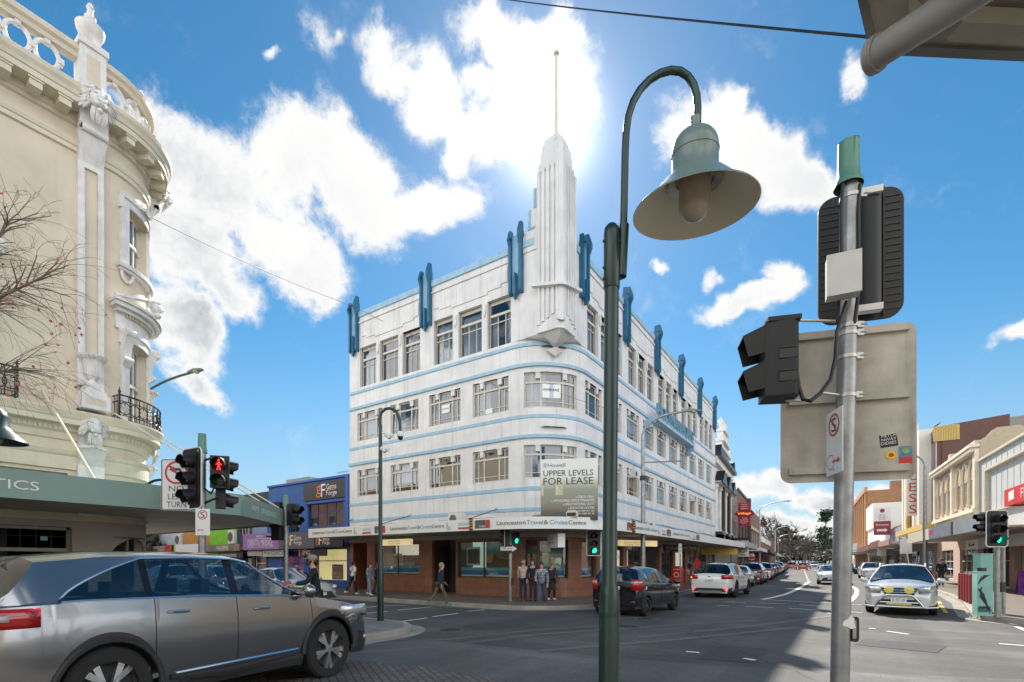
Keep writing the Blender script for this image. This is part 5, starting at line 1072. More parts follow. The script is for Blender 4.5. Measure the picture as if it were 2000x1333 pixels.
T, P = G('lime green painted brick shop building with a white air conditioner', -39.5, -35.6, 5.4, brick('lime_painted_brick', (.20, .58, .015), (.19, .54, .015), (.14, .42, .012), .5, .16, .012, .6, False, .3), [(.3, 3.6, .4, 2.2, 2, m_shopg)])
pslab(T, P, 0, 3.9, 0, .45, 2.45, 2.6, MATS['dark_soffit'], 'awning'); pslab(T, P, 0, 5.2, .45, .53, 2.4, 2.88, M('olive_camo_fascia', (.22, .19, .13), .5, var=.5, scale=1.2), 'fascia_sign'); pword(T, P, 'WARHAMMER', 2.1, 2.48, 1.7, .3, m_lw, .54)
pslab(T, P, 2.0, 5.3, .25, .33, 1.9, 2.35, m_black, 'hanging_board'); pword(T, P, 'WARHAMMER', 2.3, 2.02, 2.2, .2, m_lw, .34)
acunit((-36.1, 18.05, 2.95), (1, 0, 0), 'white air conditioner unit against the lime green wall', .9, .95, .4)
T, P = G('orange painted brick shop building left of the lime green one', -43.9, -39.5, 5.2, brick('orange_painted_brick', (.52, .24, .02), (.49, .22, .02), (.38, .16, .015), .5, .16, .012, .6, False, .3), [(.4, 3.9, .4, 2.2, 2, m_shopg)])
pslab(T, P, 0, 4.4, 0, .45, 2.45, 2.6, MATS['dark_soffit'], 'awning'); pslab(T, P, .0, 4.2, .45, .53, 2.35, 3.0, m_fasc, 'fascia_sign'); pslab(T, P, -.6, 0, .45, .53, 2.35, 3.0, M('lime_sign', (.2, .58, .02), .5), 'fascia_sign')
T, P = G('pale grey painted brick building at the far left end of the shop row', -48.2, -43.9, 5.2, brick('pale_grey_brick', (.50, .54, .60), (.47, .51, .57), (.38, .41, .46), .5, .16, .012, .6, False, .3), [(.4, 3.9, .4, 2.2, 2, m_shopg)])
pslab(T, P, 0, 4.3, 0, .45, 2.45, 2.6, MATS['dark_soffit'], 'awning'); pslab(T, P, 2.4, 4.0, .45, .53, 2.35, 3.0, m_red, 'fascia_sign'); pslab(T, P, -5, 2.4, .45, .53, 2.4, 2.95, M('mottled_banner', (.38, .28, .30), .5, var=.6, scale=1.5), 'fascia_sign')
acunit((-44.4, 18.05, 2.95), (1, 0, 0), 'white air conditioner unit against the pale grey brick wall', .9, .95, .4)
T, P = G('dark glazed building behind the left end of the shop row', -70, -48.2, 4.6, M('dark_green_glazing', (.03, .045, .035), .4, var=.4, scale=1), [(1, 20, .5, 2.4, 6)])
def fx(y): return 8.0-.055*(y-31)
RU = (-.055, 1.0); RN = (-1.0, -.055)
def Rb(label, y0, y1, ht, wall, wins=(), dp=16, **k):
    ln = (y1-y0)*sqrt(1+.055**2); T, P = building(label, (fx(y0), y0), RU, RN, ln, dp, ht, wall, wins, **k); P.rd = -1; return T, P
m_clad = M('white_metal_cladding', (.55, .55, .54), .45, var=.06, scale=1, streak=.15)
T, P = Rb('low white clad corner building with the red awning at the right edge', 21, 44.6, 8.3, m_clad, [(1, 22.5, .2, 2.7, 7, m_shopg)], side=M('beige_render', (.55, .44, .29), .7))
for q in range(46): pslab(T, P, .25+q*.5, .29+q*.5, 0, .02, 4.6, 8.25, m_clad, 'cladding_rib') if q % 2 == 0 else None
for a, b_, c, d in ((10.0, 21.8, 7.35, 7.47), (10.0, 21.8, 4.7, 4.8), (10.0, 10.15, 4.8, 7.35), (21.65, 21.8, 4.8, 7.35)): pslab(T, P, a, b_, 0, .22, c, d, M('cream_sign_frame', (.62, .55, .42), .5), 'sign_frame')
pslab(T, P, 5.5, 9.0, 0, .06, 4.6, 8.2, m_dkw, 'louvre_panel'); pslab(T, P, 0, 23.6, 0, .15, 8.25, 8.4, MATS['cream_sign_frame'], 'coping')
m_rfas = M('bright_red_fascia', (.66, .02, .02), .4, var=.05)
pslab(T, P, -2, 6.6, 0, 3.0, 3.92, 4.0, M('boarded_cream_soffit', (.50, .45, .36), .6, var=.1), 'awning'); rfz = pslab(T, P, -2, 6.6, 2.95, 3.02, 3.85, 4.5, m_rfas, 'red_fascia'); pslab(T, P, 6.55, 6.62, 0, 2.95, 3.85, 4.5, m_rfas, 'red_fascia')
pword(T, P, 'FLIGHT CENTRE', 4.75, 4.0, 4.6, .36, m_lw, 3.03)
b = MB(OFF); p, q = P(6.05, -3.03), P(5.45, -3.03); b.add([(p[0], p[1], 4.0), (q[0], q[1], 4.05), (q[0], q[1], 4.4), (p[0], p[1], 4.36)], [(0, 1, 2, 3)]); b.build('logo', m_lw, T)
pslab(T, P, 9.5, 29.5, 0, 2.9, 3.2, 3.28, M('pale_soffit', (.46, .44, .40), .7), 'awning')
for a, b_, mt_ in ((9.5, 15.0, M('silver_fascia', (.40, .44, .50), .35, .5, var=.25, scale=1)), (15.0, 15.6, m_black), (15.6, 21.5, M('blue_grey_fascia', (.25, .28, .36), .3, .3, var=.5, scale=.8)), (21.5, 29.5, M('cream_fascia', (.60, .54, .42), .5, var=.1))): pslab(T, P, a, b_, 2.9, 2.98, 3.12, 3.85, mt_, 'awning_fascia')
pslab(T, P, 20.3, 21.3, 2.98, 3.0, 3.45, 3.7, m_red, 'fascia_sign')
pslab(T, P, -1, 8, 1.4, 1.5, 2.75, 3.2, m_fasc, 'hanging_board'); pword(T, P, 'MURRAY & CO', 5.5, 2.85, 3.2, .2, m_ink, 1.51); pslab(T, P, -1, 7.6, .8, .9, 2.4, 2.68, m_black, 'hanging_board'); pword(T, P, 'THE BANK', 5.2, 2.46, 2.4, .16, m_lw, .91)
pslab(T, P, -1, 5, 1.6, 1.7, 3.25, 3.6, m_red, 'hanging_board')
for a in (9.2, 4.5, .5): pslab(T, P, a, a+.25, -.05, .12, .1, 2.75, m_clad, 'shop_pier')
hb = pslab(T, P, 10.2, 17.5, 1.3, 1.4, 2.4, 2.95, M('grey_sign_face'), 'hanging_board'); pslab(T, P, 17.6, 20.2, 1.3, 1.4, 2.4, 2.95, M('poster_cream'), 'hanging_board')
b = MB(OFF); p = P(19.0, -1.41); b.tube([(p[0], p[1]+.5, 2.7), (p[0], p[1], 2.62), (p[0], p[1]-.7, 2.68)], .04, 5); b.tube([(p[0], p[1]+.3, 2.8), (p[0], p[1]+.6, 2.68), (p[0], p[1]+.3, 2.55)], .035, 5); b.build('sign_emblem', m_ink, T)
m_pink = M('dusty_pink_render', (.36, .20, .16), .7, var=.1)
for a, b_, mt_ in ((15.0, 17.5, m_pink), (19.5, 20.5, m_pink), (22.3, 23.6, M('purple_shop_wall', (.20, .03, .30), .5, var=.5, scale=3))): pslab(T, P, a, b_, 0, .12, 0, 2.7, mt_, 'shopfront_panel')
pslab(T, P, 15.6, 16.6, .12, .14, 1.2, 2.3, M('poster_brown'), 'menu_board')
m_vcr = M('victorian_cream_render', (.80, .72, .56), .65, var=.1, scale=1, streak=.08); m_vpk = M('pale_pink_render', (.62, .46, .38), .65, var=.1)
bays = []
for g0 in (.7, 7.0):
    for k in range(3): bays.append((g0+k*1.75+.25, g0+k*1.75+1.45))
T, P = Rb('cream Victorian two storey building with six arched windows and a curved side gable', 44.7, 57.5, 9.3, m_vpk, [(a, b_, 5.6, 7.35, 0) for a, b_ in bays]+[(1, 5, .3, 2.6, 2, m_shopg), (7, 11.5, .3, 2.6, 2, m_shopg)], frame=m_vcr, side=M('beige_render'))
for a, b_ in bays:
    c = (a+b_)/2; r = (b_-a)/2; q = P(c, -.0); b = MB(OFF); n = P.n
    cc = Vector((q[0], q[1], 7.55)); b.tube([cc+P.ux*(r+.12)*cos(pi*i/12)+n*.06+Vector((0, 0, (r+.12)*1.55*sin(pi*i/12))) for i in range(13)], .085, 6); b.build('window_arch', m_vcr, T)
    b = MB(OFF); b.poly([cc+P.ux*r*cos(pi*i/12)+n*.02+Vector((0, 0, r*1.5*sin(pi*i/12))) for i in range(13)]); b.build('tympanum', M('ochre_tympanum', (.50, .33, .17), .7), T)
    for q in (a-.17, b_+.17):
        e = MB(OFF); p = P(q, -.04); 
        for z0_, z1_, w_ in ((5.5, 5.75, .12), (5.75, 7.3, .07), (7.3, 7.55, .12)): e.lathe([(w_, z0_), (w_, z1_)], (p[0], p[1], 0), 10)
        e.build('column', m_vcr, T)
for a in (0, 6.25, 12.4): pslab(T, P, a, a+.45, 0, .25, 5.2, 9.2, m_vcr, 'pilaster')
pslab(T, P, 0, 12.8, 0, .35, 5.0, 5.25, m_vcr, 'string_course'); pslab(T, P, 0, 12.8, 0, .2, 4.4, 5.0, m_vcr, 'frieze'); pslab(T, P, -.1, 12.9, 0, .55, 9.3, 9.5, m_vcr, 'cornice'); pslab(T, P, 0, 12.8, 0, .25, 9.5, 9.75, m_vpk, 'parapet'); pslab(T, P, 6.2, 6.8, .0, .35, 9.5, 10.0, m_vpk, 'parapet_block')
for k in range(32): pslab(T, P, .1+k*.4, .3+k*.4, 0, .48, 9.02, 9.3, m_vcr, 'bracket')
b = MB(OFF); prof = [(7.0, 9.2), (7.05, 9.75), (7.35, 9.95), (7.6, 10.3), (7.85, 10.45), (8.9, 10.45), (9.4, 10.2), (10.0, 9.95), (11.5, 9.85), (14, 9.85), (14, 8), (7.0, 8)]
b.prism([(x+.25, 44.66, z) for x, z in prof], (0, .3, 0)); b.build('curved_gable', M('beige_render'), T)
m_cin = M('cinema_cream', (.78, .74, .66), .6, var=.06, streak=.08); m_gold = M('cinema_gold', (.60, .42, .13), .6, var=.1, streak=.1); m_brn = M('fly_tower_brown', (.155, .075, .06), .75, var=.12, streak=.1)
T, P = Rb('art deco cinema with white and gold fins and a maroon fly tower', 57.6, 74, 12.6, M('mauve_render', (.42, .33, .30), .7), [(14, 15, 7, 11, 0), (1, 6, .3, 2.8, 2, m_shopg), (8, 14, .3, 2.8, 2, m_shopg)], side=m_brn)
for i, (a, w_, ht, mt_, o) in enumerate(((2.2, 1.2, 14.0, m_cin, .9), (3.6, .6, 12.6, m_gold, .5), (4.4, .9, 13.2, m_cin, .7), (5.5, .6, 11.5, m_gold, .5), (6.3, .9, 12.8, m_cin, .7), (7.4, .7, 14.2, m_gold, .4), (8.3, 1.4, 14.8, m_brn, .5), (9.9, .8, 14.6, m_gold, .8), (11.0, .9, 13.2, m_cin, .6), (12.1, .6, 12.0, m_gold, .5), (13, .8, 11, m_cin, .5), (15.3, .9, 12.2, m_cin, .4))):
    pslab(T, P, a, a+w_, -.2, o, 5.0, ht, mt_, 'fin')
pslab(T, P, 8.2, 9.8, .5, .75, 14.3, 14.9, m_gold, 'fin_cap'); pslab(T, P, 8.2, 9.8, .5, .75, 13.4, 13.8, m_gold, 'fin_cap')
for a in (5.7, 12.2): pslab(T, P, a, a+.5, .5, .53, 6.0, 9.0, M('amber_panel', (.5, .34, .05), .4), 'amber_panel')
pslab(T, P, 0, 16.2, 0, 1.0, 4.6, 5.1, m_gold, 'ledge')
b = MB(OFF); b.prism([(6.4, 57.55, 12.5), (11.2, 57.55, 12.5), (11.2, 57.55, 14.0), (6.4, 57.55, 13.6)], (0, 10, 0)); b.prism([(6.9, 57.5, 8), (11.15, 57.5, 8), (11.15, 57.5, 12.5), (6.9, 57.5, 12.5)], (0, .1, 0)); b.build('fly_tower', m_brn, T)
b = MB(OFF); 
for k in range(10): b.box(6.32+.17*k, 6.42+.17*k, 57.42, 57.5, 12.3, 13.62)
b.box(6.3, 8.05, 57.47, 57.52, 12.3, 13.65); b.build('ribbed_panel', m_gold, T)
b = MB(OFF); b.box(6.6, 7.6, 57.3, 57.5, 9.9, 10.15); b.prism([(6.6, 57.35, 9.9), (7.6, 57.35, 9.9), (6.6, 57.35, 9.0)], (0, .1, 0)); b.build('wall_bracket', m_brn, T)
S = thing('vertical_sign', 'tall cream sign reading PRINCESS in red letters on the cinema front', 'sign', (5.24, 62, -.75)); S.scale = (.85, 1, .96); b = MB(); b.box(-.55, .55, -.15, .15, 7.2, 16.4); b.build('sign_box', M('cream_sign_box', (.72, .70, .66), .5), S)
for i, ch in enumerate('PRINCESS'): word(ch, (-.33, -.16, 15.25-i*1.12), (1, 0, 0), .2 if ch == 'I' else .68, .86, m_rfas, S)
b = MB()
for z in (8.2, 15.0): b.tube([(.5, 0, z), (1.6, 0, z)], .05, 5)
b.build('sign_arm', m_steel, S)
pslab(T, P, -1, 16, 0, 3.4, 3.3, 3.5, M('pale_soffit'), 'awning'); pslab(T, P, -1, 7, 3.4, 3.5, 3.2, 3.75, m_pink, 'awning_fascia'); pslab(T, P, 7, 16, 3.4, 3.5, 3.25, 3.95, M('maroon_fascia', (.22, .09, .07), .5), 'awning_fascia')
pslab(T, P, 5, 10, 1.8, 1.9, 2.6, 3.1, m_black, 'hanging_board'); pword(T, P, 'PRINCESS THEATRE', 9.6, 2.75, 4.2, .22, m_lw, 1.91)
T, P = Rb('low pink brick shop with a maroon verandah beyond the cinema', 74.2, 92, 6.2, M('grey_mauve_render', (.27, .25, .27), .7), [(2, 5, 3.8, 5.2, 1), (1, 7, .3, 2.7, 3, m_shopg), (9, 16, .3, 2.7, 3, m_shopg)])
b = MB(OFF); b.prism([(fx(75), 75, 6.2), (fx(75)+5, 75, 8.6), (fx(75)+10, 75, 6.2)], (-.6, 9, 0)); b.build('tiled_roof', m_tile, T)
pslab(T, P, 0, 17.8, 0, 3.4, 3.2, 3.35, M('pale_soffit'), 'awning'); pslab(T, P, 0, 17.8, 3.4, 3.5, 3.05, 3.75, M('maroon_fascia'), 'awning_fascia'); pslab(T, P, 1, 7, 1.8, 1.9, 2.55, 3.0, m_black, 'hanging_board'); pword(T, P, 'THE BAR', 6.5, 2.65, 4, .22, m_lw, 1.91)
S = thing('hotel_sign', 'white and maroon upright sign with Entrance and an arrow on the sunny side', 'sign', (fx(86)-1.0, 86, 0)); b = MB(); b.box(-.95, .95, -.15, .15, 5.9, 9.2); b.build('sign_panel', m_fasc, S); b = MB(); b.box(-.95, .95, -.17, .17, 5.4, 7.3); b.build('sign_panel', M('maroon_panel', (.30, .03, .05), .5), S)
word('Entrance', (-.7, -.18, 6.65), (1, 0, 0), 1.4, .34, m_lw, S); word('Best', (-.3, -.16, 8.05), (1, 0, 0), .6, .22, M('maroon_panel'), S); word('Western', (-.55, -.16, 7.78), (1, 0, 0), 1.1, .2, M('maroon_panel'), S); word('PLUS', (-.35, -.16, 7.5), (1, 0, 0), .7, .2, M('maroon_panel'), S)
b = MB(); b.poly([(-.6, -.18, 5.9), (.25, -.18, 5.9), (.25, -.18, 5.75), (.6, -.18, 6.05), (.25, -.18, 6.35), (.25, -.18, 6.2), (-.6, -.18, 6.2)]); b.build('arrow', m_lw, S)
b = MB(); b.lathe([(0, 0), (.28, 0)], (0, -.165, 8.75), 12, axis=(0, -1, 0)); b.build('emblem', M('maroon_panel'), S); b = MB(); b.tube([(.9, 0, 6), (.9, 0, 3.4)], .08, 6); b.build('post', m_steel, S)
T, P = Rb('white rendered shop building with a tall white parapet block', 92.2, 118, 7.6, m_cin, [(3, 22, .3, 2.7, 6, m_shopg)])
pslab(T, P, 14, 25.5, -6, .3, 7.6, 11.8, m_cin, 'parapet_block'); pslab(T, P, 0, 25.5, 0, 3.4, 3.3, 3.8, m_fasc, 'awning'); pslab(T, P, 0, 25.5, 3.4, 3.45, 3.5, 4.6, M('grey_sign_face'), 'awning_fascia')
m_ob = brick('orange_brick', (.38, .17, .07), (.34, .15, .06), (.28, .2, .13), .23, .076, .01, .8); 
T, P = Rb('tall orange brick building with pale ribs on the sunny side, far along the street', 118.5, 150, 15.5, m_ob, [(2+5*k, 5+5*k, 5+3.4*j, 6.8+3.4*j, 1) for k in range(6) for j in range(3)])
for k in range(7): pslab(T, P, .6+5*k, 1.4+5*k, 0, .4, 3.5, 15.2, M('terracotta_rib', (.48, .25, .12), .7), 'rib')
pslab(T, P, 0, 31.5, 0, .5, 15.2, 16.2, M('terracotta_rib'), 'parapet'); pslab(T, P, 4, 6, -6, -4, 15.4, 17.6, m_ob, 'chimney'); pslab(T, P, 0, 31, 0, 3.2, 3.3, 3.9, m_fasc, 'awning')
T, P = Rb('low far shop with a terracotta roof at the end of the sunny side', 152, 185, 6, m_vcr, [(2+4*k, 4.5+4*k, .5, 2.5, 1) for k in range(7)]); b = MB(OFF); b.prism([(fx(152), 152, 6), (fx(152)+6, 152, 10.5), (fx(152)+12, 152, 6)], (-1.8, 33, 0)); b.build('tiled_roof', m_tile, T)
T, P = Rb('grey weatherboard house behind the parked cars on the sunny side', 190, 235, 5.5, M('grey_mauve_render'), [(3+5*k, 5+5*k, 1, 2.5, 1) for k in range(7)])
bd_ = thing('bird', 'small dark bird perched on the gold ribbed corner of the cinema roof', 'bird', (6.55, 57.6, 13.66)); b = MB(); b.tube([(-.26, 0, .02), (-.1, 0, .10), (.06, 0, .17), (.15, 0, .27), (.20, 0, .31), (.27, 0, .29)], [.02, .06, .075, .045, .045, .006], 8); b.tube([(.0, .02, .1), (0, .02, -.02)], .01, 4); b.build('body', m_black, bd_)
T, P = building('grey ribbed parapet building with an iron hip roof behind the sunny row', (12.0, 62), (1, 0), (0, -1), 14, 14, 13.4, M('olive_grey_render', (.30, .29, .25), .7), (), z0=0)
b = MB(OFF); b.prism([(11.6, 61.7, 13.2), (18.4, 61.7, 13.2), (20.2, 61.7, 16.1), (13.2, 61.7, 15.6), (13.2, 61.7, 14.6), (11.6, 61.7, 14.6)], (0, .5, 0))
for k in range(4): b.box(13.4+1.6*k, 13.7+1.6*k, 61.55, 61.7, 13.3, 15.4)
b.build('ribbed_parapet', M('olive_grey_render'), T); b = MB(OFF); b.add([(15.5, 60, 13.0), (30, 60, 13.0), (30, 75, 13.0), (15.5, 75, 13.0), (20, 66, 16), (30, 66, 16)], [(0, 1, 5, 4), (0, 4, 3), (4, 5, 2, 3), (1, 2, 5)]); b.build('hip_roof', m_roofg, T)
b = MB(OFF); b.tube([(18.5, 61.6, 15.5), (18.5, 61.6, 18.6)], .05, 5); b.tube([(18.5, 61.6, 17.4), (22.5, 61.6, 17.9)], .04, 5); b.lathe([(0, 0), (.35, .05), (.45, .16)], (18.5, 61.4, 16.8), 12, axis=(0, -1, 0)); b.build('roof_aerial', m_steel, T)
def lx_(y): return XC-.068*(y-44)+.0 if y > 44 else XC
LU_ = (-.068, 1.0); LN_ = (1.0, .068)
def Lb(label, y0, y1, ht, wall, wins=(), dp=14, inset=0.0, **k):
    ln = (y1-y0)*sqrt(1+.068**2); T, P = building(label, (lx_(y0)-inset, y0), LU_, LN_, ln, dp, ht, wall, wins, **k); P.rd = 1; return T, P
m_orn = M('white_ornate_stucco', (.74, .72, .69), .6, var=.12, scale=2, streak=.15, bump=.3); m_blk = M('black_gloss_paint', (.012, .012, .014), .35, var=.1)
T, P = Lb('white Victorian building with black trim, crow-stepped gable and urns beyond the white corner building', 46.9, 59, 11.4, m_orn, [(1.2, 3.0, 4.6, 8.6, 1), (5.2, 7.2, 4.6, 8.6, 1), (9.2, 11.0, 4.6, 8.6, 1)], frame=m_blk)
for c in (2.1, 6.2, 10.1):
    for sd in (-1, 1):
        q = P(c+sd*1.25, -.1); b = MB(OFF); 
        for z0_, z1_, r_ in ((4.4, 4.7, .24), (4.7, 8.4, .16), (8.4, 8.8, .26)): b.lathe([(r_, z0_), (r_, z1_)], (q[0], q[1], 0), 12)
        b.build('column', m_orn, T)
    b = MB(OFF); b.prism([Vector(P(c-1.7)[:2]+(8.8,)), Vector(P(c+1.7)[:2]+(8.8,)), Vector(P(c)[:2]+(10.1,))], P.n*.75); b.build('window_pediment', m_blk, T); pslab(T, P, c-1.6, c+1.6, 0, .6, 8.75, 8.95, m_orn, 'pediment_base'); pslab(T, P, c-1.3, c+1.3, 0, .7, 4.15, 4.4, m_blk, 'sill'); b = MB(OFF); b.prism([Vector(P(c-1.4)[:2]+(3.3,)), Vector(P(c+1.4)[:2]+(3.3,)), Vector(P(c)[:2]+(4.15,))], P.n*.7); b.build('lower_pediment', m_blk, T)
for a in (3.6, 4.3, 7.9, 8.6): pslab(T, P, a, a+.3, 0, .45, 4.6, 8.9, m_blk, 'pilaster_strip')
pslab(T, P, 0, 12.1, 0, .7, 11.1, 11.45, m_blk, 'cornice'); pslab(T, P, 0, 12.1, 0, .35, 10.5, 11.1, m_orn, 'frieze'); b = MB(OFF); b.prism([Vector(P(.2)[:2]+(11.45,)), Vector(P(1.8)[:2]+(11.45,)), Vector(P(1)[:2]+(12.3,))], P.n*.6); b.prism([Vector(P(10.4)[:2]+(11.45,)), Vector(P(12)[:2]+(11.45,)), Vector(P(11.2)[:2]+(12.4,))], P.n*.6); b.build('cornice_pediment', m_blk, T)
for a, b_, z in ((2.2, 8.5, 12.3), (3.0, 7.7, 13.2), (3.8, 6.9, 14.3)): pslab(T, P, a, b_, -.2, .35, 11.45, z, m_orn, 'stepped_gable'); pslab(T, P, a-.15, b_+.15, -.25, .55, z-.12, z+.12, m_orn, 'gable_moulding')
for a in (4.2, 6.4): q = P(a, -.1); b = MB(OFF); b.lathe([(0, 14.4), (.22, 14.4), (.1, 14.6), (.28, 14.95), (.34, 15.15), (.15, 15.4), (.05, 15.6), (0, 15.62)], (q[0], q[1], 0), 12); b.build('urn', m_orn, T)
q = P(11.2, -.1); b = MB(OFF); b.lathe([(.3, 12.3), (.06, 13.4), (.12, 13.5), (0, 13.7)], (q[0], q[1], 0), 8); b.build('finial', m_orn, T)
pslab(T, P, -.2, 12.3, 0, 2.7, 2.95, 3.45, M('weathered_white_fascia', (.50, .50, .48), .6, var=.4, scale=.7), 'awning')
S = thing('shop_sign', 'black sign with white letters MINIMAX standing above the awning', 'sign', (lx_(57)+2.6, 57, 0)); b = MB(); b.box(-2.0, 1.0, -.1, .1, 3.6, 4.9); b.build('sign_panel', m_black, S); S.scale = (.55, .55, .55); S.location.z = 1.5; S.location.x -= .9; word('MINIMAX', (-1.75, -.11, 4.0), (1, 0, 0), 2.5, .45, m_lw, S); b = MB(); b.tube([(-.5, 0, 3.6), (-.5, 0, 3.0)], .05, 5); b.build('post', m_steel, S)
m_rb = brick('red_brick', (.27, .12, .085), (.23, .10, .07), (.20, .17, .14), .23, .076, .01, .8)
T, P = Lb('narrow grey concrete building with a red vertical sign', 59.3, 66, 10.2, M('grey_concrete_wall', (.27, .25, .22), .8, var=.3, scale=.6), [(1+1.8*k, 2.2+1.8*k, 4.2, 6.4, 1) for k in range(3)]); pslab(T, P, .5, 3, -4, -2, 10, 11.4, M('grey_plant_room'), 'roof_tank')
S = thing('vertical_sign', 'red shop sign with a glowing orange oval in its middle on the left side', 'sign', (lx_(62)+1.9, 62, 0)); m_dkr = M('crimson_sign', (.36, .015, .03), .45); S.scale = (.6, .6, .57); S.location.z = 2.2; S.location.x -= .7; b = MB(); b.box(-1.05, 1.05, -.18, .18, 6.3, 10.9); b.build('sign_panel', m_dkr, S)
b = MB(); b.add([(1.7*cos(2*pi*i/24), -.25+.5*k, 8.7+.68*sin(2*pi*i/24)) for k in (0, 1) for i in range(24)], [tuple(range(24)), tuple(range(47, 23, -1))] + [(i, (i+1) % 24, (i+1) % 24+24, i+24) for i in range(24)]); b.build('oval_panel', M('dark_oval', (.25, .02, .01), .4), S)
word('Village', (-1.2, -.26, 8.42), (1, 0, 0), 2.4, .55, M('orange_neon', (.9, .22, .05), .4, emit=1.2), S)
for i, s_ in enumerate(('THE', 'VILLAGE', 'IN THE', 'CITY')): word(s_, (-.42-(.25 if len(s_) > 5 else 0), -.19, 7.7-i*.36), (1, 0, 0), 1.3 if len(s_) > 5 else .84, .24, m_lw, S)
for i, s_ in enumerate(('TRADING', 'UNTIL', '5PM')): word(s_, (-.6, -.19, 10.4-i*.42), (1, 0, 0), 1.2, .24, m_lw, S)
b = MB(); 
for z in (6.8, 10.2): b.tube([(-1, 0, z), (-2.2, 0, z)], .05, 5)
b.build('sign_arm', m_steel, S)
T, P = Lb('red brick two storey building with big steel windows on the left side', 66.2, 80, 10.6, m_rb, [(1+4.2*k, 4.4+4.2*k, 4.6, 7.8, 3) for k in range(3)], frame=m_dkw); pslab(T, P, 13.2, 13.7, 0, .5, 3, 10.9, m_dkw, 'downpipe_pier'); pslab(T, P, 0, 13.8, 0, .15, 10.5, 10.8, m_dkw, 'coping'); pslab(T, P, 0, 13.8, 0, 2.6, 3.0, 3.4, m_fasc, 'awning')
T, P = Lb('long red brick building with pale lintels farther down the left side', 80.3, 104, 10.0, m_rb, [(1+3.8*k, 3.8+3.8*k, 4.6, 6.8, 2) for k in range(6)]); pslab(T, P, 0, 23.7, 0, .1, 6.9, 7.4, M('beige_render'), 'lintel_band'); pslab(T, P, 20, 21.5, -3, -1.5, 9.8, 13.4, M('dark_chimney', (.06, .055, .05), .8), 'chimney'); pslab(T, P, 0, 23.7, 0, 3.0, 3.0, 3.4, m_black, 'awning')
T, P = Lb('low white and brick shops at the far end of the left side', 104.5, 140, 6.2, m_rb, [(2+5*k, 5+5*k, .5, 2.6, 2) for k in range(6)]); pslab(T, P, 0, 35, 0, .3, 5.6, 6.6, m_fasc, 'parapet'); pslab(T, P, 0, 35, 0, 2.6, 3.0, 3.5, m_fasc, 'awning')
T, P = Lb('brick gabled building past the far left shops', 141, 175, 7.5, m_rb, [(2+5*k, 4+5*k, 3.6, 5.4, 1) for k in range(6)])
def interp(tab, x):
    if x <= tab[0][0]: return tab[0][1]
    for (a, b), (c, d) in zip(tab, tab[1:]):
        if x <= c:
            f = (x-a)/(c-a) if c > a else 1; return b+(d-b)*f
    return tab[-1][1]
def paint(name, rgb, metal=.35, rough=.32): return M(name, rgb, rough, metal, var=.05, scale=2.5, coat=1.0)
m_tyre = M('tyre_rubber', (.018, .018, .019), .8, var=.2, scale=12); m_alloy = M('alloy_wheel', (.50, .51, .52), .28, .85, var=.1); m_dalloy = M('dark_alloy', (.10, .10, .105), .35, .7, var=.1)
m_clado = M('black_cladding', (.028, .028, .030), .6, var=.15); m_gpil = M('gloss_black_pillar', (.008, .008, .01), .04, spec=.4); m_chrome = M('chrome', (.75, .76, .78), .12, 1.0, var=.03); m_cabin = M('dark_cabin', (.03, .03, .033), .8, var=.2)
m_cgl = glass('car_glass', (.55, .66, .74), .82, boost=.05); m_cgld = glass('tinted_car_glass', (.20, .24, .28), .7, boost=.01)
m_tail = M('tail_lamp_red', (.42, .008, .01), .18, coat=1, var=.1); m_tlit = M('lit_tail_lamp', (.9, .03, .02), .3, emit=1.6, var=.05); m_head = M('headlamp_lens', (.62, .66, .68), .12, .5, coat=1, var=.15, scale=25); m_amber = M('amber_lens', (.75, .25, .03), .2, coat=1); m_amlit = M('lit_indicator', (.95, .35, .04), .3, emit=1.5)
m_plate = M('number_plate', (.72, .74, .76), .5, var=.03); m_pblue = M('plate_blue', (.03, .06, .22), .5); m_fog = M('yellow_driving_lamp', (.75, .62, .12), .25, coat=1, var=.1, scale=30)
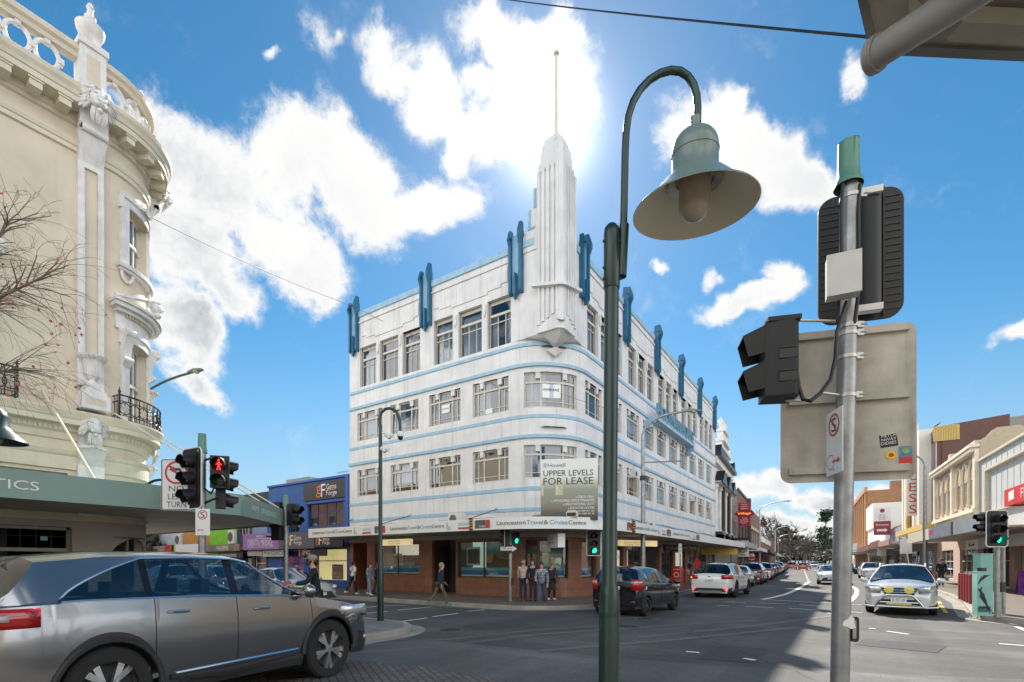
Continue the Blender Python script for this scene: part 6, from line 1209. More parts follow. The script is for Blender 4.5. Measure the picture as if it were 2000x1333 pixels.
def make_car(name, label, S, body, group='cars and other vehicles on the streets'):
    T = thing(name, label, 'car', (0, 0, 0), 0, group)
    wb, fo, ro, W, H, wr = S['wb'], S['fo'], S['ro'], S['W']/2, S['H'], S['wr']
    xr, xf = -(wb/2+ro), wb/2+fo; ax = (-wb/2, wb/2); AR = wr+S.get('gap', .055)
    top, belt = S['top'], S['belt']; gl0, gl1 = S['cowl'], S['wst']      # cowl x, windscreen top x
    rg0, rg1 = S['rgb'], S['rgt']                                       # rear glass bottom x, top x
    zs = S.get('sill', .26); edge_in = S.get('tumble', .24)
    def wid(x):
        df, dr = xf-x, x-xr; w = W
        if df < .75: w *= 1-S.get('nose', .26)*((.75-df)/.75)**2.4
        if dr < .55: w *= 1-S.get('tail', .14)*((.55-dr)/.55)**2.4
        return w
    def zlow(x):
        z = zs if xr+.25 < x < xf-.3 else zs-.02
        for a in ax:
            if abs(x-a) < AR: z = max(z, wr+sqrt(AR*AR-(x-a)**2))
        return z
    def sidef(f): return interp([(0, .935), (.12, .965), (.35, .992), (.62, 1.0), (.85, .985), (1, .955)], f)
    def ring(x):
        w = wid(x); zb = interp(belt, x); zc = interp(top, x); zl = min(zlow(x), zb-.06); zb = min(zb, zc-.012)
        if x >= gl1: g = max(0., min(1., (gl0-x)/(gl0-gl1)))
        elif x <= rg1: g = max(0., min(1., (x-rg0)/(rg1-rg0)))
        else: g = 1.
        ze = zb+.025+(zc-.085-zb-.025)*g if g > 0 else zb+.012
        we = w*.955-edge_in*g*min(1, (ze-zb)/.45) if g > 0 else w*.90
        zcl = min(zl+.085, zb-.04) if zl < zb-.1 else zl+.03
        zz = [zl, zcl] + [zcl+(zb-zcl)*k/5 for k in range(1, 6)]
        full = max(zb-zs, .1)
        pts = [(w*sidef(max(0, min(1, (z-zs)/full))), z) for z in zz]
        q = S.get('qtr')
        if q and x < q[1]:
            f = max(.05, min(1, (x-q[0])/(q[1]-q[0]))**.6 if x > q[0] else .05); pb = (w*.94, zb+.012); pe = (pb[0]+(we-pb[0])*f, pb[1]+(ze-pb[1])*f)
        else: pe = (we, ze)
        pts.append((w*.94, zb+.012)); pts.append(pe); pts.append((we-.035 if g > 0 else w*.86, ze+(.028 if g > 0 else .004)*1))
        c = pts[-1]; 
        pts.append((c[0]*.62, c[1]+(zc-c[1])*.72)); pts.append((c[0]*.3, c[1]+(zc-c[1])*.95)); pts.append((0, zc))
        return pts
    xs = set([xr, xr+.02, xr+.06, xr+.14, xr+.26, xr+.4, xf, xf-.015, xf-.05, xf-.12, xf-.22, xf-.36, gl0, gl1, rg0, rg1, gl0+.04, rg1+.05])
    for a in ax:
        for k in range(-8, 9): xs.add(a+AR*sin(pi/2*k/8))
        xs.add(a-AR-.002); xs.add(a+AR+.002)
    pil = S['pillars']
    for p in pil: xs.add(p[0]); xs.add(p[1])
    x = xr
    while x < xf: xs.add(round(x, 3)); x += .16
    xs = sorted(xs); xs = [q for i, q in enumerate(xs) if i == 0 or q-xs[i-1] > .0015]
    R = [ring(q) for q in xs]; K = len(R[0]); b = MB(); gls = {1: MB(), -1: MB()}; top_gl = MB(); bk_gl = MB()
    sg0, sg1 = S['sideglass']
    for sgn in (1, -1):
        for i in range(len(xs)-1):
            xm = (xs[i]+xs[i+1])/2
            for k in range(K-1):
                q = [(xs[i], sgn*R[i][k][0], R[i][k][1]), (xs[i+1], sgn*R[i+1][k][0], R[i+1][k][1]), (xs[i+1], sgn*R[i+1][k+1][0], R[i+1][k+1][1]), (xs[i], sgn*R[i][k+1][0], R[i][k+1][1])]
                mi = 0
                if k == 0: mi = 1
                if k < 3 and xm > xf-.3 and S.get('dark_nose'): mi = 1
                if k < 2 and xm < xr+.3 and S.get('dark_tail'): mi = 1
                if k == 7 and sg0 < xm < sg1:
                    if any(p[0] <= xm <= p[1] for p in pil): mi = 2
                    else: gls[sgn].add(q, [(0, 1, 2, 3)], 1 if xm < S.get('privacy', -99) else 0, True); continue
                if k >= 9 and gl1 < xm < gl0-.01 and k < K: top_gl.add(q, [(0, 1, 2, 3)], 0, True); continue
                if k >= 9 and rg0+.0 < xm < rg1: bk_gl.add(q, [(0, 1, 2, 3)], 1 if S.get('privacy', -99) > -90 or S is suv_S else 0, True); continue
                b.add(q, [(0, 1, 2, 3)], mi, True)
    for i, inv in ((0, True), (len(xs)-1, False)):
        P = [(xs[i], y, z) for y, z in R[i]] + [(xs[i], -y, z) for y, z in reversed(R[i][:-1])]
        b.poly(P, 0)
    bo = b.build('body', [body, m_clado, m_gpil], T, 32)
    for q in (1, -1): gls[q].build('side_window', [m_cgl, m_cgld], T, 60)
    top_gl.build('windscreen', [m_cgl, m_cgld], T, 60); bk_gl.build('rear_window', [m_cgl, m_cgld], T, 60)
    c = MB(); c.box(xr+.2, xf-.25, -W*.86, W*.86, zs+.02, zs+.06); 
    for a in ax: c.box(a-AR-.02, a+AR+.02, -W*.62, W*.62, zs, wr+AR+.02)
    c.build('underbody', m_clado, T)
    c = MB()
    for sx in S['seats']:
        for sy in (-.36, .36): c.box(sx-.25, sx+.25, sy-.23, sy+.23, .45, .72); c.prism([(sx-.28, sy-.22, .7), (sx-.10, sy-.22, .7), (sx-.2, sy-.2, 1.18), (sx-.34, sy-.2, 1.18)], (0, .44, 0)); c.box(sx-.34, sx-.24, sy-.12, sy+.12, 1.2, 1.36)
    c.box(gl0-.35, gl0+.02, -W*.8, W*.8, .5, interp(belt, gl0)-.05); c.build('seats', m_cabin, T)
    c = MB(); c.tube([(gl0-.5+.06*cos(2*pi*k/16)*0+.0+.05*sin(2*pi*k/16), -.36+.19*cos(2*pi*k/16), .93+.18*sin(2*pi*k/16)) for k in range(17)], .016, 6); c.build('steering_wheel', m_cabin, T)
    wh = None
    for a in ax:
        for sg in (1, -1):
            y = sg*(W-.115)
            ty = MB((0, 0, 0)); ty.lathe([(wr*.66, -.10), (wr*.93, -.105), (wr, -.075), (wr*1.0, .075), (wr*.93, .105), (wr*.66, .10)], (0, 0, 0), 32, axis=(0, 1, 0)); wheel = ty.build('wheel', m_tyre, T); wheel.location = (a, y, wr)
            rm = MB(); rm.lathe([(wr*.67, -.10), (wr*.67, .10), (wr*.60, .09), (wr*.60, -.09)], (0, 0, 0), 28, axis=(0, 1, 0)); rr = wr*.62
            ns = S.get('spokes', 5)
            for k in range(ns):
                t = 2*pi*k/ns+.3; d = Vector((cos(t), 0, sin(t))); e = Vector((-sin(t), 0, cos(t))); n = Vector((0, sg, 0))
                for o in (-.10, .10): 
                    rm.add([d*rr*.12+e*(o*.35-.02)*1+n*.085, d*rr*.12+e*(o*.35+.02)+n*.085, d*rr+e*(o+.035)*wr/.34+n*.07, d*rr+e*(o-.025)*wr/.34+n*.07, d*rr*.12+e*(o*.35-.02)+n*.03, d*rr*.12+e*(o*.35+.02)+n*.03, d*rr+e*(o+.035)+n*.02, d*rr+e*(o-.025)+n*.02], [(0, 1, 2, 3), (4, 7, 6, 5), (0, 3, 7, 4), (1, 5, 6, 2)])
            rm.lathe([(0, sg*.095), (.05, sg*.092), (.06, sg*.07)], (0, 0, 0), 14, axis=(0, 1, 0)); rm.build('rim', S.get('rim', m_alloy), wheel)
            dd = MB(); dd.lathe([(0, 0), (rr, 0)], (0, sg*.02, 0), 24, axis=(0, 1, 0)); dd.build('brake_disc', M('brake_dark', (.03, .03, .03), .6, .3), wheel)
    def sidept(x, z, sg, o=.004):
        zb = interp(belt, x); f = max(0, min(1, (z-zs)/max(zb-zs, .1))); return Vector((x, sg*(wid(x)*sidef(f)+o), z))
    for sg in (1, -1):
        for x in S['seams']:
            zl = zlow(x)+.02; zb = interp(belt, x); mm = MB(); mm.tube([sidept(x+(0.03*(1-k/6) if x > .5 else 0), zl+(zb-zl)*k/6, sg, .0) for k in range(7)], .005, 5); mm.build('door_seam', m_black, T)
        for x in S['handles']:
            z = interp(belt, x)-.13; h_ = MB(); p = [sidept(x-.11, z, sg, .0), sidept(x-.08, z+.005, sg, .035), sidept(x+.08, z, sg, .035), sidept(x+.11, z-.005, sg, .0)]; h_.tube(p, [.012, .017, .017, .012], 6); h_.build('door_handle', S.get('handle', m_chrome), T)
        mp = Vector((gl0-.22, sg*(wid(gl0-.2)*.955), interp(belt, gl0-.2)+.06)); h_ = MB(); h_.ball(mp+Vector((0, sg*.13, .03)), .12, 10, 0, (.62, 1.0, .72)); h_.tube([mp, mp+Vector((0, sg*.1, .0))], .03, 6); h_.build('wing_mirror', S.get('mirror', body), T)
        if S.get('rails'):
            h_ = MB(); y = sg*(W*.955-edge_in-.02); h_.tube([(rg1+.05, y, H-.08), (rg1+.12, y, H-.01), (gl1-.25, y, H-.005), (gl1-.1, y, H-.10)], .022, 6); h_.build('roof_rail', S.get('railm', m_clado), T)
        if S.get('trim'):
            h_ = MB(); pts = [Vector((q, sg*(R[xs.index(q)][7][0]+.006), R[xs.index(q)][7][1]+.004)) for q in xs if sg0 <= q <= sg1]; up = [Vector((q, sg*(R[xs.index(q)][8][0]+.008), R[xs.index(q)][8][1]+.006)) for q in xs if sg0 <= q <= sg1-.02]
            h_.tube(pts, .011, 5); h_.tube(up, .013, 5); h_.build('window_trim', m_chrome, T)
    def plate(x, z, txt, fwd):
        d = MB(); d.box(x-.006, x+.006, -.19, .19, z-.055, z+.055); p = d.build('number_plate', m_plate, T)
        word(txt, (x+.009*fwd, -.16*fwd, z-.032), (0, fwd, 0), .32, .065, m_pblue, p)
    T_ = dict(T=T, sidept=sidept, ring=ring, plate=plate, W=W, H=H, xr=xr, xf=xf, wid=wid, belt=belt, zs=zs)
    S['extra'](T_) if S.get('extra') else None
    return T
def lump(T, name, c, r, sc, mat, n=12):
    b = MB(); b.ball(c, r, n, 0, sc); return b.build(name, mat, T)
def slab_(T, name, pts, vec, mat): b = MB(); b.prism(pts, vec); return b.build(name, mat, T)
def taillamp(C, z0, z1, x_in, y_in, mat, sg, depth=.28, name='tail_lamp'):
    """wraps the rear corner: follows the flank and the tail"""
    b = MB(); xr = C['xr']; zz = [z0+(z1-z0)*k/2 for k in range(3)]; path = [(xr-.012, y_in), (xr-.012, (y_in+C['wid'](xr+.02))*.5)] + [(xr+d, C['wid'](xr+d)*.985+.012) for d in (.02, .06, .14, depth*.8, depth)]
    vs = []; fs = []
    for (x, y) in path:
        for z in zz: vs.append((x, sg*(y if y < .4 else y), z))
    for i in range(len(path)-1):
        for k in range(2): fs.append((i*3+k, (i+1)*3+k, (i+1)*3+k+1, i*3+k+1))
    b.add(vs, fs, 0, True); o = b.build(name, mat, C['T']); md = o.modifiers.new('thickness', 'SOLIDIFY'); md.thickness = .03; md.offset = 0; return o
def headlamp(C, z0, z1, y_in, sg, depth=.45, mat=None, name='headlamp'):
    b = MB(); xf = C['xf']; path = [(xf-.015, y_in)] + [(xf-d, C['wid'](xf-d)*.985+.010) for d in (.02, .07, .16, .28, depth)]
    vs = []; fs = []
    for i, (x, y) in enumerate(path):
        f = i/(len(path)-1)
        for k in range(3): vs.append((x+.012, sg*y, z0+(z1-z0)*(k/2)*(1-.35*f)+(z1-z0)*.55*f))
    for i in range(len(path)-1):
        for k in range(2): fs.append((i*3+k, (i+1)*3+k, (i+1)*3+k+1, i*3+k+1))
    b.add(vs, fs, 0, True); o = b.build(name, mat or m_head, C['T']); md = o.modifiers.new('thickness', 'SOLIDIFY'); md.thickness = .03; md.offset = 0; return o
def x_suv(C):
    T, xr, xf, W = C['T'], C['xr'], C['xf'], C['W']
    for sg in (1, -1):
        taillamp(C, 1.02, 1.18, .35, .35, m_tail, sg, .5); taillamp(C, 1.08, 1.13, .36, .36, M('tail_lamp_white', (.55, .5, .5), .2), sg, .3, 'tail_lamp_strip'); headlamp(C, .74, .92, .48, sg, .75)
        lump(T, 'fog_lamp', (xf-.10, sg*.68, .45), .09, (.5, 1, .6), m_head); slab_(T, 'side_vent', [C['sidept'](1.62, .78, sg, .004), C['sidept'](1.95, .84, sg, .004), C['sidept'](1.95, .88, sg, .004), C['sidept'](1.6, .87, sg, .004)], (0, sg*.012, 0), m_chrome)
        st = MB(); st.tube([C['sidept'](-.80, .40, sg, -.0), C['sidept'](-.2, .36, sg, .012), C['sidept'](.82, .42, sg, .0)], [.03, .05, .025], 6); st.build('sill_strip', m_clado, T); st = MB(); st.tube([C['sidept'](-.75, .44, sg, .01), C['sidept'](.8, .47, sg, .012)], .014, 5); st.build('sill_chrome', m_chrome, T)
        for x in (-wb_s/2, wb_s/2): st = MB(); st.tube([(x+.46*cos(pi*k/14)*1.0, sg*(C['wid'](x+.46*cos(pi*k/14))*.985+.012), .39+.46*sin(pi*k/14)) for k in range(15)], .028, 6); st.build('arch_cladding', m_clado, T)
    slab_(T, 'grille', [(xf-.01, -.42, .55), (xf-.01, .42, .55), (xf-.03, .50, .85), (xf-.03, -.50, .85)], (.03, 0, 0), m_clado)
    C['plate'](xr-.02, .80, 'K 48 QJ', -1); b = MB(); b.tube([(-2.0, 0, 1.66), (-2.12, 0, 1.74)], [.03, .008], 5); b.build('shark_fin', MATS['suv_paint'], T)
wb_s = 2.705
suv_S = dict(wb=2.705, fo=.93, ro=1.035, W=1.843, H=1.68, wr=.39, cowl=1.12, wst=.22, rgb=-2.26, rgt=-1.86, sideglass=(-1.74, .98), pillars=[(-.10, -.0), (-1.02, -.95)], seams=[-.95, -.05, 1.02], handles=[-.72, .28], seats=[.1, -.85], trim=True, qtr=(-1.74, -1.0),
  top=[(-2.40, .80), (-2.38, 1.02), (-2.30, 1.14), (-2.24, 1.2), (-1.98, 1.54), (-1.86, 1.61), (-1.3, 1.665), (-.5, 1.68), (.0, 1.665), (.22, 1.62), (.5, 1.47), (1.12, 1.14), (1.3, 1.10), (1.8, 1.02), (2.1, .94), (2.2, .88), (2.27, .70), (2.285, .62)],
  belt=[(-2.4, .98), (-2.2, 1.19), (-1.5, 1.20), (-.5, 1.185), (.5, 1.14), (1.12, 1.085), (1.6, 1.0), (2.1, .88), (2.2, .80), (2.28, .58)], dark_tail=True, dark_nose=True, extra=x_suv)
p_suv = paint('suv_paint', (.27, .275, .285), .9, .2)
def put(T, x, y, yaw): T.scale = (1, 1, 1); T.location = (x, y, 0.0); T.rotation_euler = (0, 0, radians(yaw)); return T
SUV = make_car('suv', 'large metallic grey SUV passing close by at the lower left, chrome window trim', suv_S, p_suv)
def x_hatch(C):
    T, xr, xf = C['T'], C['xr'], C['xf']
    for sg in (1, -1):
        taillamp(C, .80, 1.12, .56, .56, m_tail, sg, .26); taillamp(C, 1.0, 1.07, .57, .57, M('tail_lamp_white'), sg, .25, 'tail_lamp_strip'); headlamp(C, .66, .86, .42, sg, .5); lump(T, 'reflector', (xr-.005, sg*.62, .45), .05, (.3, 1.4, .5), m_tail)
        lump(T, 'sticker', C['sidept'](-1.33, .86, sg, .0), .045, (1, .2, 1.3), m_lw)
    C['plate'](xr-.015, .86, 'H 31 LP', -1); slab_(T, 'bumper_step', [(xr-.03, -.62, .52), (xr-.03, .62, .52), (xr-.03, .62, .60), (xr-.03, -.62, .60)], (.05, 0, 0), p_black); b = MB(); b.tube([(xr+.14, -.05, 1.14), (xr+.22, .35, 1.25)], .012, 5); b.build('wiper', m_black, T)
    lump(T, 'badge', (xr-.012, 0, 1.02), .05, (.3, 1, .8), m_chrome); b = MB(); b.tube([(xr+.2, .5, .27), (xr-.03, .5, .27)], .035, 8); b.build('exhaust', m_chrome, T)
p_black = paint('black_paint', (.008, .010, .016), .2, .2)
hatch_S = dict(wb=2.45, fo=.78, ro=.60, W=1.675, H=1.525, wr=.295, cowl=1.28, wst=.25, rgb=-1.80, rgt=-1.52, sideglass=(-1.42, 1.12), pillars=[(-.12, -.03), (-.98, -.86), (.78, .84)], seams=[-.95, -.08, .95], handles=[-.75, .25], seats=[.05, -.75], rim=m_dalloy, spokes=6, handle=p_black,
  top=[(-1.83, .7), (-1.82, 1.0), (-1.80, 1.06), (-1.62, 1.42), (-1.52, 1.48), (-1.0, 1.52), (-.4, 1.525), (.1, 1.49), (.25, 1.455), (.6, 1.33), (1.28, 1.0), (1.4, .96), (1.75, .86), (1.93, .74), (2.0, .58), (2.01, .5)],
  belt=[(-1.83, .98), (-1.7, 1.06), (-1.0, 1.0), (0, .95), (1.0, .90), (1.28, .88), (1.75, .78), (1.95, .60), (2.01, .46)], extra=x_hatch)
HATCH = make_car('hatchback', 'black hatchback seen from behind beside the green lamp post', hatch_S, p_black)
def x_wag(C):
    T, xr, xf = C['T'], C['xr'], C['xf']
    for sg in (1, -1):
        taillamp(C, .88, 1.06, .52, .52, m_tail, sg, .38); headlamp(C, .70, .86, .5, sg, .6); lump(T, 'reflector', (xr-.015, sg*.66, .42), .07, (.3, 1.2, .6), m_tlit)
    lump(T, 'indicator_lamp', (xr+.02, .80, .94), .05, (.6, .8, .8), m_amlit)
    slab_(T, 'bumper_guard', [(xr-.035, -.72, .30), (xr-.035, .72, .30), (xr-.035, .60, .46), (xr-.035, -.60, .46)], (.05, 0, 0), m_clado); slab_(T, 'skid_plate', [(xr-.045, -.45, .27), (xr-.045, .45, .27), (xr-.045, .55, .34), (xr-.045, -.55, .34)], (.03, 0, 0), m_alloy)
    C['plate'](xr-.02, .80, 'L 49 JC', -1); lump(T, 'badge', (xr-.012, 0, 1.0), .05, (.3, 1.3, .8), m_chrome)
    b = MB(); b.tube([(xr+.2, -.15, 1.14), (xr+.3, .3, 1.22)], .012, 5); b.build('wiper', m_black, T)
p_white = paint('pearl_white_paint', (.74, .74, .72), .1, .3)
wag_S = dict(wb=2.745, fo=1.0, ro=1.12, W=1.875, H=1.62, wr=.355, cowl=1.12, wst=.28, rgb=-2.32, rgt=-1.85, sideglass=(-2.0, 1.0), pillars=[(-.12, -.03), (-1.08, -1.0)], seams=[-1.0, -.08, 1.0], handles=[-.75, .22], seats=[.05, -.85], rails=True, privacy=-.05, rim=m_dalloy, dark_tail=True,
  top=[(-2.49, .7), (-2.47, .98), (-2.36, 1.08), (-2.0, 1.49), (-1.85, 1.555), (-1.2, 1.61), (-.4, 1.62), (.1, 1.60), (.28, 1.565), (.6, 1.40), (1.12, 1.10), (1.3, 1.07), (1.9, .98), (2.2, .88), (2.33, .70), (2.37, .55)],
  belt=[(-2.49, .96), (-2.3, 1.06), (-1.5, 1.05), (0, 1.0), (1.12, .97), (1.9, .88), (2.25, .72), (2.37, .50)], extra=x_wag)
WAG = make_car('station_wagon', 'white wagon with black cladding and roof rails seen from behind, right indicator glowing', wag_S, p_white)
def x_bull(C):
    T, xr, xf, W = C['T'], C['xr'], C['xf'], C['W']
    for sg in (1, -1):
        headlamp(C, .70, .92, .46, sg, .55); taillamp(C, .85, 1.05, .5, .5, m_tail, sg); lump(T, 'indicator_lamp', (xf-.38, sg*.80, .88), .06, (1.2, .5, .7), m_amber)
        b = MB(); b.lathe([(.0, .10), (.115, .09), (.125, .04), (.125, .0), (.10, -.06), (0, -.08)], (xf+.02, sg*.245, .80), 20, axis=(1, 0, 0)); b.build('driving_lamp', m_fog, T)
        slab_(T, 'fog_recess', [(xf-.16, sg*.42, .36), (xf-.36, sg*.84, .36), (xf-.36, sg*.84, .60), (xf-.14, sg*.55, .56)], (.03, 0, 0), m_clado); lump(T, 'fog_lamp', (xf-.16, sg*.64, .45), .085, (.5, 1, 1), m_head)
    slab_(T, 'grille', [(xf-.01, -.36, .66), (xf-.01, .36, .66), (xf-.03, .46, .86), (xf-.03, -.46, .86)], (.03, 0, 0), m_clado); slab_(T, 'lower_grille', [(xf+.0, -.55, .34), (xf+.0, .55, .34), (xf-.01, .50, .50), (xf-.01, -.50, .50)], (.03, 0, 0), m_clado)
    b = MB(); 
    for z in (.72, .79): b.tube([(xf+.025, -.40, z), (xf+.03, .40, z)], .012, 5)
    b.build('grille_bar', m_chrome, T)
    b = MB(); b.tube([(xf+.02, -.92, .30), (xf+.10, -.70, .28), (xf+.14, 0, .28), (xf+.10, .70, .28), (xf+.02, .92, .30)], .032, 8); b.tube([(xf+.11, -.58, .28), (xf+.15, -.50, .42), (xf+.17, -.36, .60), (xf+.18, -.28, .64), (xf+.19, .28, .64), (xf+.17, .36, .60), (xf+.15, .50, .42), (xf+.11, .58, .28)], .032, 8)
    for z in (.42,): b.tube([(xf+.15, -.49, z), (xf+.16, .49, z)], .018, 6)
    b.build('bull_bar', M('brushed_steel_bar', (.55, .55, .55), .3, .9, var=.1), T); C['plate'](xf+.19, .50, 'D 92 UR', 1)
    slab_(T, 'light_bar', [(xf+.16, -.30, .355), (xf+.16, .30, .355), (xf+.16, .30, .40), (xf+.16, -.30, .40)], (.03, 0, 0), m_fog); lump(T, 'badge', (xf+.025, 0, .76), .06, (.3, 1.4, .8), m_pblue)
    lump(T, 'driver', (.55, -.36, 1.14), .13, (.8, .85, 1.1), M('skin', (.50, .30, .22), .6, var=.08)); slab_(T, 'driver_torso', [(.35, -.56, .8), (.35, -.16, .8), (.42, -.22, 1.04), (.42, -.5, 1.04)], (.2, 0, 0), M('dark_shirt', (.05, .05, .07), .9))
p_silver = paint('silver_white_paint', (.62, .63, .63), .3, .3)
bull_S = dict(wag_S); bull_S.update(nose=.22, dark_tail=False, W=1.82, H=1.60, rim=m_alloy, extra=x_bull, privacy=-1.05, railm=M('silver_rail', (.45, .45, .45), .4, .6),
  top=[(-2.40, .7), (-2.38, .98), (-2.30, 1.08), (-1.95, 1.48), (-1.85, 1.54), (-1.2, 1.59), (-.4, 1.60), (.1, 1.58), (.28, 1.545), (.6, 1.38), (1.12, 1.09), (1.3, 1.06), (1.9, .99), (2.15, .93), (2.3, .82), (2.36, .62)],
  belt=[(-2.4, .96), (-2.2, 1.06), (-1.5, 1.03), (0, .99), (1.12, .96), (1.9, .90), (2.15, .82), (2.3, .70), (2.36, .55)])
BULL = make_car('station_wagon', 'white wagon facing us with steel bull bar and two round yellow driving lamps', bull_S, p_silver)
def x_sed(C):
    T, xr, xf, W = C['T'], C['xr'], C['xf'], C['W']
    for sg in (1, -1): headlamp(C, .62, .74, .5, sg, .6); taillamp(C, .78, .92, .45, .45, m_tail, sg)
    slab_(T, 'grille', [(xf+.0, -.66, .26), (xf+.0, .66, .26), (xf-.01, .42, .52), (xf-.01, -.42, .52)], (.03, 0, 0), m_clado); C['plate'](xf+.03, .44, 'A 05 TF', 1); C['plate'](xr-.02, .72, 'A 05 TF', -1)
sed_S = dict(wb=2.70, fo=.93, ro=1.0, W=1.78, H=1.44, wr=.32, cowl=1.05, wst=.15, rgb=-1.68, rgt=-.95, sideglass=(-1.15, .9), pillars=[(-.18, -.10), (-.92, -.86)], seams=[-.95, -.14, .95], handles=[-.75, .15], seats=[0, -.85],
  top=[(-2.35, .62), (-2.33, .90), (-2.25, .98), (-1.68, 1.03), (-.95, 1.38), (-.6, 1.43), (-.2, 1.44), (.15, 1.40), (.6, 1.20), (1.05, .98), (1.3, .94), (1.9, .84), (2.15, .74), (2.28, .55)],
  belt=[(-2.35, .82), (-2.1, .95), (-1.2, .95), (0, .91), (1.05, .86), (1.9, .76), (2.2, .58), (2.28, .46)], extra=x_sed)
SED = make_car('sedan', 'white sedan driving towards us, half hidden behind the grey signal pole', sed_S, p_white)
put(SUV, -6.9, 3.04, 95); SUV.scale = (.97, 1.0, 1.06); put(HATCH, -5.78, 16.1, 86.5); put(WAG, -5.15, 26.4, 88); put(BULL, 1.55, 21.6, -96); put(SED, -1.05, 44.8, -89)
def recolour(T, mat, old):
    for ch in T.children_recursive:
        if ch.type == 'MESH':
            for sl in ch.material_slots:
                if sl.material == old: sl.link = 'OBJECT'; sl.material = mat
def park(src, old, mat, x, y, yaw, label): c = dup(src, None, None, label); put(c, x, y, yaw); recolour(c, mat, old) if mat else None; return c
p_red = paint('red_paint', (.38, .015, .015), .2); p_navy = paint('navy_paint', (.02, .03, .07), .4); p_grey = paint('grey_paint', (.12, .125, .13), .6); p_teal = paint('teal_paint', (.02, .10, .16), .4); p_lsil = paint('light_silver_paint', (.48, .49, .50), .6)
def bx2(off, y): return bend(off, y)
park(SED, p_white, None, -6.1, 36.0, 92, 'white sedan parked on the left, just beyond the white wagon')
park(WAG, p_white, p_grey, bx2(-6.15, 42.5), 42.5, 92, 'dark grey wagon parked on the left beyond the white sedan')
park(WAG, p_white, p_lsil, bx2(-6.1, 52), 52, 94, 'pale silver wagon parked at the left kerb under the tall pale street light')
park(HATCH, p_black, p_navy, bx2(-6.1, 61), 61, 94, 'navy hatchback parked on the left, next beyond the pale silver wagon')
park(HATCH, p_black, p_grey, bx2(-6.1, 69), 69, 94, 'grey hatchback parked on the left beyond the navy one')
park(SED, p_white, p_lsil, bx2(-6.1, 77), 77, 94, 'silver sedan parked farther down the left kerb')
park(SUV, p_suv, p_white, bx2(-6.1, 86), 86, 94, 'white van-like SUV parked far down the left kerb, taller than its neighbours')
park(HATCH, p_black, p_navy, bx2(-6.1, 96), 96, 94, 'dark blue hatchback parked near the far end of the left kerb')
park(SED, p_white, p_grey, bx2(-6.1, 108), 108, 94, 'grey sedan parked at the far end of the left kerb')
park(SUV, p_suv, p_red, bx2(-4.6, 122), 122, 94, 'dark red SUV driving away in the distance, left of the brighter red one')
park(HATCH, p_black, p_red, bx2(-2.6, 116), 116, 94, 'bright red hatchback driving away in the distance')
park(SED, p_white, p_red, bx2(-.9, 165), 165, 94, 'small red sedan farthest down the street')
park(SUV, p_suv, p_white, bx2(-.2, 138), 138, -86, 'white SUV coming towards us in the distance')
park(SED, p_white, p_navy, bx2(2.9, 84), 84, -86, 'blue sedan parked first on the right beyond the white sedan')
park(HATCH, p_black, p_lsil, bx2(2.9, 94), 94, -86, 'silver hatchback parked on the right behind the blue sedan')
park(WAG, p_white, None, bx2(2.9, 106), 106, -86, 'white wagon parked far down on the right kerb')
park(SED, p_white, None, bx2(2.9, 118), 118, -86, 'white sedan parked farthest on the right kerb')
park(WAG, p_white, None, bx2(3.0, 60), 60, -86, 'white wagon parked on the right, mostly hidden by the grey signal pole')
park(SED, p_white, p_lsil, -18.9, 11.6, 2, 'silver sedan on the side street between the grey SUV and the blue shop')
park(HATCH, p_black, p_lsil, -24.6, 11.9, 2, 'pale hatchback on the side street seen through the windows of the grey SUV')
park(HATCH, p_black, p_teal, -27.2, 10.6, 178, 'teal hatchback seen through the rear window of the grey SUV')
m_grn = M('bottle_green_enamel', (.007, .036, .027), .35, .1, var=.3, scale=3, coat=.2, streak=.35); m_cap = M('pale_green_plastic', (.10, .26, .19), .4, var=.08); m_lgrn = M('grey_green_enamel', (.17, .24, .22), .38, var=.1, streak=.12, coat=.3)
m_shade = M('cream_enamel_inside', (.90, .84, .67), .5, var=.06, scale=2); m_glo = M('frosted_bulb_glass', (.52, .44, .35), .25, var=.2, scale=5, coat=.4)
m_cable = M('black_cable', (.012, .012, .013), .5); m_sig = M('signal_black', (.010, .011, .013), .5, var=.2, scale=6); m_alu = M('weathered_aluminium_sign_back', (.50, .465, .40), .6, .0, var=.38, scale=2.6, streak=.65, bump=.1); m_swh = M('sign_white', (.78, .78, .77), .4, var=.05); m_brk = M('zinc_bracket', (.5, .5, .47), .4, .7, var=.15)
m_lred = M('dark_red_lens', (.06, .008, .006), .3); m_lam = M('dark_amber_lens', (.07, .035, .008), .3); m_lgn = M('dark_green_lens', (.01, .05, .04), .3)
m_ongrn = M('lit_green_lamp', (.02, .85, .42), .4, emit=1.3, var=.02); m_onred = M('lit_red_lamp', (.95, .05, .04), .4, emit=.7, var=.02)
class LF:                                             # a local frame: x across the view, y away, z up, from the base of a thing
    def __init__(s, u, t, name, label, cat, group=None, z=0.0):
        s.X = (u-1000)/FPX*t; s.t = t; b = RX*s.X + FW*t; s.z = z
        s.T = thing(name, label, cat, (b.x, b.y, z), YAW, group)
    def __call__(s, u, v, dt=0.0):                    # measured pixel at depth t+dt -> local coordinates
        t = s.t+dt; return Vector(((u-1000)/FPX*t-s.X, dt, EYE+(HOR-v)/FPX*t-s.z))
A = LF(1187, 3.2, 'street_lamp', 'bottle green street lamp with bell shade on a swan neck, nearest the camera', 'street lamp'); T = A.T
b = MB(); b.lathe([(.075, -.02), (.075, .02), (.066, .05), (.066, 1.40), (.060, 1.47), (.046, 1.52), (.046, 3.44)], (A(1187, 1150).x*.0, 0, 0), 24); b.lathe([(.069, 1.30), (.069, 1.33)], (0, 0, 0), 24)
o = b.build('pole', m_grn, T); top = A(1195, 440); o.rotation_euler = (0, math.atan(top.x/3.6), 0)
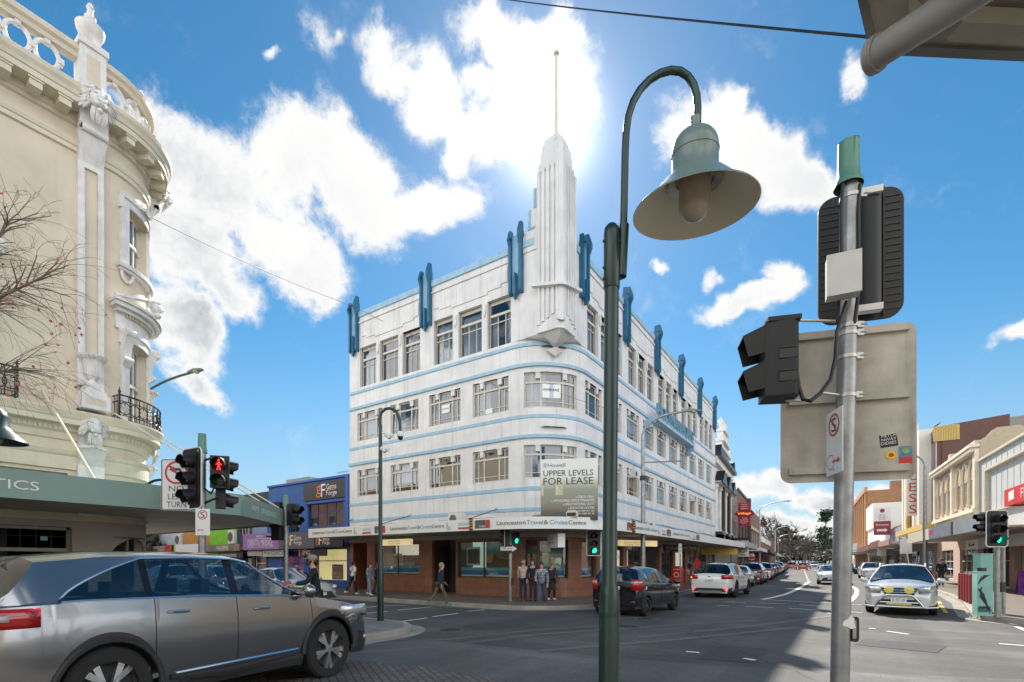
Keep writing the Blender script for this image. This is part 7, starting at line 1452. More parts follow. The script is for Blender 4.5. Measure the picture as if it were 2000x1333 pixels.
b = MB(); b.lathe([(.047, 3.40), (.052, 3.41), (.052, 3.75), (.048, 3.79), (.03, 3.815), (0, 3.82)], (top.x*.96, 0, 0), 24)
for z in (3.46, 3.53, 3.70):
    for sg in (-1, 1): b.tube([(top.x*.96+sg*.045, -.02, z), (top.x*.96+sg*.062, -.02, z)], .008, 6)
b.build('sleeve', m_grn, T)
b = MB(); P = [A(*q) for q in ((1215, 538), (1216, 500), (1219, 400), (1221, 300), (1223, 258), (1227, 228), (1236, 200), (1250, 176), (1268, 157), (1289, 144), (1310, 138), (1329, 140), (1344, 150), (1355, 166), (1361, 187), (1363, 212), (1362, 240))]
for k in range(1, len(P)-1): pass
b.tube(P, .0235, 14); b.tube([A(1214, 541), A(1219, 440)], .031, 12); b.build('swan_neck', m_grn, T)
tilt = Matrix.Rotation(radians(7), 3, 'X') @ Matrix.Rotation(radians(-2.2), 3, 'Y'); LP = A(1356.5, 408)
lm = MB(); prof = [(.022, .60), (.028, .60), (.028, .555), (.034, .55), (.034, .535)]; lm.lathe([(r, z-.065) for r, z in prof], n=16)
dome = [(.034, .475)] + [(.142*sin(a), .345+.125*cos(a)) for a in [radians(q) for q in (20, 35, 50, 65, 80, 90)]] + [(.142, .33), (.146, .328), (.146, .317), (.142, .315), (.142, .215), (.150, .205)]
lm.lathe(dome, n=32); lm.lathe([(.150, .205), (.20, .16), (.27, .09), (.33, .04), (.376, .008), (.386, -.004)], n=48)
o = lm.build('lamp_shade', m_lgrn, T); o.location = LP; o.rotation_euler = tilt.to_euler()
li = MB(); li.lathe([(.386, -.004), (.383, -.006), (.372, .004), (.327, .034), (.267, .083), (.197, .147), (.147, .187), (0, .19)], n=48); q = li.build('shade_lining', m_shade, o)
bl = MB(); bl.lathe([(.0, .185), (.098, .18), (.098, .02)] + [(.098*cos(a), .02-.098*sin(a)) for a in [radians(k) for k in (15, 30, 45, 60, 75, 90)]], n=28); bl.build('bulb_cover', m_glo, o)
rg_ = MB(); rg_.lathe([(.12, .176), (.165, .156), (.165, .144), (.12, .166)], n=28); rg_.build('mounting_ring', m_brk, o)
A = LF(1634, 3.4, 'traffic_signal', 'grey galvanised signal pole in the right foreground with black signal heads seen from behind', 'traffic light', 'traffic signals'); T = A.T; SIGP = A
b = MB(); b.tube([A(1634, 1569), A(1640, 1333), A(1647, 1000), A(1655, 650), A(1661, 352)], .0575, 22); b.build('pole', m_steel, T)
for v in (388, 640, 655, 700, 775): b = MB(); p = A(1661-(v-352)*.0215, v); b.lathe([(.0575, -.012), (.063, -.012), (.063, .012), (.0575, .012)], p, 20); b.obox(p+Vector((.06, -.03, 0)), Vector((.022, 0, 0)), Vector((0, .02, 0)), Vector((0, 0, .02))); b.tube([p+Vector((.06, -.05, 0)), p+Vector((.10, -.05, 0))], .006, 5); b.build('clamp', m_brk, T)
b = MB(); b.lathe([(.088, 0), (.086, .03), (.070, .055), (.066, .12), (.063, .30)], A(1657, 366), 28); c0 = A(1661, 272); 
b.add([A(1657, 366)+Vector((.063*cos(2*pi*k/28), .063*sin(2*pi*k/28), .30+.012*cos(2*pi*k/28))) for k in range(28)], [tuple(range(28))]); b.build('pole_cap', m_cap, T)
b = MB(); rp = [A(1634, 372)]
for off_ in (-.056, .06): b.tube([A(1652, 372)+Vector((off_, -.055, 0)), A(1650, 420)+Vector((off_-.01, -.06, 0)), A(1648, 500)+Vector((off_, -.06, 0)), A(1646, 590)+Vector((off_*1.1, -.055, 0)), A(1640, 640)+Vector((off_, -.06, 0))], .011, 7)
b.tube([A(1640, 600)+Vector((.0, -.07, 0)), A(1634, 650, -.09), A(1632, 700, -.09), A(1622, 742, -.1), A(1603, 768, -.12), A(1583, 784, -.14), A(1568, 780, -.12), A(1560, 755, -.1), A(1552, 700, -.08), A(1548, 662, -.05)], .013, 8); b.build('cable', m_cable, T)
def rrect(w, h, r, n=6): return [(sx*(w/2-r)+r*cos(a), sz*(h/2-r)+r*sin(a)) for (sx, sz, a0) in ((1, 1, 0), (-1, 1, 90), (-1, -1, 180), (1, -1, 270)) for a in [radians(a0+90*k/n) for k in range(n+1)]]
def plate_(mb, c, ax, w, h, r, th, mi=0):             # rounded plate centred at c, width axis ax, thickness along its normal
    ax = Vector(ax).normalized(); n = Vector((ax.y, -ax.x, 0)); c = Vector(c); mb.prism([c+ax*a+Vector((0, 0, z))-n*th/2 for a, z in rrect(w, h, r)], n*th, mi); return n
ax = Vector((cos(radians(-18)), sin(radians(-18)), 0)); c = A(1679, 503, .20); b = MB(); n = plate_(b, c, ax, .53, .93, .105, .02); tb = b.build('target_board', m_sig, T)
b = MB()
for k in range(17): 
    z = -.41+.05*k
    for s0, s1 in ((-.245, -.05), (.10, .245)): b.prism([c+ax*s0+n*.011+Vector((0, 0, z)), c+ax*s1+n*.011+Vector((0, 0, z)), c+ax*s1+n*.017+Vector((0, 0, z+.004)), c+ax*s0+n*.017+Vector((0, 0, z+.004))], (0, 0, .006))
b.build('board_rib', M('signal_black_rib', (.03, .032, .036), .5), tb)
b = MB(); b.prism([c+ax*s+n*o+Vector((0, 0, -.40)) for s, o in ((-.04, .01), (-.03, .07), (.02, .10), (.07, .10), (.11, .07), (.12, .01))], (0, 0, .80)); b.tube([c+ax*.135+n*.03+Vector((0, 0, -.45)), c+ax*.135+n*.03+Vector((0, 0, .46))], .009, 6); b.build('signal_head', m_sig, tb)
b = MB(); 
for z in (.40, -.42): b = MB(); b.obox(c+ax*.02+n*.09+Vector((0, 0, z)), ax*.085, n*.03, Vector((0, 0, .022))); b.build('bracket', m_swh, tb)
b = MB(); 
for k in range(3): b.lathe([(.112, 0), (.112, .22)], c-n*.01+Vector((0, 0, .28-.28*k)), 18, axis=-n, a0=0, a1=2*pi)
b.build('visor', m_sig, tb)
b = MB(); jx = Vector((cos(radians(-24)), sin(radians(-24)), 0)); jc = A(1646, 541, -.11); b.obox(jc, jx*.093, Vector((-jx.y, jx.x, 0))*.045, Vector((0, 0, .132))); b.obox(jc+Vector((jx.y, -jx.x, 0))*.047, jx*.097, Vector((-jx.y, jx.x, 0))*.006, Vector((0, 0, .136))); b.tube([jc+Vector((0, 0, .13)), jc+Vector((0, 0, .155))], .012, 6); b.build('junction_box', M('white_junction_box', (.62, .62, .60), .5, var=.08, streak=.15), T)
hx = Vector((cos(radians(-14)), sin(radians(-14)), 0)); hy = Vector((-hx.y, hx.x, 0)); hc = A(1524, 709, -.05); b = MB()
b.prism([hc+hx*x+hy*y+Vector((0, 0, -.245)) for x, y in ((-.09, -.10), (.06, -.115), (.095, -.06), (.095, .06), (.06, .115), (-.09, .10))], (0, 0, .49)); b.obox(hc+Vector((0, 0, .255)), hx*.10, hy*.11, Vector((0, 0, .014))); b.tube([hc+hx*.02+Vector((0, 0, .26)), hc+hx*.02+Vector((0, 0, .31))], .014, 6); b.prism([hc+hx*-.09+hy*y+Vector((0, 0, z)) for y, z in ((-.10, -.245), (-.10, .245), (.1, .245), (.1, -.245))], -hx*.025)
hd = b.build('signal_head', m_sig, T)
for zz in (.12, -.115):
    b = MB(); 
    for sgn in (1, -1): b.prism([hc+hx*-.11+hy*(sgn*.098)+Vector((0, 0, zz+.105)), hc+hx*-.25+hy*(sgn*.098)+Vector((0, 0, zz+.045)), hc+hx*-.215+hy*(sgn*.098)+Vector((0, 0, zz-.095)), hc+hx*-.11+hy*(sgn*.098)+Vector((0, 0, zz-.075))], hy*(-sgn*.008))
    b.prism([hc+hx*-.11-hy*.1+Vector((0, 0, zz+.105)), hc+hx*-.25-hy*.1+Vector((0, 0, zz+.045)), hc+hx*-.25+hy*.1+Vector((0, 0, zz+.045)), hc+hx*-.11+hy*.1+Vector((0, 0, zz+.105))], (0, 0, -.008)); b.build('visor', m_sig, hd)
for k, z in enumerate((.02, -.13)): b = MB(); b.obox(hc+hx*.02-hy*.112+Vector((0, 0, z+.04)), hx*.055, hy*.006, Vector((0, 0, .004))); b.obox(hc+hx*.02-hy*.110+Vector((0, 0, z)), hx*.055, hy*.006, Vector((0, 0, .03))); b.build('head_moulding', M('signal_black_rib'), hd)
b = MB(); b.tube([hc+hx*.02+Vector((0, 0, .285)), A(1641, 628, -.03)], .0095, 7); b.tube([hc+hx*.03+Vector((0, 0, -.255)), A(1565, 783, -.06), A(1608, 768, -.06), A(1638, 772, -.02)], .0095, 7); b.build('bracket', m_brk, T)
b = MB(); c = A(1661, 1228, 0); b.prism([c+Vector((x, -.05, z)) for x, z in rrect(.05, .17, .02)], (0, .10, 0)); pb = b.build('push_button', m_black, T); b = MB(); b.obox(c+Vector((-.01, -.052, 0)), Vector((.012, 0, 0)), Vector((0, .004, 0)), Vector((0, 0, .06))); b.build('button_face', m_steel, pb)
b = MB(); 
for k in range(9): a = 2*pi*k/9; r = .03+.012*(k % 3); b.v.append(tuple(A(1648, 1215)+Vector((r*cos(a), -.060, r*sin(a)))))
b.f.append(list(range(9))); b.mi.append(0); b.sm.append(False); b.build('torn_sticker', m_swh, T)
B = LF(1657, 3.42, 'road_sign', 'large weathered blank back of a road sign bolted to the grey signal pole', 'road sign', None, 0.0); T = B.T
sx = Vector((cos(radians(-15)), sin(radians(-15)), 0)); sn = Vector((sx.y, -sx.x, 0)); c = B(1653, 791, .09); b = MB(); plate_(b, c, sx, .84, 1.08, .07, .006); b.build('panel', m_alu, T)
for z in (.50, .04, -.46): b = MB(); b.obox(c+sn*.018+Vector((0, 0, z)), sx*.37, sn*.016, Vector((0, 0, .024))); b.build('rail', m_alu, T)
def sticker(a, z, pts, mat, o=.006): b = MB(); b.poly([c+sn*o+sx*(a+x)+Vector((0, 0, z+y)) for x, y in pts]); return b.build('sticker', mat, T)
def rect(w, h, r=0): return [(x*cos(r)-y*sin(r), x*sin(r)+y*cos(r)) for x, y in ((-w/2, -h/2), (w/2, -h/2), (w/2, h/2), (-w/2, h/2))]
circ = lambda r, sy_=1: [(r*cos(2*pi*i/20), r*sy_*sin(2*pi*i/20)) for i in range(20)]
sticker(.255, -.27, rect(.105, .085, .12), m_black); 
for k, s_ in enumerate(('METCH', 'NWAY', 'DIDSES')): word(s_, c+sn*.008+sx*.21+Vector((0, 0, -.25-.026*k)), (sx+Vector((0, 0, .12))), .09, .02, m_lw, T)
sticker(.27, -.37, circ(.034, .85), M('sticker_yellow', (.75, .55, .02), .4)); sticker(.27, -.37, circ(.017, .85), m_red, .008)
sticker(.355, -.375, rect(.075, .12), M('sticker_blue', (.10, .25, .5), .4, var=.5, scale=30)); sticker(.355, -.41, rect(.075, .045), m_red, .008); sticker(.355, -.345, circ(.022), M('sticker_green', (.25, .5, .15), .4, var=.4, scale=40), .009); sticker(.365, -.462, circ(.014, .7), M('sticker_teal', (.02, .28, .35), .4))
def s_sign(A, c, ax, w, h, label, left=False):
    n = Vector((ax.y, -ax.x, 0)); B2 = thing('parking_sign', label, 'road sign', A.T.location, YAW, 'no stopping signs'); b = MB(); b.prism([c+ax*x+Vector((0, 0, z))-n*.003 for x, z in rrect(w, h, .012)], n*.006); b.build('panel', m_swh, B2)
    b = MB(); b.add([c+ax*r*cos(2*pi*i/24)+n*.006+Vector((0, 0, h*.27+r*sin(2*pi*i/24))) for r in (w*.33, w*.27) for i in range(24)], [(i, (i+1) % 24, 24+(i+1) % 24, 24+i) for i in range(24)]); b.build('ring', m_red, B2)
    word('S', c+ax*(-w*.14)+n*.006+Vector((0, 0, h*.27-w*.2)), ax, w*.28, w*.4, m_ink, B2); b = MB(); b.prism([c+n*.008+ax*(-w*.2)+Vector((0, 0, h*.27+w*.22)), c+n*.008+ax*(-w*.17)+Vector((0, 0, h*.27+w*.24)), c+n*.008+ax*(w*.2)+Vector((0, 0, h*.27-w*.22)), c+n*.008+ax*(w*.17)+Vector((0, 0, h*.27-w*.24))], n*.001); b.build('slash', m_red, B2)
    b = MB(); z = -h*.30; sg = -1 if left else 1; b.poly([c+n*.006+ax*(-sg*w*.1)+Vector((0, 0, z-.006)), c+n*.006+ax*(sg*w*.25)+Vector((0, 0, z-.006)), c+n*.006+ax*(sg*w*.25)+Vector((0, 0, z-.02)), c+n*.006+ax*(sg*w*.38)+Vector((0, 0, z)), c+n*.006+ax*(sg*w*.25)+Vector((0, 0, z+.02)), c+n*.006+ax*(sg*w*.25)+Vector((0, 0, z+.006)), c+n*.006+ax*(-sg*w*.1)+Vector((0, 0, z+.006))]); b.build('arrow', m_red, B2)
    b = MB(); 
    for z in (h*.43, -h*.43): b.lathe([(0, .004), (w*.04, .004)], c+n*.003+Vector((0, 0, z)), 8, axis=n)
    b.build('bolt', m_brk, B2); return B2
zx = Vector((cos(radians(-100)), sin(radians(-100)), 0)); nz_ = s_sign(SIGP, SIGP(1630, 864, -.13), zx, .225, .42, 'narrow white S sign turned edge-wise on the near grey signal pole')
b = MB(); b.add([SIGP(1630, 864, -.13)+zx*(-.045+.05*cos(2*pi*i/20)*r)+Vector((zx.y, -zx.x, 0))*.006+Vector((0, 0, -.125+.05*sin(2*pi*i/20)*r)) for r in (1, .92) for i in range(20)], [(i, (i+1) % 20, 20+(i+1) % 20, 20+i) for i in range(20)]); b.build('marker_scribble', m_grey, nz_)
def head3(T, c, ax, h=.95, on=None, board=True, two=False, name='signal_head'):
    """lantern whose face looks along n (right-hand normal of ax)"""
    ax = Vector(ax).normalized(); n = Vector((ax.y, -ax.x, 0)); c = Vector(c); w = .30; k_ = 2 if two else 3; hh = h*(.72 if two else .9)
    b = MB(); b.prism([c+ax*x+Vector((0, 0, -hh/2))+n*o for x, o in ((-w/2, 0), (w/2, 0), (w/2*.8, -.16), (-w/2*.8, -.16))], (0, 0, hh)); H_ = b.build(name, m_sig, T)
    if board:
        b = MB(); plate_(b, c-n*.02, ax, .56, h*1.06, .09, .012); bd_ = b.build('target_board', m_sig, H_); rim = rrect(.56, h*1.06, .09); b = MB(); b.tube([c-n*.012+ax*x+Vector((0, 0, z)) for x, z in rim+rim[:1]], .012, 5); b.build('board_edge', m_swh, bd_)
    for k in range(k_):
        z = hh/2-hh/k_*(k+.5); r = hh/k_*.40; p = c+Vector((0, 0, z)); lens = (m_lred, m_lam, m_lgn)[k] if not two else (m_lred, m_lgn)[k]
        if on == k: lens = m_ongrn if k == k_-1 else m_onred
        b = MB(); b.lathe([(0, .03), (r*.6, .022), (r*.95, .004)], p, 18, axis=n); b.build('lens', lens, H_)
        b = MB(); vs = []; m = 15
        for i in range(m):
            a = radians(-60+300*i/(m-1)); q = p+ax*r*cos(a)+Vector((0, 0, r*sin(a))); vs += [q, q+n*(.20 if sin(a) > -.2 else .12)+Vector((0, 0, -.03))]
        b.add(vs, [(2*i, 2*i+2, 2*i+3, 2*i+1) for i in range(m-1)], 0, True); v_ = b.build('visor', m_sig, H_)
    return H_
def walker(T, c, ax, h, mat):                         # pedestrian figure on a lens
    ax = Vector(ax); n = Vector((ax.y, -ax.x, 0)); b = MB(); u = Vector((0, 0, 1))
    b.ball(c+n*.034+u*h*.42, h*.1, 8)
    b.tube([c+n*.034+u*h*.28, c+n*.034-u*h*.02], h*.11, 6)
    for s_ in (-1, 1): b.tube([c+n*.034+u*h*.0, c+n*.034+ax*s_*h*.12-u*h*.45], h*.06, 5); b.tube([c+n*.034+u*h*.25, c+n*.034+ax*s_*h*.22+u*h*.0], h*.045, 5)
    return b.build('walk_figure', mat, T)
def pole_cap(T, r, z0, z1, x=0): b = MB(); b.lathe([(r*1.35, z0), (r*1.3, z0+.04), (r*1.15, z0+.08), (r*1.0, z1), (0, z1+.01)], (x, 0, 0), 16); return b.build('pole_cap', m_cap, T)
A = LF(395, 8.7, 'traffic_signal', 'signal pole at left with a lit red pedestrian figure beside the cream building canopy', 'traffic light', 'traffic signals'); T = A.T
b = MB(); b.tube([(0, 0, 0), (0, 0, A(395, 880).z)], .06, 14); b.build('pole', m_steel, T); pole_cap(T, .062, A(395, 885).z, A(395, 848).z)
a1 = Vector((cos(radians(62)), sin(radians(62)), 0)); head3(T, A(373, 935, .0), Vector((.89, -.45, 0)), 1.0)
a2 = Vector((.95, .3, 0)).normalized(); h2 = head3(T, A(429, 922, -.08), a2, .78, on=None, board=False, two=True, name='pedestrian_head')
walker(h2, A(428, 909, -.085), a2, .20, m_onred); head3(T, A(441, 945, .22), Vector((-.5, .85, 0)), 1.0, board=False)
b = MB(); b.tube([(0, 0, A(0, 900).z), A(425, 893, -.05)], .02, 6); b.tube([(0, 0, A(0, 985).z), A(425, 972, -.05)], .02, 6); b.tube([(0, 0, A(0, 950).z), A(412, 965, -.1), A(420, 950, -.1)], .015, 6); b.build('bracket', m_sig, T)
s_sign(A, A(396, 1020, -.09), Vector((1, 0, 0)), .25, .46, 'white S sign on the left signal pole above the grey SUV roof', True)
nls = LF(342, 8.75, 'road_sign', 'white NO LEFT TURN sign half hidden behind a black signal head', 'road sign'); T2 = nls.T; c = nls(345, 947); ax = Vector((1, 0, 0)); n = Vector((0, -1, 0)); b = MB(); plate_(b, c, ax, .54, .90, .04, .01); b.build('panel', m_swh, T2)
b = MB(); rim = rrect(.51, .87, .03); b.tube([c+n*.007+ax*x+Vector((0, 0, z)) for x, z in rim+rim[:1]], .007, 4); b.build('border', m_ink, T2)
b = MB(); b.add([c+n*.008+ax*r*cos(2*pi*i/28)+Vector((0, 0, .21+r*sin(2*pi*i/28))) for r in (.205, .168) for i in range(28)], [(i, (i+1) % 28, 28+(i+1) % 28, 28+i) for i in range(28)]); b.prism([c+n*.008+ax*x+Vector((0, 0, .21+z)) for x, z in ((-.14, .11), (-.11, .14), (.14, -.11), (.11, -.14))], n*.003); b.build('red_ring', m_red, T2)
b = MB(); b.poly([c+n*.007+ax*x+Vector((0, 0, .21+z)) for x, z in ((.05, -.12), (.09, -.12), (.09, .04), (.05, .08), (-.04, .08), (-.04, .11), (-.13, .055), (-.04, .0), (-.04, .035), (.05, .035))]); b.build('turn_arrow', m_ink, T2)
for s_, x, z, w in (('NO', -.13, -.12, .26), ('LEFT', -.15, -.26, .30), ('TURN', -.17, -.40, .34)): word(s_, c+n*.007+ax*x+Vector((0, 0, z)), ax, w, .10, m_ink, T2)
A = LF(558.5, 13.3, 'traffic_signal', 'signal pole with dark heads in front of the blue shop building', 'traffic light', 'traffic signals'); T = A.T
b = MB(); b.tube([(0, 0, 0), (0, 0, A(558, 988).z)], .06, 12); b.build('pole', m_steel, T); pole_cap(T, .062, A(558, 990).z, A(558, 967).z)
head3(T, A(543, 1010, .1), Vector((.3, .95, 0))*-1, .85, board=False); head3(T, A(577, 1006, -.05), Vector((.2, .98, 0)), .8, board=False, two=True); head3(T, A(545, 1043, .05), Vector((-1, .2, 0)), .5, board=False, two=True)
b = MB(); b.tube([A(520, 1048), A(558, 1052)], .02, 5); b.build('bracket', m_sig, T)
A = LF(997, 19.2, 'traffic_signal', 'signal pole with ONE WAY arrow and green walking figure at the white building corner', 'traffic light', 'traffic signals', .13); T = A.T
b = MB(); b.tube([(0, 0, -.0), (0, 0, A(997, 1062).z)], .065, 12); b.build('pole', m_steel, T); pole_cap(T, .065, A(997, 1063).z, A(997, 1038).z)
head3(T, A(987, 1050), Vector((.15, .99, 0))*-1, .75, board=True); h2 = head3(T, A(1008, 1050, -.1), Vector((1, .25, 0)), .58, on=1, board=False, two=True, name='pedestrian_head'); walker(h2, A(1008.5, 1057, -.1), Vector((1, .25, 0)).normalized(), .2, m_ongrn)
b = MB(); c = A(993, 1072, -.12); b.obox(c, Vector((.36, 0, 0)), Vector((0, .01, 0)), Vector((0, 0, .145))); sg_ = b.build('one_way_sign', m_black, T); b = MB(); b.poly([c+Vector((x, -.013, z)) for x, z in ((-.31, -.07), (.14, -.07), (.14, -.115), (.33, 0), (.14, .115), (.14, .07), (-.31, .07))]); b.build('arrow', m_swh, sg_); word('ONE WAY', c+Vector((-.29, -.016, -.045)), (1, 0, 0), .46, .09, m_ink, sg_)
b = MB(); b.obox(A(1001, 1136, -.02), Vector((.05, 0, 0)), Vector((0, .07, 0)), Vector((0, 0, .13))); b.build('push_button', m_black, T)
A = LF(1173, 19.4, 'traffic_signal', 'green traffic light facing us just left of the green lamp post', 'traffic light', 'traffic signals', .0); T = A.T; b = MB(); b.tube([(0, 0, 0), (0, 0, A(0, 1040).z)], .06, 10); b.build('pole', m_steel, T); head3(T, A(1160, 1061, -.1), Vector((1, .12, 0)), .93, on=2)
A = LF(1948, 13.6, 'traffic_signal', 'green traffic light at the far right beside the mint green cabinets', 'traffic light', 'traffic signals', .13); T = A.T; b = MB(); b.tube([(0, 0, 0), (0, 0, A(0, 1010).z)], .065, 12); b.build('pole', m_steel, T); head3(T, A(1948, 1033, -.12), Vector((1, -.05, 0)), .93, on=2); head3(T, A(1921, 1020, .05), Vector((-.25, -1, 0)), .75, board=False, two=True)
b = MB(); b.obox(A(1955, 1147, -.02), Vector((.05, 0, 0)), Vector((0, .07, 0)), Vector((0, 0, .13))); b.build('push_button', m_black, T)
A = LF(1960, 14.2, 'steel_post', 'slim grey steel post just right of the far right traffic light', 'post', None, .13); b = MB(); b.tube([(0, 0, 0), (0, 0, A(0, 1040).z)], .045, 10); b.build('shaft', m_steel, A.T); b = MB(); b.lathe([(.08, 0), (.08, .02), (.045, .03)], n=12); b.build('base_plate', m_steel, A.T)
m_mint = M('mint_cabinet_paint', (.24, .50, .42), .5, var=.12, scale=2, streak=.15)
A = LF(1925, 15.0, 'signal_cabinet', 'tall mint green street cabinet behind the painted one', 'cabinet', 'mint street cabinets', .13); b = MB(); z1 = A(0, 1084).z; b.obox((.02, .1, z1/2), (.22, .03, 0), (-.02, .10, 0), (0, 0, z1/2)); b.build('body', m_mint, A.T); b = MB(); b.obox((.02, -.005, z1*.62), (.21, .03, 0), (0, .004, 0), (0, 0, .006)); b.build('door_seam', m_black, A.T); b = MB(); b.obox((.02, .1, z1+.02), (.24, .03, 0), (-.02, .12, 0), (0, 0, .02)); b.build('lid', m_mint, A.T)
A = LF(1931, 14.0, 'signal_cabinet', 'short mint green street cabinet painted with black leaf veins', 'cabinet', 'mint street cabinets', .13); z1 = A(0, 1118).z; fr_ = (Vector((.21, .0, 0)), Vector((.06, .14, 0))); b = MB(); b.obox((0, .2, z1/2), fr_[0]*1.0, fr_[1], (0, 0, z1/2)); b.build('body', m_mint, A.T); b = MB(); b.obox((0, .2, z1+.012), fr_[0]*1.06, fr_[1]*1.06, (0, 0, .012)); b.build('lid', m_mint, A.T)
b = MB(); rr = random.Random(4); fq = lambda x, z: Vector((0, .2, 0))-fr_[1]*1.05+fr_[0]*x+Vector((0, 0, z*z1))
for k in range(8): a0 = -.9+.25*k; b.tube([fq(.75-.1*k, .05+.06*k), fq(.2-.12*k, .25+.05*k), fq(-.7+.05*k, .45+.03*k)], .008, 4)
b.tube([fq(-.85, .62), fq(-.2, .45), fq(.3, .25), fq(.9, .1)], .013, 4)
for k in range(9): b.tube([fq(-.9+.05*k, .72+.02*k), fq(-.5+.12*k, .80+.015*k), fq(-.1+.11*k, .93)], .008, 4); b.tube([fq(-.8+.18*k, .08), fq(-.86+.18*k, .16), fq(-.74+.18*k, .22), fq(-.66+.18*k, .12)], .007, 4)
b.build('leaf_painting', m_ink, A.T); b = MB(); b.obox((0, .2, z1+.07), (.08, 0, 0), (0, .06, 0), (0, 0, .05)); b.build('vent_cap', m_black, A.T)
m_mar = M('maroon_post_paint', (.25, .02, .025), .45, var=.12)
def bollard(x, y, label, grp, h=1.05, s=.055):
    T = thing('bollard', label, 'bollard', (x, y, .13), 0, grp); b = MB(); b.box(-s, s, -s, s, 0, h); b.build('post', m_mar, T); b = MB(); b.add([(-s-.005, -s-.005, h), (s+.005, -s-.005, h), (s+.005, s+.005, h), (-s-.005, s+.005, h), (0, 0, h+.04)], [(0, 1, 4), (1, 2, 4), (2, 3, 4), (3, 0, 4)]); b.build('cap', m_mar, T); return T
p0, p1 = gp(1875, 1171, .13), gp(1896, 1180, .13); nm_ = ('farthest', 'second farthest', 'middle', 'second nearest', 'nearest')
b0 = None
for k in range(5):
    q = p0.lerp(p1, k/4)
    lb = nm_[k]+' of the five square maroon posts beside the mint cabinets'
    if b0 is None: b0 = bollard(q.x, q.y, lb, 'maroon posts by the mint cabinets')
    else: dup(b0, (q.x, q.y, .13), None, lb)
q_ = ('first', 'second', 'third', 'fourth', 'fifth')
for k in range(5): y = 44.5+k*2.6; dup(b0, (bend(4.4, y)+.1, y, .13), None, q_[k]+' from the front of the maroon bollards along the far kerb on the right', 'maroon bollards along the far right kerb')
A = LF(743, 12.9, 'camera_pole', 'slim black swan-neck pole carrying security cameras on the kerb tip', 'camera pole', None, .13); T = A.T; b = MB(); b.lathe([(.085, 0), (.085, .95), (.083, 1.0), (.07, 1.45), (.055, 1.52), (.05, 3.5), (.045, A(0, 830).z)], n=14); b.build('pole', m_grn, T)
b = MB(); b.tube([A(742, 835), A(741, 818), A(745, 806), A(753, 799), A(762, 798), A(771, 802), A(778, 811), A(781, 824), A(782, 842)], .038, 10); b.build('swan_neck', m_grn, T)
b = MB(); b.lathe([(.05, .12), (.085, .08), (.09, 0), (.08, -.02)], A(782, 852), 14); dm = b.build('dome_camera', m_swh, T); b = MB(); b.ball(A(782, 855), .07, 10); b.build('dome_glass', m_black, dm)
for (u, v, dz) in ((760, 850, 1), (751, 877, 1)): b = MB(); b.tube([A(742, v-4), A(u-6, v-3, -.03)], .02, 5); b.tube([A(u-7, v, -.1), A(u+8, v+2, -.2)], .045, 8); b.ball(A(u, v+4, -.15), .06, 8); b.build('camera', m_swh, T)
A = LF(-40, 5.6, 'street_lamp', 'dark green bell-shaped street lamp cut by the left edge', 'street lamp'); T = A.T; b = MB(); c = A(-12, 862); b.lathe([(.03, .42), (.05, .38), (.11, .33), (.13, .27), (.13, .17), (.17, .12), (.27, .03), (.29, 0), (.26, .02), (.15, .11), (0, .12)], c, 24); b.build('lamp_shade', m_grn, T); b = MB(); b.ball(c+Vector((0, 0, .03)), .08, 10); b.build('bulb_cover', m_glo, T); b = MB(); b.tube([(0, 0, 0), (0, 0, c.z+.5), c+Vector((-.25, 0, .75)), c+Vector((-.1, 0, .72)), c+Vector((0, 0, .42))], .035, 8); b.build('pole', m_grn, T)
def street_light(base, label, h, arm, head_d, lit=False, r=.09, mat=None, grp='tall street lights'):
    T = thing('street_light', label, 'street light', base, 0, grp); arm = Vector(arm); L_ = arm.length; d = arm.normalized(); b = MB(); b.tube([(0, 0, 0), (0, 0, h*.5), (0, 0, h-.9)], [r*1.2, r, r*.75], 10); b.build('pole', mat or m_steel, T)
    b = MB(); b.tube([Vector((0, 0, h-.95))] + [d*L_*(1-cos(a))*1.0+Vector((0, 0, h-.95+.95*sin(a))) for a in [radians(10*k) for k in range(1, 10)]], r*.5, 8); b.build('arm', mat or m_steel, T)
    b = MB(); e = d*L_+Vector((0, 0, h)); s_ = Vector((-d.y, d.x, 0)); b.add([e-d*.1-s_*.06, e-d*.1+s_*.06, e+d*.35+s_*.13, e+d*.75+s_*.09, e+d*.75-s_*.09, e+d*.35-s_*.13, e-d*.1-s_*.04+Vector((0, 0, .08)), e-d*.1+s_*.04+Vector((0, 0, .08)), e+d*.35+s_*.09+Vector((0, 0, .11)), e+d*.75+s_*.05+Vector((0, 0, .06)), e+d*.75-s_*.05+Vector((0, 0, .06)), e+d*.35-s_*.09+Vector((0, 0, .11))], [(0, 1, 2, 3, 4, 5)[::-1], (6, 7, 8, 9, 10, 11)]+[(i, (i+1) % 6, (i+1) % 6+6, i+6) for i in range(6)]); b.build('lamp_head', m_lgrn if not lit else m_steel, T)
    b = MB(); b.ball(e+d*.4+Vector((0, 0, -.02)), .13, 8, 0, (1, 1, .5)); b.build('lamp_bowl', M('lit_orange_bowl', (1, .45, .12), .4, emit=4) if lit else m_glo, T); return T
street_light((-7.65, 21.9, .13), 'tall grey street light in front of the right face of the white building', 8.2, (1.6, .75, 0), 1, r=.10)
t2 = bpy.data.objects[-1] if False else None
b = MB(); tl = [o for o in bpy.data.objects if o.name.startswith('street_light')][-1]; b.tube([(0, 0, 6.0), (1.5, .9, 6.05)], .03, 6); b.build('banner_arm', m_steel, tl); b = MB(); b.lathe([(.11, 5.2), (.14, 5.2), (.14, 5.4), (.11, 5.4)], n=10); b.build('collar', m_black, tl)
street_light((bend(-7.5, 70), 70, .13), 'tall pale curved street light over the parked cars on the left', 9.0, (2.8, 0, 0), 1, mat=M('pale_grey_pole', (.5, .52, .53), .5, .3))
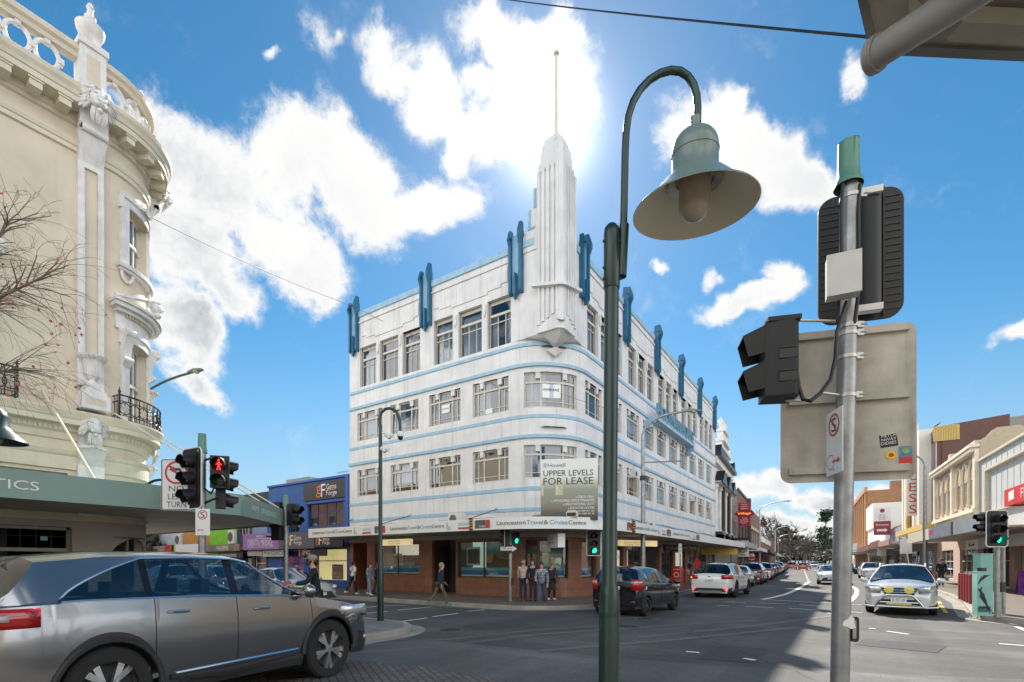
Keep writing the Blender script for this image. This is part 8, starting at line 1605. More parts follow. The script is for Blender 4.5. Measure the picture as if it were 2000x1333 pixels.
street_light((bend(-7.4, 112), 112, .13), 'distant street light with a bright lamp on the left side', 8.6, (2.6, 0, 0), 1, mat=M('pale_grey_pole'))
street_light((bend(-7.3, 124), 124, .13), 'distant street light glowing orange on the left side', 7.6, (2.8, 0, 0), 1, lit=True)
street_light((4.35, 43.6, .13), 'tall grey street light on the sunny right footpath before the cinema', 8.9, (-1.0, .1, 0), 1, r=.12)
street_light((-25.3, 8.6, .13), 'street light whose arm reaches out behind the cream building', 9.0, (3.7, .6, 0), 1, mat=m_grn)
def kerb_sign(x, y, label, z0, z1, w, build):
    T = thing('road_sign', label, 'road sign', (x, y, .13), radians(8)); b = MB(); b.tube([(0, 0, 0), (0, 0, z1+.02)], .035, 8); b.build('post', m_steel, T); b = MB(); b.prism([(x_, -.05, (z0+z1)/2+z_) for x_, z_ in rrect(w, z1-z0, .05)], (0, .008, 0)); b.build('panel', m_swh, T); build(T); return T
def b40(T): 
    b = MB(); b.add([(r*cos(2*pi*i/28), -.058, 2.72+r*sin(2*pi*i/28)) for r in (.36, .29) for i in range(28)], [(i, (i+1) % 28, 28+(i+1) % 28, 28+i) for i in range(28)]); b.build('red_ring', m_red, T); word('40', (-.21, -.06, 2.58), (1, 0, 0), .42, .28, m_ink, T); word('AREA', (-.26, -.06, 2.1), (1, 0, 0), .52, .15, m_ink, T)
kerb_sign(bend(-7.55, 49.5), 49.5, 'white 40 AREA speed sign in a red ring on the left kerb', 2.0, 3.25, .95, b40)
def bpk(T): word('2P', (-.06, -.06, 2.25), (1, 0, 0), .12, .1, M('sign_green', (.03, .25, .1), .5), T); b = MB(); b.box(-.07, .07, -.058, -.053, 2.1, 2.13); b.build('arrow', M('sign_green'), T)
kerb_sign(-7.45, 27.2, 'slim white and green parking sign on a post by the red post box', 1.95, 2.5, .19, bpk)
def bms(T): b = MB(); b.box(-.25, .25, -.058, -.053, 1.8, 2.1); b.build('sign_band', m_red, T)
kerb_sign(bend(-7.5, 58), 58, 'small white and red parking sign beyond the 40 sign', 1.75, 2.4, .55, bms)
for (x, y, lb) in ((bend(4.5, 52), 52, 'blank grey back of a road sign on the right footpath'), (bend(4.5, 66), 66, 'smaller grey sign back farther along the right footpath')): kerb_sign(x, y, lb, 2.2, 3.4, .8, lambda T: word('', (0, 0, 0), (1, 0, 0), 1, 1, m_ink, T) if False else None)
T = thing('post_box', 'red letter box with a white round emblem near the nail salon', 'post box', (-8.55, 30.6, .13)); b = MB(); b.prism([(-.3, -.25, 0), (.3, -.25, 0), (.3, .25, 0), (-.3, .25, 0)], (0, 0, 1.05)); b.prism([(.3*cos(pi*k/10), -.25, 1.05+.22*sin(pi*k/10)) for k in range(11)], (0, .5, 0)); b.build('body', m_rfas, T); b = MB(); b.lathe([(.16, 0), (.11, 0)], (0, -.256, .75), 18, axis=(0, -1, 0)); b.box(-.2, .2, -.258, -.253, 1.05, 1.09); b.build('emblem', m_lw, T)
T = thing('feather_banner', 'small red feather banner leaning beside the letter box', 'banner', (-8.0, 31.8, .13)); b = MB(); b.tube([(0, 0, 0), (.05, 0, 1.2), (.25, 0, 1.75)], .015, 5); b.build('pole', m_steel, T); b = MB(); b.prism([(.05, -.005, .5), (.45, -.005, .7), (.55, -.005, 1.5), (.28, -.005, 1.78), (.06, -.005, 1.3)], (0, .01, 0)); b.build('flag', m_rfas, T)
T = thing('sandwich_board', 'purple pavement sign on the right footpath behind the bull-bar wagon', 'sandwich board', (7.0, 33.0, .13)); b = MB(); b.prism([(-.35, -.3, 0), (.35, -.3, 0), (.3, 0, 1.1), (-.3, 0, 1.1)], (0, .02, 0)); b.prism([(-.35, .3, 0), (.35, .3, 0), (.3, 0, 1.1), (-.3, 0, 1.1)], (0, -.02, 0)); b.build('panel', M('purple_shop_wall'), T)
T = thing('planter', 'beige planter box full of small green plants, seen through the SUV windows', 'planter', (-11.0, 4.4, .13), .3); b = MB(); b.add([(-.5, -.3, 0), (.5, -.3, 0), (.5, .3, 0), (-.5, .3, 0), (-.58, -.36, .95), (.58, -.36, .95), (.58, .36, .95), (-.58, .36, .95)], [(0, 1, 5, 4), (1, 2, 6, 5), (2, 3, 7, 6), (3, 0, 4, 7), (4, 5, 6, 7)]); b.build('box', M('planter_concrete', (.45, .39, .32), .8, var=.15), T); b = MB(); rr = random.Random(6)
for k in range(420):
    c = Vector((rr.uniform(-.6, .6), rr.uniform(-.36, .36), .95+abs(rr.gauss(0, .14)))); a = Vector((rr.uniform(-1, 1), rr.uniform(-1, 1), rr.uniform(0, 1))).normalized()*.05; d = a.orthogonal().normalized()*.025; b.quad(c-d, c+a*.4-d*.2, c+a, c+a*.4+d)
b.build('foliage', M('planter_leaves', (.07, .13, .035), .6, var=.5, scale=15), T)
def wire(name, label, pts, r=.012, mat=None):
    T = thing(name, label, 'wire', pts[0], 0); o = Vector(pts[0]); b = MB(); n = 24; P = []
    for i in range(n+1): f = i/n; p = Vector(pts[0]).lerp(Vector(pts[1]), f); P.append(p-o+Vector((0, 0, -4*pts[2]*f*(1-f))))
    b.tube(P, r, 5); b.build('strand', mat or m_cable, T); return T
def at(u, v, t): d = cdir(u, v); return Vector((d.x*t, d.y*t, EYE+d.z*t))
wire('overhead_wire', 'thin dark wire sagging from the cream building to the top of the white facade', [at(-60, 245, 9.0), at(686, 596, 27.6), .25], .014)
wire('overhead_wire', 'thin wire continuing across the white facade toward the lease board', [at(686, 596, 27.4), at(1190, 800, 20.6), .35], .010, M('dull_grey_wire', (.2, .19, .17), .5))
wire('overhead_wire', 'thin blue-black wire crossing the top of the sky to the awning gutter', [at(960, -5, 7.0), at(1700, 73, 2.2), .02], .006)
b = MB(); b.tube([at(838, 664, 26.0), at(858, 671, 26.0)], .04, 8); T = thing('wire_joint', 'small pale joint sleeve on the wire before the upper windows', 'wire joint', at(838, 664, 26.0)); b.o = at(838, 664, 26.0); b.v = [tuple(Vector(v)-b.o) for v in b.v]; b.build('sleeve', m_swh, T)
def zp(u, v, z): t = (z-EYE)*FPX/(HOR-v); d = cdir(u, v); return Vector((d.x*t, d.y*t, z))
AWZ = 3.3; T = thing('awning', 'weathered grey awning corner with a round gutter pipe at the top right', 'awning', zp(1712, 74, AWZ)); o = Vector(T.location)
P = [zp(1712, 74, AWZ), zp(1765, 83, AWZ), zp(2100, 99, AWZ), zp(2300, 90, AWZ)]; Q = zp(1690, -30, AWZ); R_ = zp(1680, -80, AWZ)
m_awn = M('weathered_awning_sheet', (.40, .38, .33), .65, var=.2, scale=2.5, streak=.2)
b = MB(o); b.poly([P[0], P[1], P[2], P[3], P[3]+Vector((3, -4, 0)), R_+Vector((1.0, -3, 0)), R_, Q]); b.build('soffit', m_awn, T)
b = MB(o); up = Vector((0, 0, 1)); 
for i in range(3): b.prism([P[i]-up*.012, P[i+1]-up*.012, P[i+1]+up*.30, P[i]+up*.30], (FW*.03))
for p, q in ((P[0], Q), (Q, R_)): b.prism([p-up*.012, q-up*.012, q+up*.30, p+up*.30], -RX*.03)
b.build('fascia', M('awning_fascia_grey', (.20, .20, .19), .6, var=.2), T)
pa, pb = at(1702, 112, 1.50), at(1955, -50, 1.22); b = MB(o); b.tube([pa, pa.lerp(pb, .08)], .047, 22); b.tube([pa.lerp(pb, .07), pb], .041, 22); b.tube([pa.lerp(pb, .045), pa.lerp(pb, .055)], .0485, 22); b.build('gutter_pipe', M('grey_pvc_pipe', (.42, .41, .38), .45, var=.15, scale=6, streak=.2), T)
b = MB(o); s0, s1 = zp(1880, 10, AWZ-.02), zp(2100, 22, AWZ-.02); b.prism([s0, s1, s1+FW*.055, s0+FW*.055], (0, 0, -.05)); b.prism([zp(1775, -8, AWZ-.01), zp(1800, 22, AWZ-.01), zp(1806, 18, AWZ-.01), zp(1783, -12, AWZ-.01)], (0, 0, -.06)); b.build('soffit_beam', m_awn, T)
m_skin = M('skin', (.50, .30, .22), .6, var=.08)
def skinned(name, mat, V, E, parent, root=0, sub=1):
    me = bpy.data.meshes.new(name); me.from_pydata([v[0] for v in V], E, []); me.materials.append(mat); o = bpy.data.objects.new(name, me); COL.objects.link(o); o.parent = parent
    sk = o.modifiers.new('skin', 'SKIN'); sk.use_smooth_shade = True
    for i, v in enumerate(V): me.skin_vertices[0].data[i].radius = v[1] if isinstance(v[1], tuple) else (v[1], v[1]); me.skin_vertices[0].data[i].use_root = (i == root)
    s = o.modifiers.new('smooth', 'SUBSURF'); s.levels = sub; s.render_levels = sub; return o
def cloth(n, c, **k): return M(n, c, .9, var=.18, scale=9, bump=.15, **k)
def person(label, pos, yaw, H=1.7, legs=((12, 5), (-14, 14)), arms=((-10, 15, 8), (12, 20, 8)), lean=3, top=None, trou=None, hair=None, shoe=None, hairlen=.0, coat=0.0, sleeve=True, female=False, cap=None, turn=0, group='pedestrians'):
    s = H/1.75; T = thing('person', label, 'person', pos, radians(yaw), group); D = lambda x, y, z: Vector((x*s, y*s, z*s)); ln = math.tan(radians(lean))
    lf = lambda z: ln*max(0, z-.93); wS = .165 if female else .19; joints = {}
    for i, sg in enumerate((1, -1)):
        a, k = legs[i]; a, k = radians(a), radians(k); hip = Vector((sg*.085, 0, .93)); kn = hip+Vector((0, sin(a), -cos(a)))*.44; an = kn+Vector((0, sin(a-k), -cos(a-k)))*.41; joints['hip', sg], joints['kn', sg], joints['an', sg] = hip, kn, an
        b, e, ab = arms[i]; b, e, ab = radians(b), radians(e), radians(ab); sh = Vector((sg*wS, lf(1.42), 1.42)); el = sh+Vector((sg*sin(ab), sin(b), -cos(b)*cos(ab))).normalized()*.29; wr = el+Vector((-sg*.12*sin(e)*(1 if e > .6 else 0), sin(b+e), -cos(b+e))).normalized()*.25; joints['sh', sg], joints['el', sg], joints['wr', sg] = sh, el, wr
    low = min(joints['an', 1].z, joints['an', -1].z)-.075
    for q in joints.values(): q.z -= low
    Z = lambda x, y, z: Vector((x, y, z-low))
    spine = [Z(0, 0, .95), Z(0, lf(1.15), 1.15), Z(0, lf(1.36), 1.36), Z(0, lf(1.47)+.0, 1.485), Z(0, lf(1.55)+.02, 1.55), Z(0, lf(1.6)+.015, 1.63), Z(0, lf(1.6)+.0, 1.70)]
    tr = radians(turn); fw = Vector((sin(tr), cos(tr), 0))
    V = []; E = []
    def add(p, r, frm=None):
        V.append((p*s, (r[0]*s, r[1]*s) if isinstance(r, tuple) else r*s))
        if frm is not None: E.append((frm, len(V)-1))
        return len(V)-1
    i0 = add(spine[0], (.10, .075)); i1 = add(spine[1], (.115, .085), i0); i2 = add(spine[2], (.13, .09), i1); i3 = add(spine[3], .052, i2); i4 = add(spine[4]+fw*.025, .062, i3); i5 = add(spine[5]+fw*.012, (.078, .092), i4); add(spine[6]-fw*.01, .06, i5); add(spine[5]+fw*.095-Vector((0, 0, .02)), .014, i5)
    for sg in (1, -1):
        sh = add(joints['sh', sg], .055, i2); el = add(joints['el', sg], .040, sh); wr = add(joints['wr', sg], .026, el); d = (joints['wr', sg]-joints['el', sg]).normalized(); pm = add(joints['wr', sg]+d*.07, (.036, .018), wr); sd = Vector((1, 0, 0)) if abs(d.x) < .8 else Vector((0, 1, 0))
        for k in range(4): f1 = add(joints['wr', sg]+d*.115+sd*(.018*(k-1.5)), .0085, pm); f2 = add(joints['wr', sg]+d*(.15+.012*(1-abs(k-1.4)))+sd*(.019*(k-1.5))+Vector((0, .012, -.004)), .007, f1)
        th = add(joints['wr', sg]+d*.05+sd*.045, .010, wr); add(joints['wr', sg]+d*.09+sd*.058, .008, th)
        hp = add(joints['hip', sg], .07, i0); kn = add(joints['kn', sg], .055, hp); an = add(joints['an', sg], .036, kn); add(joints['an', sg]+Vector((0, .12, -.045)), .03, an)
    skinned('body', m_skin, V, E, T)
    V = []; E = []; c0 = add(spine[0]+Vector((0, 0, -.09-coat*.32)), (.155+coat*.05, .125+coat*.05)); c1 = add(spine[1], (.142, .112), c0); c2 = add(spine[2], (.155, .115), c1); add(spine[3]-Vector((0, 0, .02)), .068, c2)
    if coat > .3: add(Z(0, 0, .95-.55*coat), (.165, .13), c0)
    for sg in (1, -1):
        sh = add(joints['sh', sg], .074, c2); el = add(joints['el', sg] if sleeve else joints['sh', sg].lerp(joints['el', sg], .75), .056, sh)
        if sleeve: add(joints['el', sg].lerp(joints['wr', sg], .93), .042, el)
    skinned('jacket', top, V, E, T)
    V = []; E = []; c0 = add(spine[0]+Vector((0, 0, .06)), (.138, .108))
    for sg in (1, -1): hp = add(joints['hip', sg], .098, c0); kn = add(joints['kn', sg], .070, hp); add(joints['an', sg]+Vector((0, 0, .01)), .056, kn)
    skinned('trousers', trou, V, E, T)
    for sg in (1, -1):
        b = MB(); a = joints['an', sg]; b.ball(D(a.x, a.y+.05, a.z-.035), .1*s, 8, 0, (.46, 1.35, .42)); b.ball(D(a.x, a.y, a.z), .055*s, 8); b.build('shoe', shoe, T)
    hc = (spine[5]+Vector((0, 0, .03)))*s; b = MB(); 
    if hair:
        b.ball(hc-fw*.025*s, .103*s, 10, 0, (.92, 1.0, .98)); 
        if hairlen: b.ball(hc-fw*.055*s-Vector((0, 0, hairlen*.5*s)), .085*s, 10, 0, (1.05, .7, .9+hairlen*6))
        b.build('hair', hair, T)
    for sg in (1, -1): 
        b = MB(); b.ball((spine[5]*s)+Vector((-fw.y, fw.x, 0))*sg*.083*s-Vector((0, 0, .01)), .026*s, 6, 0, (.4, .8, 1.2)); b.build('ear', m_skin, T); b = MB(); b.ball((spine[5]*s)+fw*.088*s+Vector((-fw.y, fw.x, 0))*sg*.032*s+Vector((0, 0, .012)), .011*s, 6); b.build('eye', m_ink, T)
    b = MB(); b.ball((spine[5]*s)+fw*.085*s-Vector((0, 0, .052*s)), .016*s, 6, 0, (1.6, .6, .4)); b.build('mouth', M('lip', (.35, .12, .1), .5), T)
    if cap:
        b = MB(); b.ball(hc+Vector((0, 0, .025*s)), .112*s, 12, 0, (.95, 1.05, .8)); b.prism([hc+fw*.08*s+Vector((-fw.y, fw.x, 0))*x*s+Vector((0, 0, .028*s)) for x in (-.075, .075)]+[hc+fw*.19*s+Vector((-fw.y, fw.x, 0))*x*s+Vector((0, 0, .008*s)) for x in (.055, -.055)], (0, 0, .012)); b.build('cap', cap, T)
    T['hc'] = 0; del T['hc']; return T, joints, s, hc, fw
def pv(u, t): d = cdir(u, HOR); return Vector((d.x*t, d.y*t, 0))
c_blk = cloth('black_cloth', (.016, .018, .022)); c_jean = cloth('blue_denim', (.07, .11, .18)); c_navy = cloth('navy_cloth', (.02, .03, .06)); c_wht = cloth('white_cotton', (.72, .70, .70)); c_bei = cloth('beige_fleece', (.52, .42, .34)); c_oliv = cloth('olive_cloth', (.13, .10, .06)); c_chr = cloth('charcoal_coat', (.035, .035, .042)); h_dk = M('dark_hair', (.015, .012, .01), .7, var=.2); h_bl = M('ash_blond_hair', (.30, .22, .14), .7, var=.25, scale=30); h_gr = M('grey_hair', (.32, .31, .30), .7, var=.2, scale=30); h_br = M('brown_hair', (.07, .04, .025), .7, var=.2); s_wh = M('white_shoe', (.7, .7, .7), .6); s_dk = M('dark_shoe', (.03, .028, .027), .5); s_br = M('brown_shoe', (.12, .07, .045), .5)
plaid = brick('grey_white_plaid', (.62, .63, .66), (.16, .19, .28), (.08, .10, .16), .07, .06, .012, .9, False, 0, off=.5)
V0 = math.degrees(YAW)
T, J, s, hc, fw = person('man in tan cap, sunglasses and plain black sweatshirt behind the grey SUV bonnet', pv(618, 11.2), V0+112, 1.80, ((4, 3), (-6, 4)), ((28, 55, 6), (30, 52, 6)), 6, c_blk, c_chr, h_br, s_dk, cap=M('taupe_cap', (.30, .25, .20), .85, var=.1), turn=-8)
b = MB(); b.ball(hc+fw*.07*s-Vector((0, 0, .075*s)), .075*s, 8, 0, (1, .8, .8)); b.build('beard', h_br, T); b = MB()
for sg in (1, -1): b.ball(hc+fw*.098*s+Vector((-fw.y, fw.x, 0))*sg*.034*s-Vector((0, 0, .012)), .026*s, 8, 0, (1, .35, .75)); b.tube([hc+fw*.09*s+Vector((-fw.y, fw.x, 0))*sg*.06*s-Vector((0, 0, .008)), hc+Vector((-fw.y, fw.x, 0))*sg*.09*s-Vector((0, 0, .005))], .004, 4)
b.build('sunglasses', m_black, T)
hp = (J['wr', 1]+J['wr', -1])/2*s+Vector((0, .10, .03)); wp_ = T.matrix_basis @ hp; p = thing('parcel', 'red folded bundle in the hands of the man in the tan cap', 'bundle', wp_, radians(V0+112)); b = MB(); b.prism([(-.16, -.04, -.05), (.16, -.04, -.05), (.14, .16, -.07), (-.14, .16, -.07)], (0, .02, .08)); b.build('cloth_wrap', M('coral_cloth', (.45, .10, .10), .8, var=.25), p)
T, J, s, hc, fw = person('man in white T-shirt and black trousers with a dark shoulder strap', pv(689, 23.2)+Vector((0, 0, .13)), V0-35, 1.56, ((16, 10), (-18, 22)), ((-12, 10, 8), (14, 14, 8)), 2, c_wht, c_blk, h_dk, s_wh, sleeve=False)
b = MB(); b.tube([Vector((.13, -.02, 1.42))*s, Vector((.02, -.125, 1.2))*s, Vector((-.15, -.03, .96))*s], .016, 5); b.tube([Vector((.13, -.02, 1.42))*s, Vector((.02, .13, 1.2))*s, Vector((-.15, .0, .96))*s], .016, 5); b.build('shoulder_strap', c_blk, T)
T, J, s, hc, fw = person('woman in grey plaid jacket and pale jeans with a cream shoulder bag', pv(722, 22.8)+Vector((0, 0, .13)), V0-120, 1.50, ((12, 6), (-14, 12)), ((6, 20, 10), (-8, 20, 10)), 2, plaid, cloth('light_denim', (.22, .29, .40)), h_br, s_wh, hairlen=.10, female=True)
b = MB(); b.prism([Vector((-.32, -.1, .78))*s, Vector((-.12, -.2, .78))*s, Vector((-.10, -.2, 1.12))*s, Vector((-.30, -.1, 1.12))*s], (.05, .09, 0)); b.tube([Vector((-.27, -.1, 1.12))*s, Vector((-.18, -.02, 1.46))*s, Vector((-.12, -.14, 1.12))*s], .012, 5); b.build('bag', cloth('cream_canvas', (.52, .44, .38)), T)
person('person in black with long brown hair half hidden behind the black camera pole', pv(736, 23.4)+Vector((0, 0, .13)), V0-60, 1.50, ((10, 6), (-8, 8)), ((5, 10, 6), (-5, 10, 6)), 0, c_blk, c_chr, h_br, s_dk, hairlen=.16, female=True)
T, J, s, hc, fw = person('woman with ash blond hair, dark jacket and olive trousers walking along the kerb', pv(859, 18.4), V0-68, 1.68, ((22, 8), (-24, 16)), ((-10, 12, 6), (10, 30, 8)), 6, c_navy, c_oliv, h_bl, M('slate_boot', (.18, .19, .24), .7), hairlen=.09, female=True)
person('man in beige fleece and grey cap, leftmost of the group at the corner', pv(1022, 19.3)+Vector((0, 0, .13)), V0-20, 1.60, ((4, 2), (-6, 4)), ((4, 12, 8), (6, 14, 8)), 2, c_bei, c_navy, h_gr, s_br, cap=M('grey_cap', (.22, .22, .22), .85))
person('man in black jacket between the beige fleece and the checked shirt', pv(1041, 19.2)+Vector((0, 0, .13)), V0+165, 1.64, ((3, 2), (-4, 3)), ((6, 14, 6), (4, 14, 6)), 0, c_blk, c_chr, h_br, s_dk, turn=15)
T, J, s, hc, fw = person('man in blue and white checked shirt and jeans striding toward us at the corner', pv(1058, 18.7), V0+172, 1.66, ((14, 6), (-16, 20)), ((10, 62, 8), (6, 16, 12)), 3, plaid, c_jean, h_br, s_dk)
T, J, s, hc, fw = person('woman in long charcoal coat with a brown handbag, back to us by the lake poster', pv(1078, 19.7)+Vector((0, 0, .13)), V0-30, 1.55, ((8, 4), (-8, 8)), ((2, 12, 8), (2, 14, 8)), 1, c_chr, c_blk, h_bl, s_wh, coat=.62, female=True)
b = MB(); b.prism([Vector((.20, -.12, .80))*s, Vector((.30, .12, .80))*s, Vector((.27, .12, 1.02))*s, Vector((.20, -.12, 1.02))*s], (.07, -.03, 0)); b.tube([Vector((.24, -.1, 1.02))*s, Vector((.18, -.02, 1.42))*s, Vector((.25, .12, 1.02))*s], .012, 5); b.build('handbag', M('brown_leather', (.13, .05, .03), .5), T)
person('person in dark clothes standing on the right footpath behind the bull-bar wagon', Vector((4.75, 40, .13)), V0+150, 1.72, ((2, 1), (-2, 1)), ((4, 10, 6), (4, 10, 6)), 0, c_blk, c_chr, h_br, s_dk)
person('tiny far person in black on the right footpath beside the maroon bollards', Vector((bend(5.4, 62), 62, .13)), V0+160, 1.72, ((8, 4), (-8, 6)), ((4, 10, 6), (4, 10, 6)), 0, c_blk, c_navy, h_dk, s_dk)
m_bark = M('grey_bark', (.13, .105, .085), .9, var=.35, scale=6, bump=.4); m_twig = M('brown_twigs', (.085, .06, .055), .9, var=.3); m_olf = M('orange_dead_leaf', (.52, .13, .03), .6, var=.3, scale=20); m_pine = M('dark_conifer_leaf', (.035, .065, .03), .7, var=.5, scale=3); m_eve = M('olive_evergreen_leaf', (.055, .062, .035), .7, var=.5, scale=3)
def grow(tr, tw, p, d, L, r, depth, R, drop=0.0, spread=.55, leaf=None, nb=(2, 3), rmin=.004):
    n = 4; P = [p]; q = d.copy()
    for i in range(n):
        q = (q+Vector((R.gauss(0, .12), R.gauss(0, .12), R.gauss(0, .08)-drop*(.3 if depth > 1 else 1)))).normalized(); P.append(P[-1]+q*L/n)
    rs = [max(rmin, r*(1-.45*i/n)) for i in range(n+1)]; (tr if depth > 1 else tw).tube(P, rs, 6 if depth > 2 else (5 if depth > 1 else 3), cap=False)
    if depth <= 0:
        if leaf is not None and R.random() < .10: a = Vector((R.gauss(0, 1), R.gauss(0, 1), -1)).normalized()*.05; s_ = a.orthogonal().normalized()*.02; leaf.quad(P[-1], P[-1]+a*.5+s_, P[-1]+a, P[-1]+a*.5-s_)
        return
    for k in range(R.randint(*nb)+(1 if depth < 3 else 0)):
        i = R.randint(1, n) if k else n; e = (q+Vector((R.gauss(0, spread), R.gauss(0, spread), R.gauss(0, spread*.7)))).normalized()
        grow(tr, tw, P[i], e, L*R.uniform(.6, .85), rs[i]*.68, depth-1, R, drop, spread, leaf, nb, rmin)
A = LF(-190, 6.6, 'bare_tree', 'bare winter tree with drooping twigs and a few orange leaves at the left edge', 'tree', None, .13); R = random.Random(12); tr, tw, lf_ = MB(), MB(), MB()
o0 = A(-190, 900); tr.tube([(0, 0, 0), o0*.5, o0, A(-170, 700)], [.11, .09, .075, .055], 10)
for (uv, tgt, r, L) in (((-170, 700), (75, 545), .032, 0), ((-175, 740), (20, 430), .03, 0), ((-180, 800), (30, 720), .022, 0), ((-172, 710), (-20, 590), .026, 0)):
    p, e = A(*uv), A(*tgt, R.uniform(-.5, .5)); m_ = p.lerp(e, .5)+Vector((0, 0, .12)); tr.tube([p, m_, e], [r, r*.7, r*.35], 7)
    for f in (.45, .55, .65, .75, .82, .9, .96, 1.0): 
        q = (p.lerp(m_, f*2) if f < .5 else m_.lerp(e, (f-.5)*2)); d = (e-p).normalized()
        for k in range(3): grow(tr, tw, q, (d+Vector((R.gauss(0, .5), R.gauss(0, .5), R.gauss(.05, .55)))).normalized(), R.uniform(.28, .5), r*.30, 2, R, .10, .5, lf_, (1, 2), .0022)
tr.build('trunk', M('street_tree_bark', (.19, .15, .12), .9, var=.3, scale=6), A.T); tw.build('twigs', M('pale_brown_twigs', (.26, .19, .15), .9, var=.3), A.T); lf_.build('dead_leaves', m_olf, A.T)
def bare(x, y, h, label, seed, dep=6, spread=.42, grp='bare winter trees closing the street', mat=None):
    R = random.Random(seed); T = thing('bare_tree', label, 'tree', (x, y, 0), 0, grp); tr, tw = MB(), MB(); grow(tr, tw, Vector((0, 0, 0)), Vector((0, 0, 1)), h*.27, h*.022, dep, R, -.02, spread, None, (2, 3), h*.003); tr.build('trunk', m_bark, T); tw.build('twigs', mat or m_twig, T); return T
def pt(u, t): d = cdir(u, HOR); return d.x*t, d.y*t
T1 = bare(*pt(1490, 205), 27, 'wide bare tree rising behind the far left shops', 3); T2 = bare(*pt(1545, 330), 30, 'bare grey tree left of centre at the far end of the street', 5); T3 = bare(*pt(1572, 300), 29, 'slender bare tree above the middle of the far road', 8)
for i, (u, t, src, k, lb) in enumerate(((1470, 260, T2, 1.0, 'bare tree half hidden by the brick buildings on the far left'), (1512, 290, T3, .8, 'bare tree behind the distant street lights'), (1530, 240, T1, .62, 'low bare tree beside the distant street lights'), (1560, 380, T1, .95, 'bare tree behind the red cars at the end of the street'), (1590, 340, T2, .75, 'bare tree right of centre at the far end of the street'), (1606, 300, T1, .7, 'bare tree behind the last parked cars on the right'), (1625, 260, T3, .72, 'bare tree partly hidden by the grey signal pole'), (1500, 230, T2, .8, 'bare tree above the far parked cars on the left'), (1520, 260, T1, .8, 'tangled bare tree left of the broad evergreen crown'), (1566, 260, T2, .6, 'short bare tree over the distant red cars'), (1584, 320, T3, .9, 'slim bare tree left of the tall conifer'))):
    c = dup(src, (*pt(u, t), 0), .9*i+.4, lb); c.scale = (k, k, k)
for i, (u, t, src, k, lb) in enumerate(((1536, 300, T1, .7, 'dense bare tree low in the middle of the far tree line'), (1552, 290, T2, .62, 'small dense bare tree just left of the far road end'), (1580, 280, T1, .55, 'small spreading bare tree just right of the far road end'), (1618, 215, T1, .5, 'reddish round bare tree before the orange brick building'), (1600, 245, T1, .48, 'brown rounded bare tree by the last shops on the right'))):
    c = dup(src, (*pt(u, t), 0), 1.7*i, lb); c.scale = (k*1.25, k*1.25, k)
def leafy_tree(x, y, h, w, label, seed, mat, n=900, cone=False, grp='evergreens at the end of the street'):
    R = random.Random(seed); T = thing('evergreen_tree', label, 'tree', (x, y, 0), 0, grp); b = MB(); b.tube([(0, 0, 0), (w*.03, 0, h*.5), (0, 0, h*.97)], [h*.018, h*.012, h*.003], 7); cl = []
    for k in range(14 if not cone else 20):
        z = h*R.uniform(.3, .98); rad = w*(.5*(1-z/h)+.10 if cone else .42*sqrt(max(.05, 1-((z/h-.62)/.42)**2))); a = R.uniform(0, 2*pi); c = Vector((cos(a)*rad*R.uniform(.4, 1), sin(a)*rad*R.uniform(.4, 1), z)); cl.append(c); b.tube([(0, 0, z-h*.06), c], [h*.006, h*.002], 4)
    b.build('trunk', m_bark, T); f = MB()
    for k in range(n):
        c = R.choice(cl); p = c+Vector((R.gauss(0, w*.11), R.gauss(0, w*.11), R.gauss(0, h*.028))); s_ = w*R.uniform(.045, .10); a = Vector((R.gauss(0, 1), R.gauss(0, 1), R.gauss(0, .6))).normalized()*s_; d = a.orthogonal().normalized()*s_*.7; f.quad(p-a, p+d, p+a, p-d)
    f.build('foliage', mat, T); return T
leafy_tree(*pt(1612, 210), 24, 8, 'tall ragged dark conifer right of the far road end', 4, m_pine, 1700, True); leafy_tree(*pt(1538, 360), 27, 17, 'broad dark evergreen crown above the far tree line', 6, m_eve, 2200)
E1 = leafy_tree(*pt(1528, 180), 5, 6, 'low green bush beside the far parked cars on the left', 9, m_eve, 500); dup(E1, (*pt(1603, 150), 0), 1, 'low green bush before the terracotta roof on the right'); dup(E1, (*pt(1598, 330), 0), 2, 'olive evergreen under the tall conifer').scale = (2.6, 2.6, 3.2)
T = bare(-42.5, 14.9, 4.2, 'thin bare sapling before the pale grey brick wall', 21, 4, .3, 'street saplings')
for i, (u, t, k, lb) in enumerate(((1542, 400, 3.4, 'dark shrubbery closing the road end, left part'), (1566, 420, 3.2, 'dark shrubbery closing the road end, middle part'), (1590, 400, 3.6, 'dark shrubbery closing the road end, right part'), (1612, 380, 3.2, 'dark shrubbery under the tall conifer'), (1515, 380, 3.4, 'dark shrubbery behind the distant street lights'))):
    c = dup(E1, (*pt(u, t), 0), i, lb, 'shrubbery at the road end'); c.scale = (k*1.2, k*1.2, k*.7)
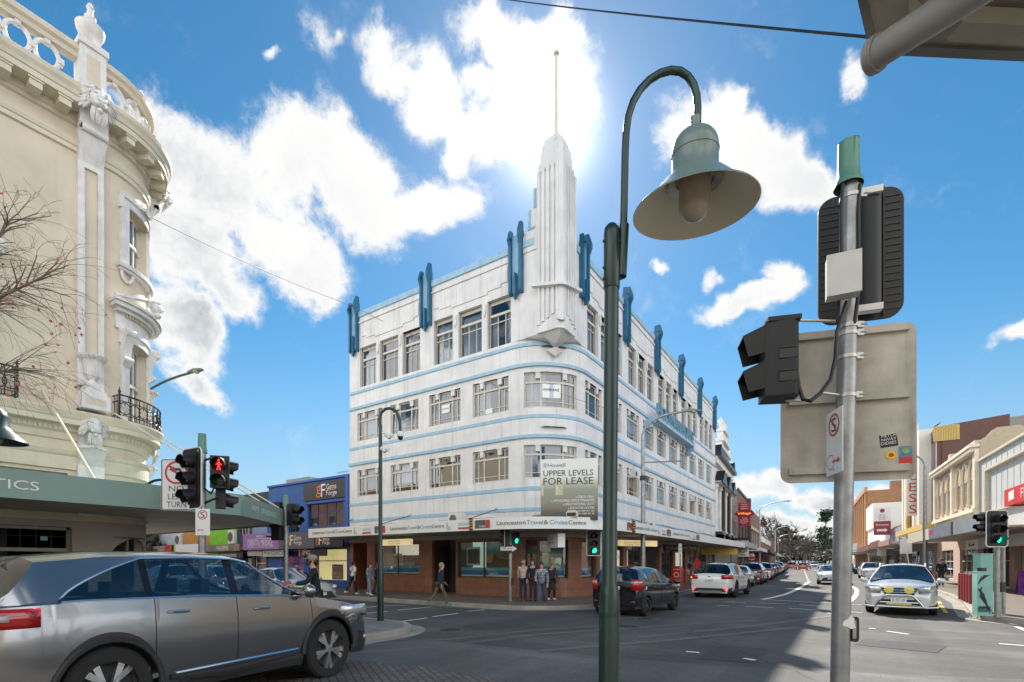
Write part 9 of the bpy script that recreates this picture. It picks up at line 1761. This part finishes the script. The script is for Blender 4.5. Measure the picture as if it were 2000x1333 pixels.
c = dup(E1, (-50, 17, 0), 0, 'dark green shrub at the far left end of the shop row'); c.scale = (1, .5, .9)
for k, (x, y) in enumerate(((-85, 9), (-92, 16), (-88, 24))): c = dup(E1, (x, y, 0), k, ('left', 'middle', 'right')[k]+' one of three leafy trees closing the side street'); c.scale = (2, 2, 2.2)
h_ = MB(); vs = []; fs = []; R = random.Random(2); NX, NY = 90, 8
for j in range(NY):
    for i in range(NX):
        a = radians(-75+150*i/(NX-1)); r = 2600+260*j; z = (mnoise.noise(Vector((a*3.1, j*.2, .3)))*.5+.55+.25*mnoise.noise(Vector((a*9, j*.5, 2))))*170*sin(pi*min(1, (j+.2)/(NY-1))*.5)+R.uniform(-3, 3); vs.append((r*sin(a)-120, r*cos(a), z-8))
fs = [(j*NX+i, j*NX+i+1, (j+1)*NX+i+1, (j+1)*NX+i) for j in range(NY-1) for i in range(NX-1)]; h_.add(vs, fs, 0, True); struct(h_.build('hills', M('haze_blue_hills', (.10, .155, .21), .95, var=.35, scale=.02), None, 80))  # distance haze is painted as blue in the hill colour
def OB(label, o, ux, n, ln, ht, wall, nw, fl): return building(label, o, ux, n, ln, 12, ht, wall, [(1+ln/nw*k, 1+ln/nw*k+1.3, 1.2+3.3*j, 3+3.3*j, 1) for k in range(nw) for j in range(fl)])
OB('cream stucco building on the corner behind the camera', (4.5, -3.2), (0, -1), (-1, 0), 24, 10.5, m_crm, 8, 3); OB('cream stucco side of the corner behind the camera on the cross street', (30, -3), (-1, 0), (0, 1), 25, 10.5, m_crm, 9, 3)
OB('red brick shops on the near side of the side street', (-29, 4.6), (-1, 0), (0, 1), 26, 8.5, m_rb, 8, 2); OB('pale rendered building at the near end of the side street', (-56, 4.6), (-1, 0), (0, 1), 30, 7, m_pink, 9, 2); OB('brown brick building further behind the camera', (4.5, -28), (0, -1), (-1, 0), 30, 9, m_ob, 9, 2); OB('long low brick building behind the cream corner building', (-13.2, -36), (0, 1), (1, 0), 26, 8, m_rb, 8, 2)
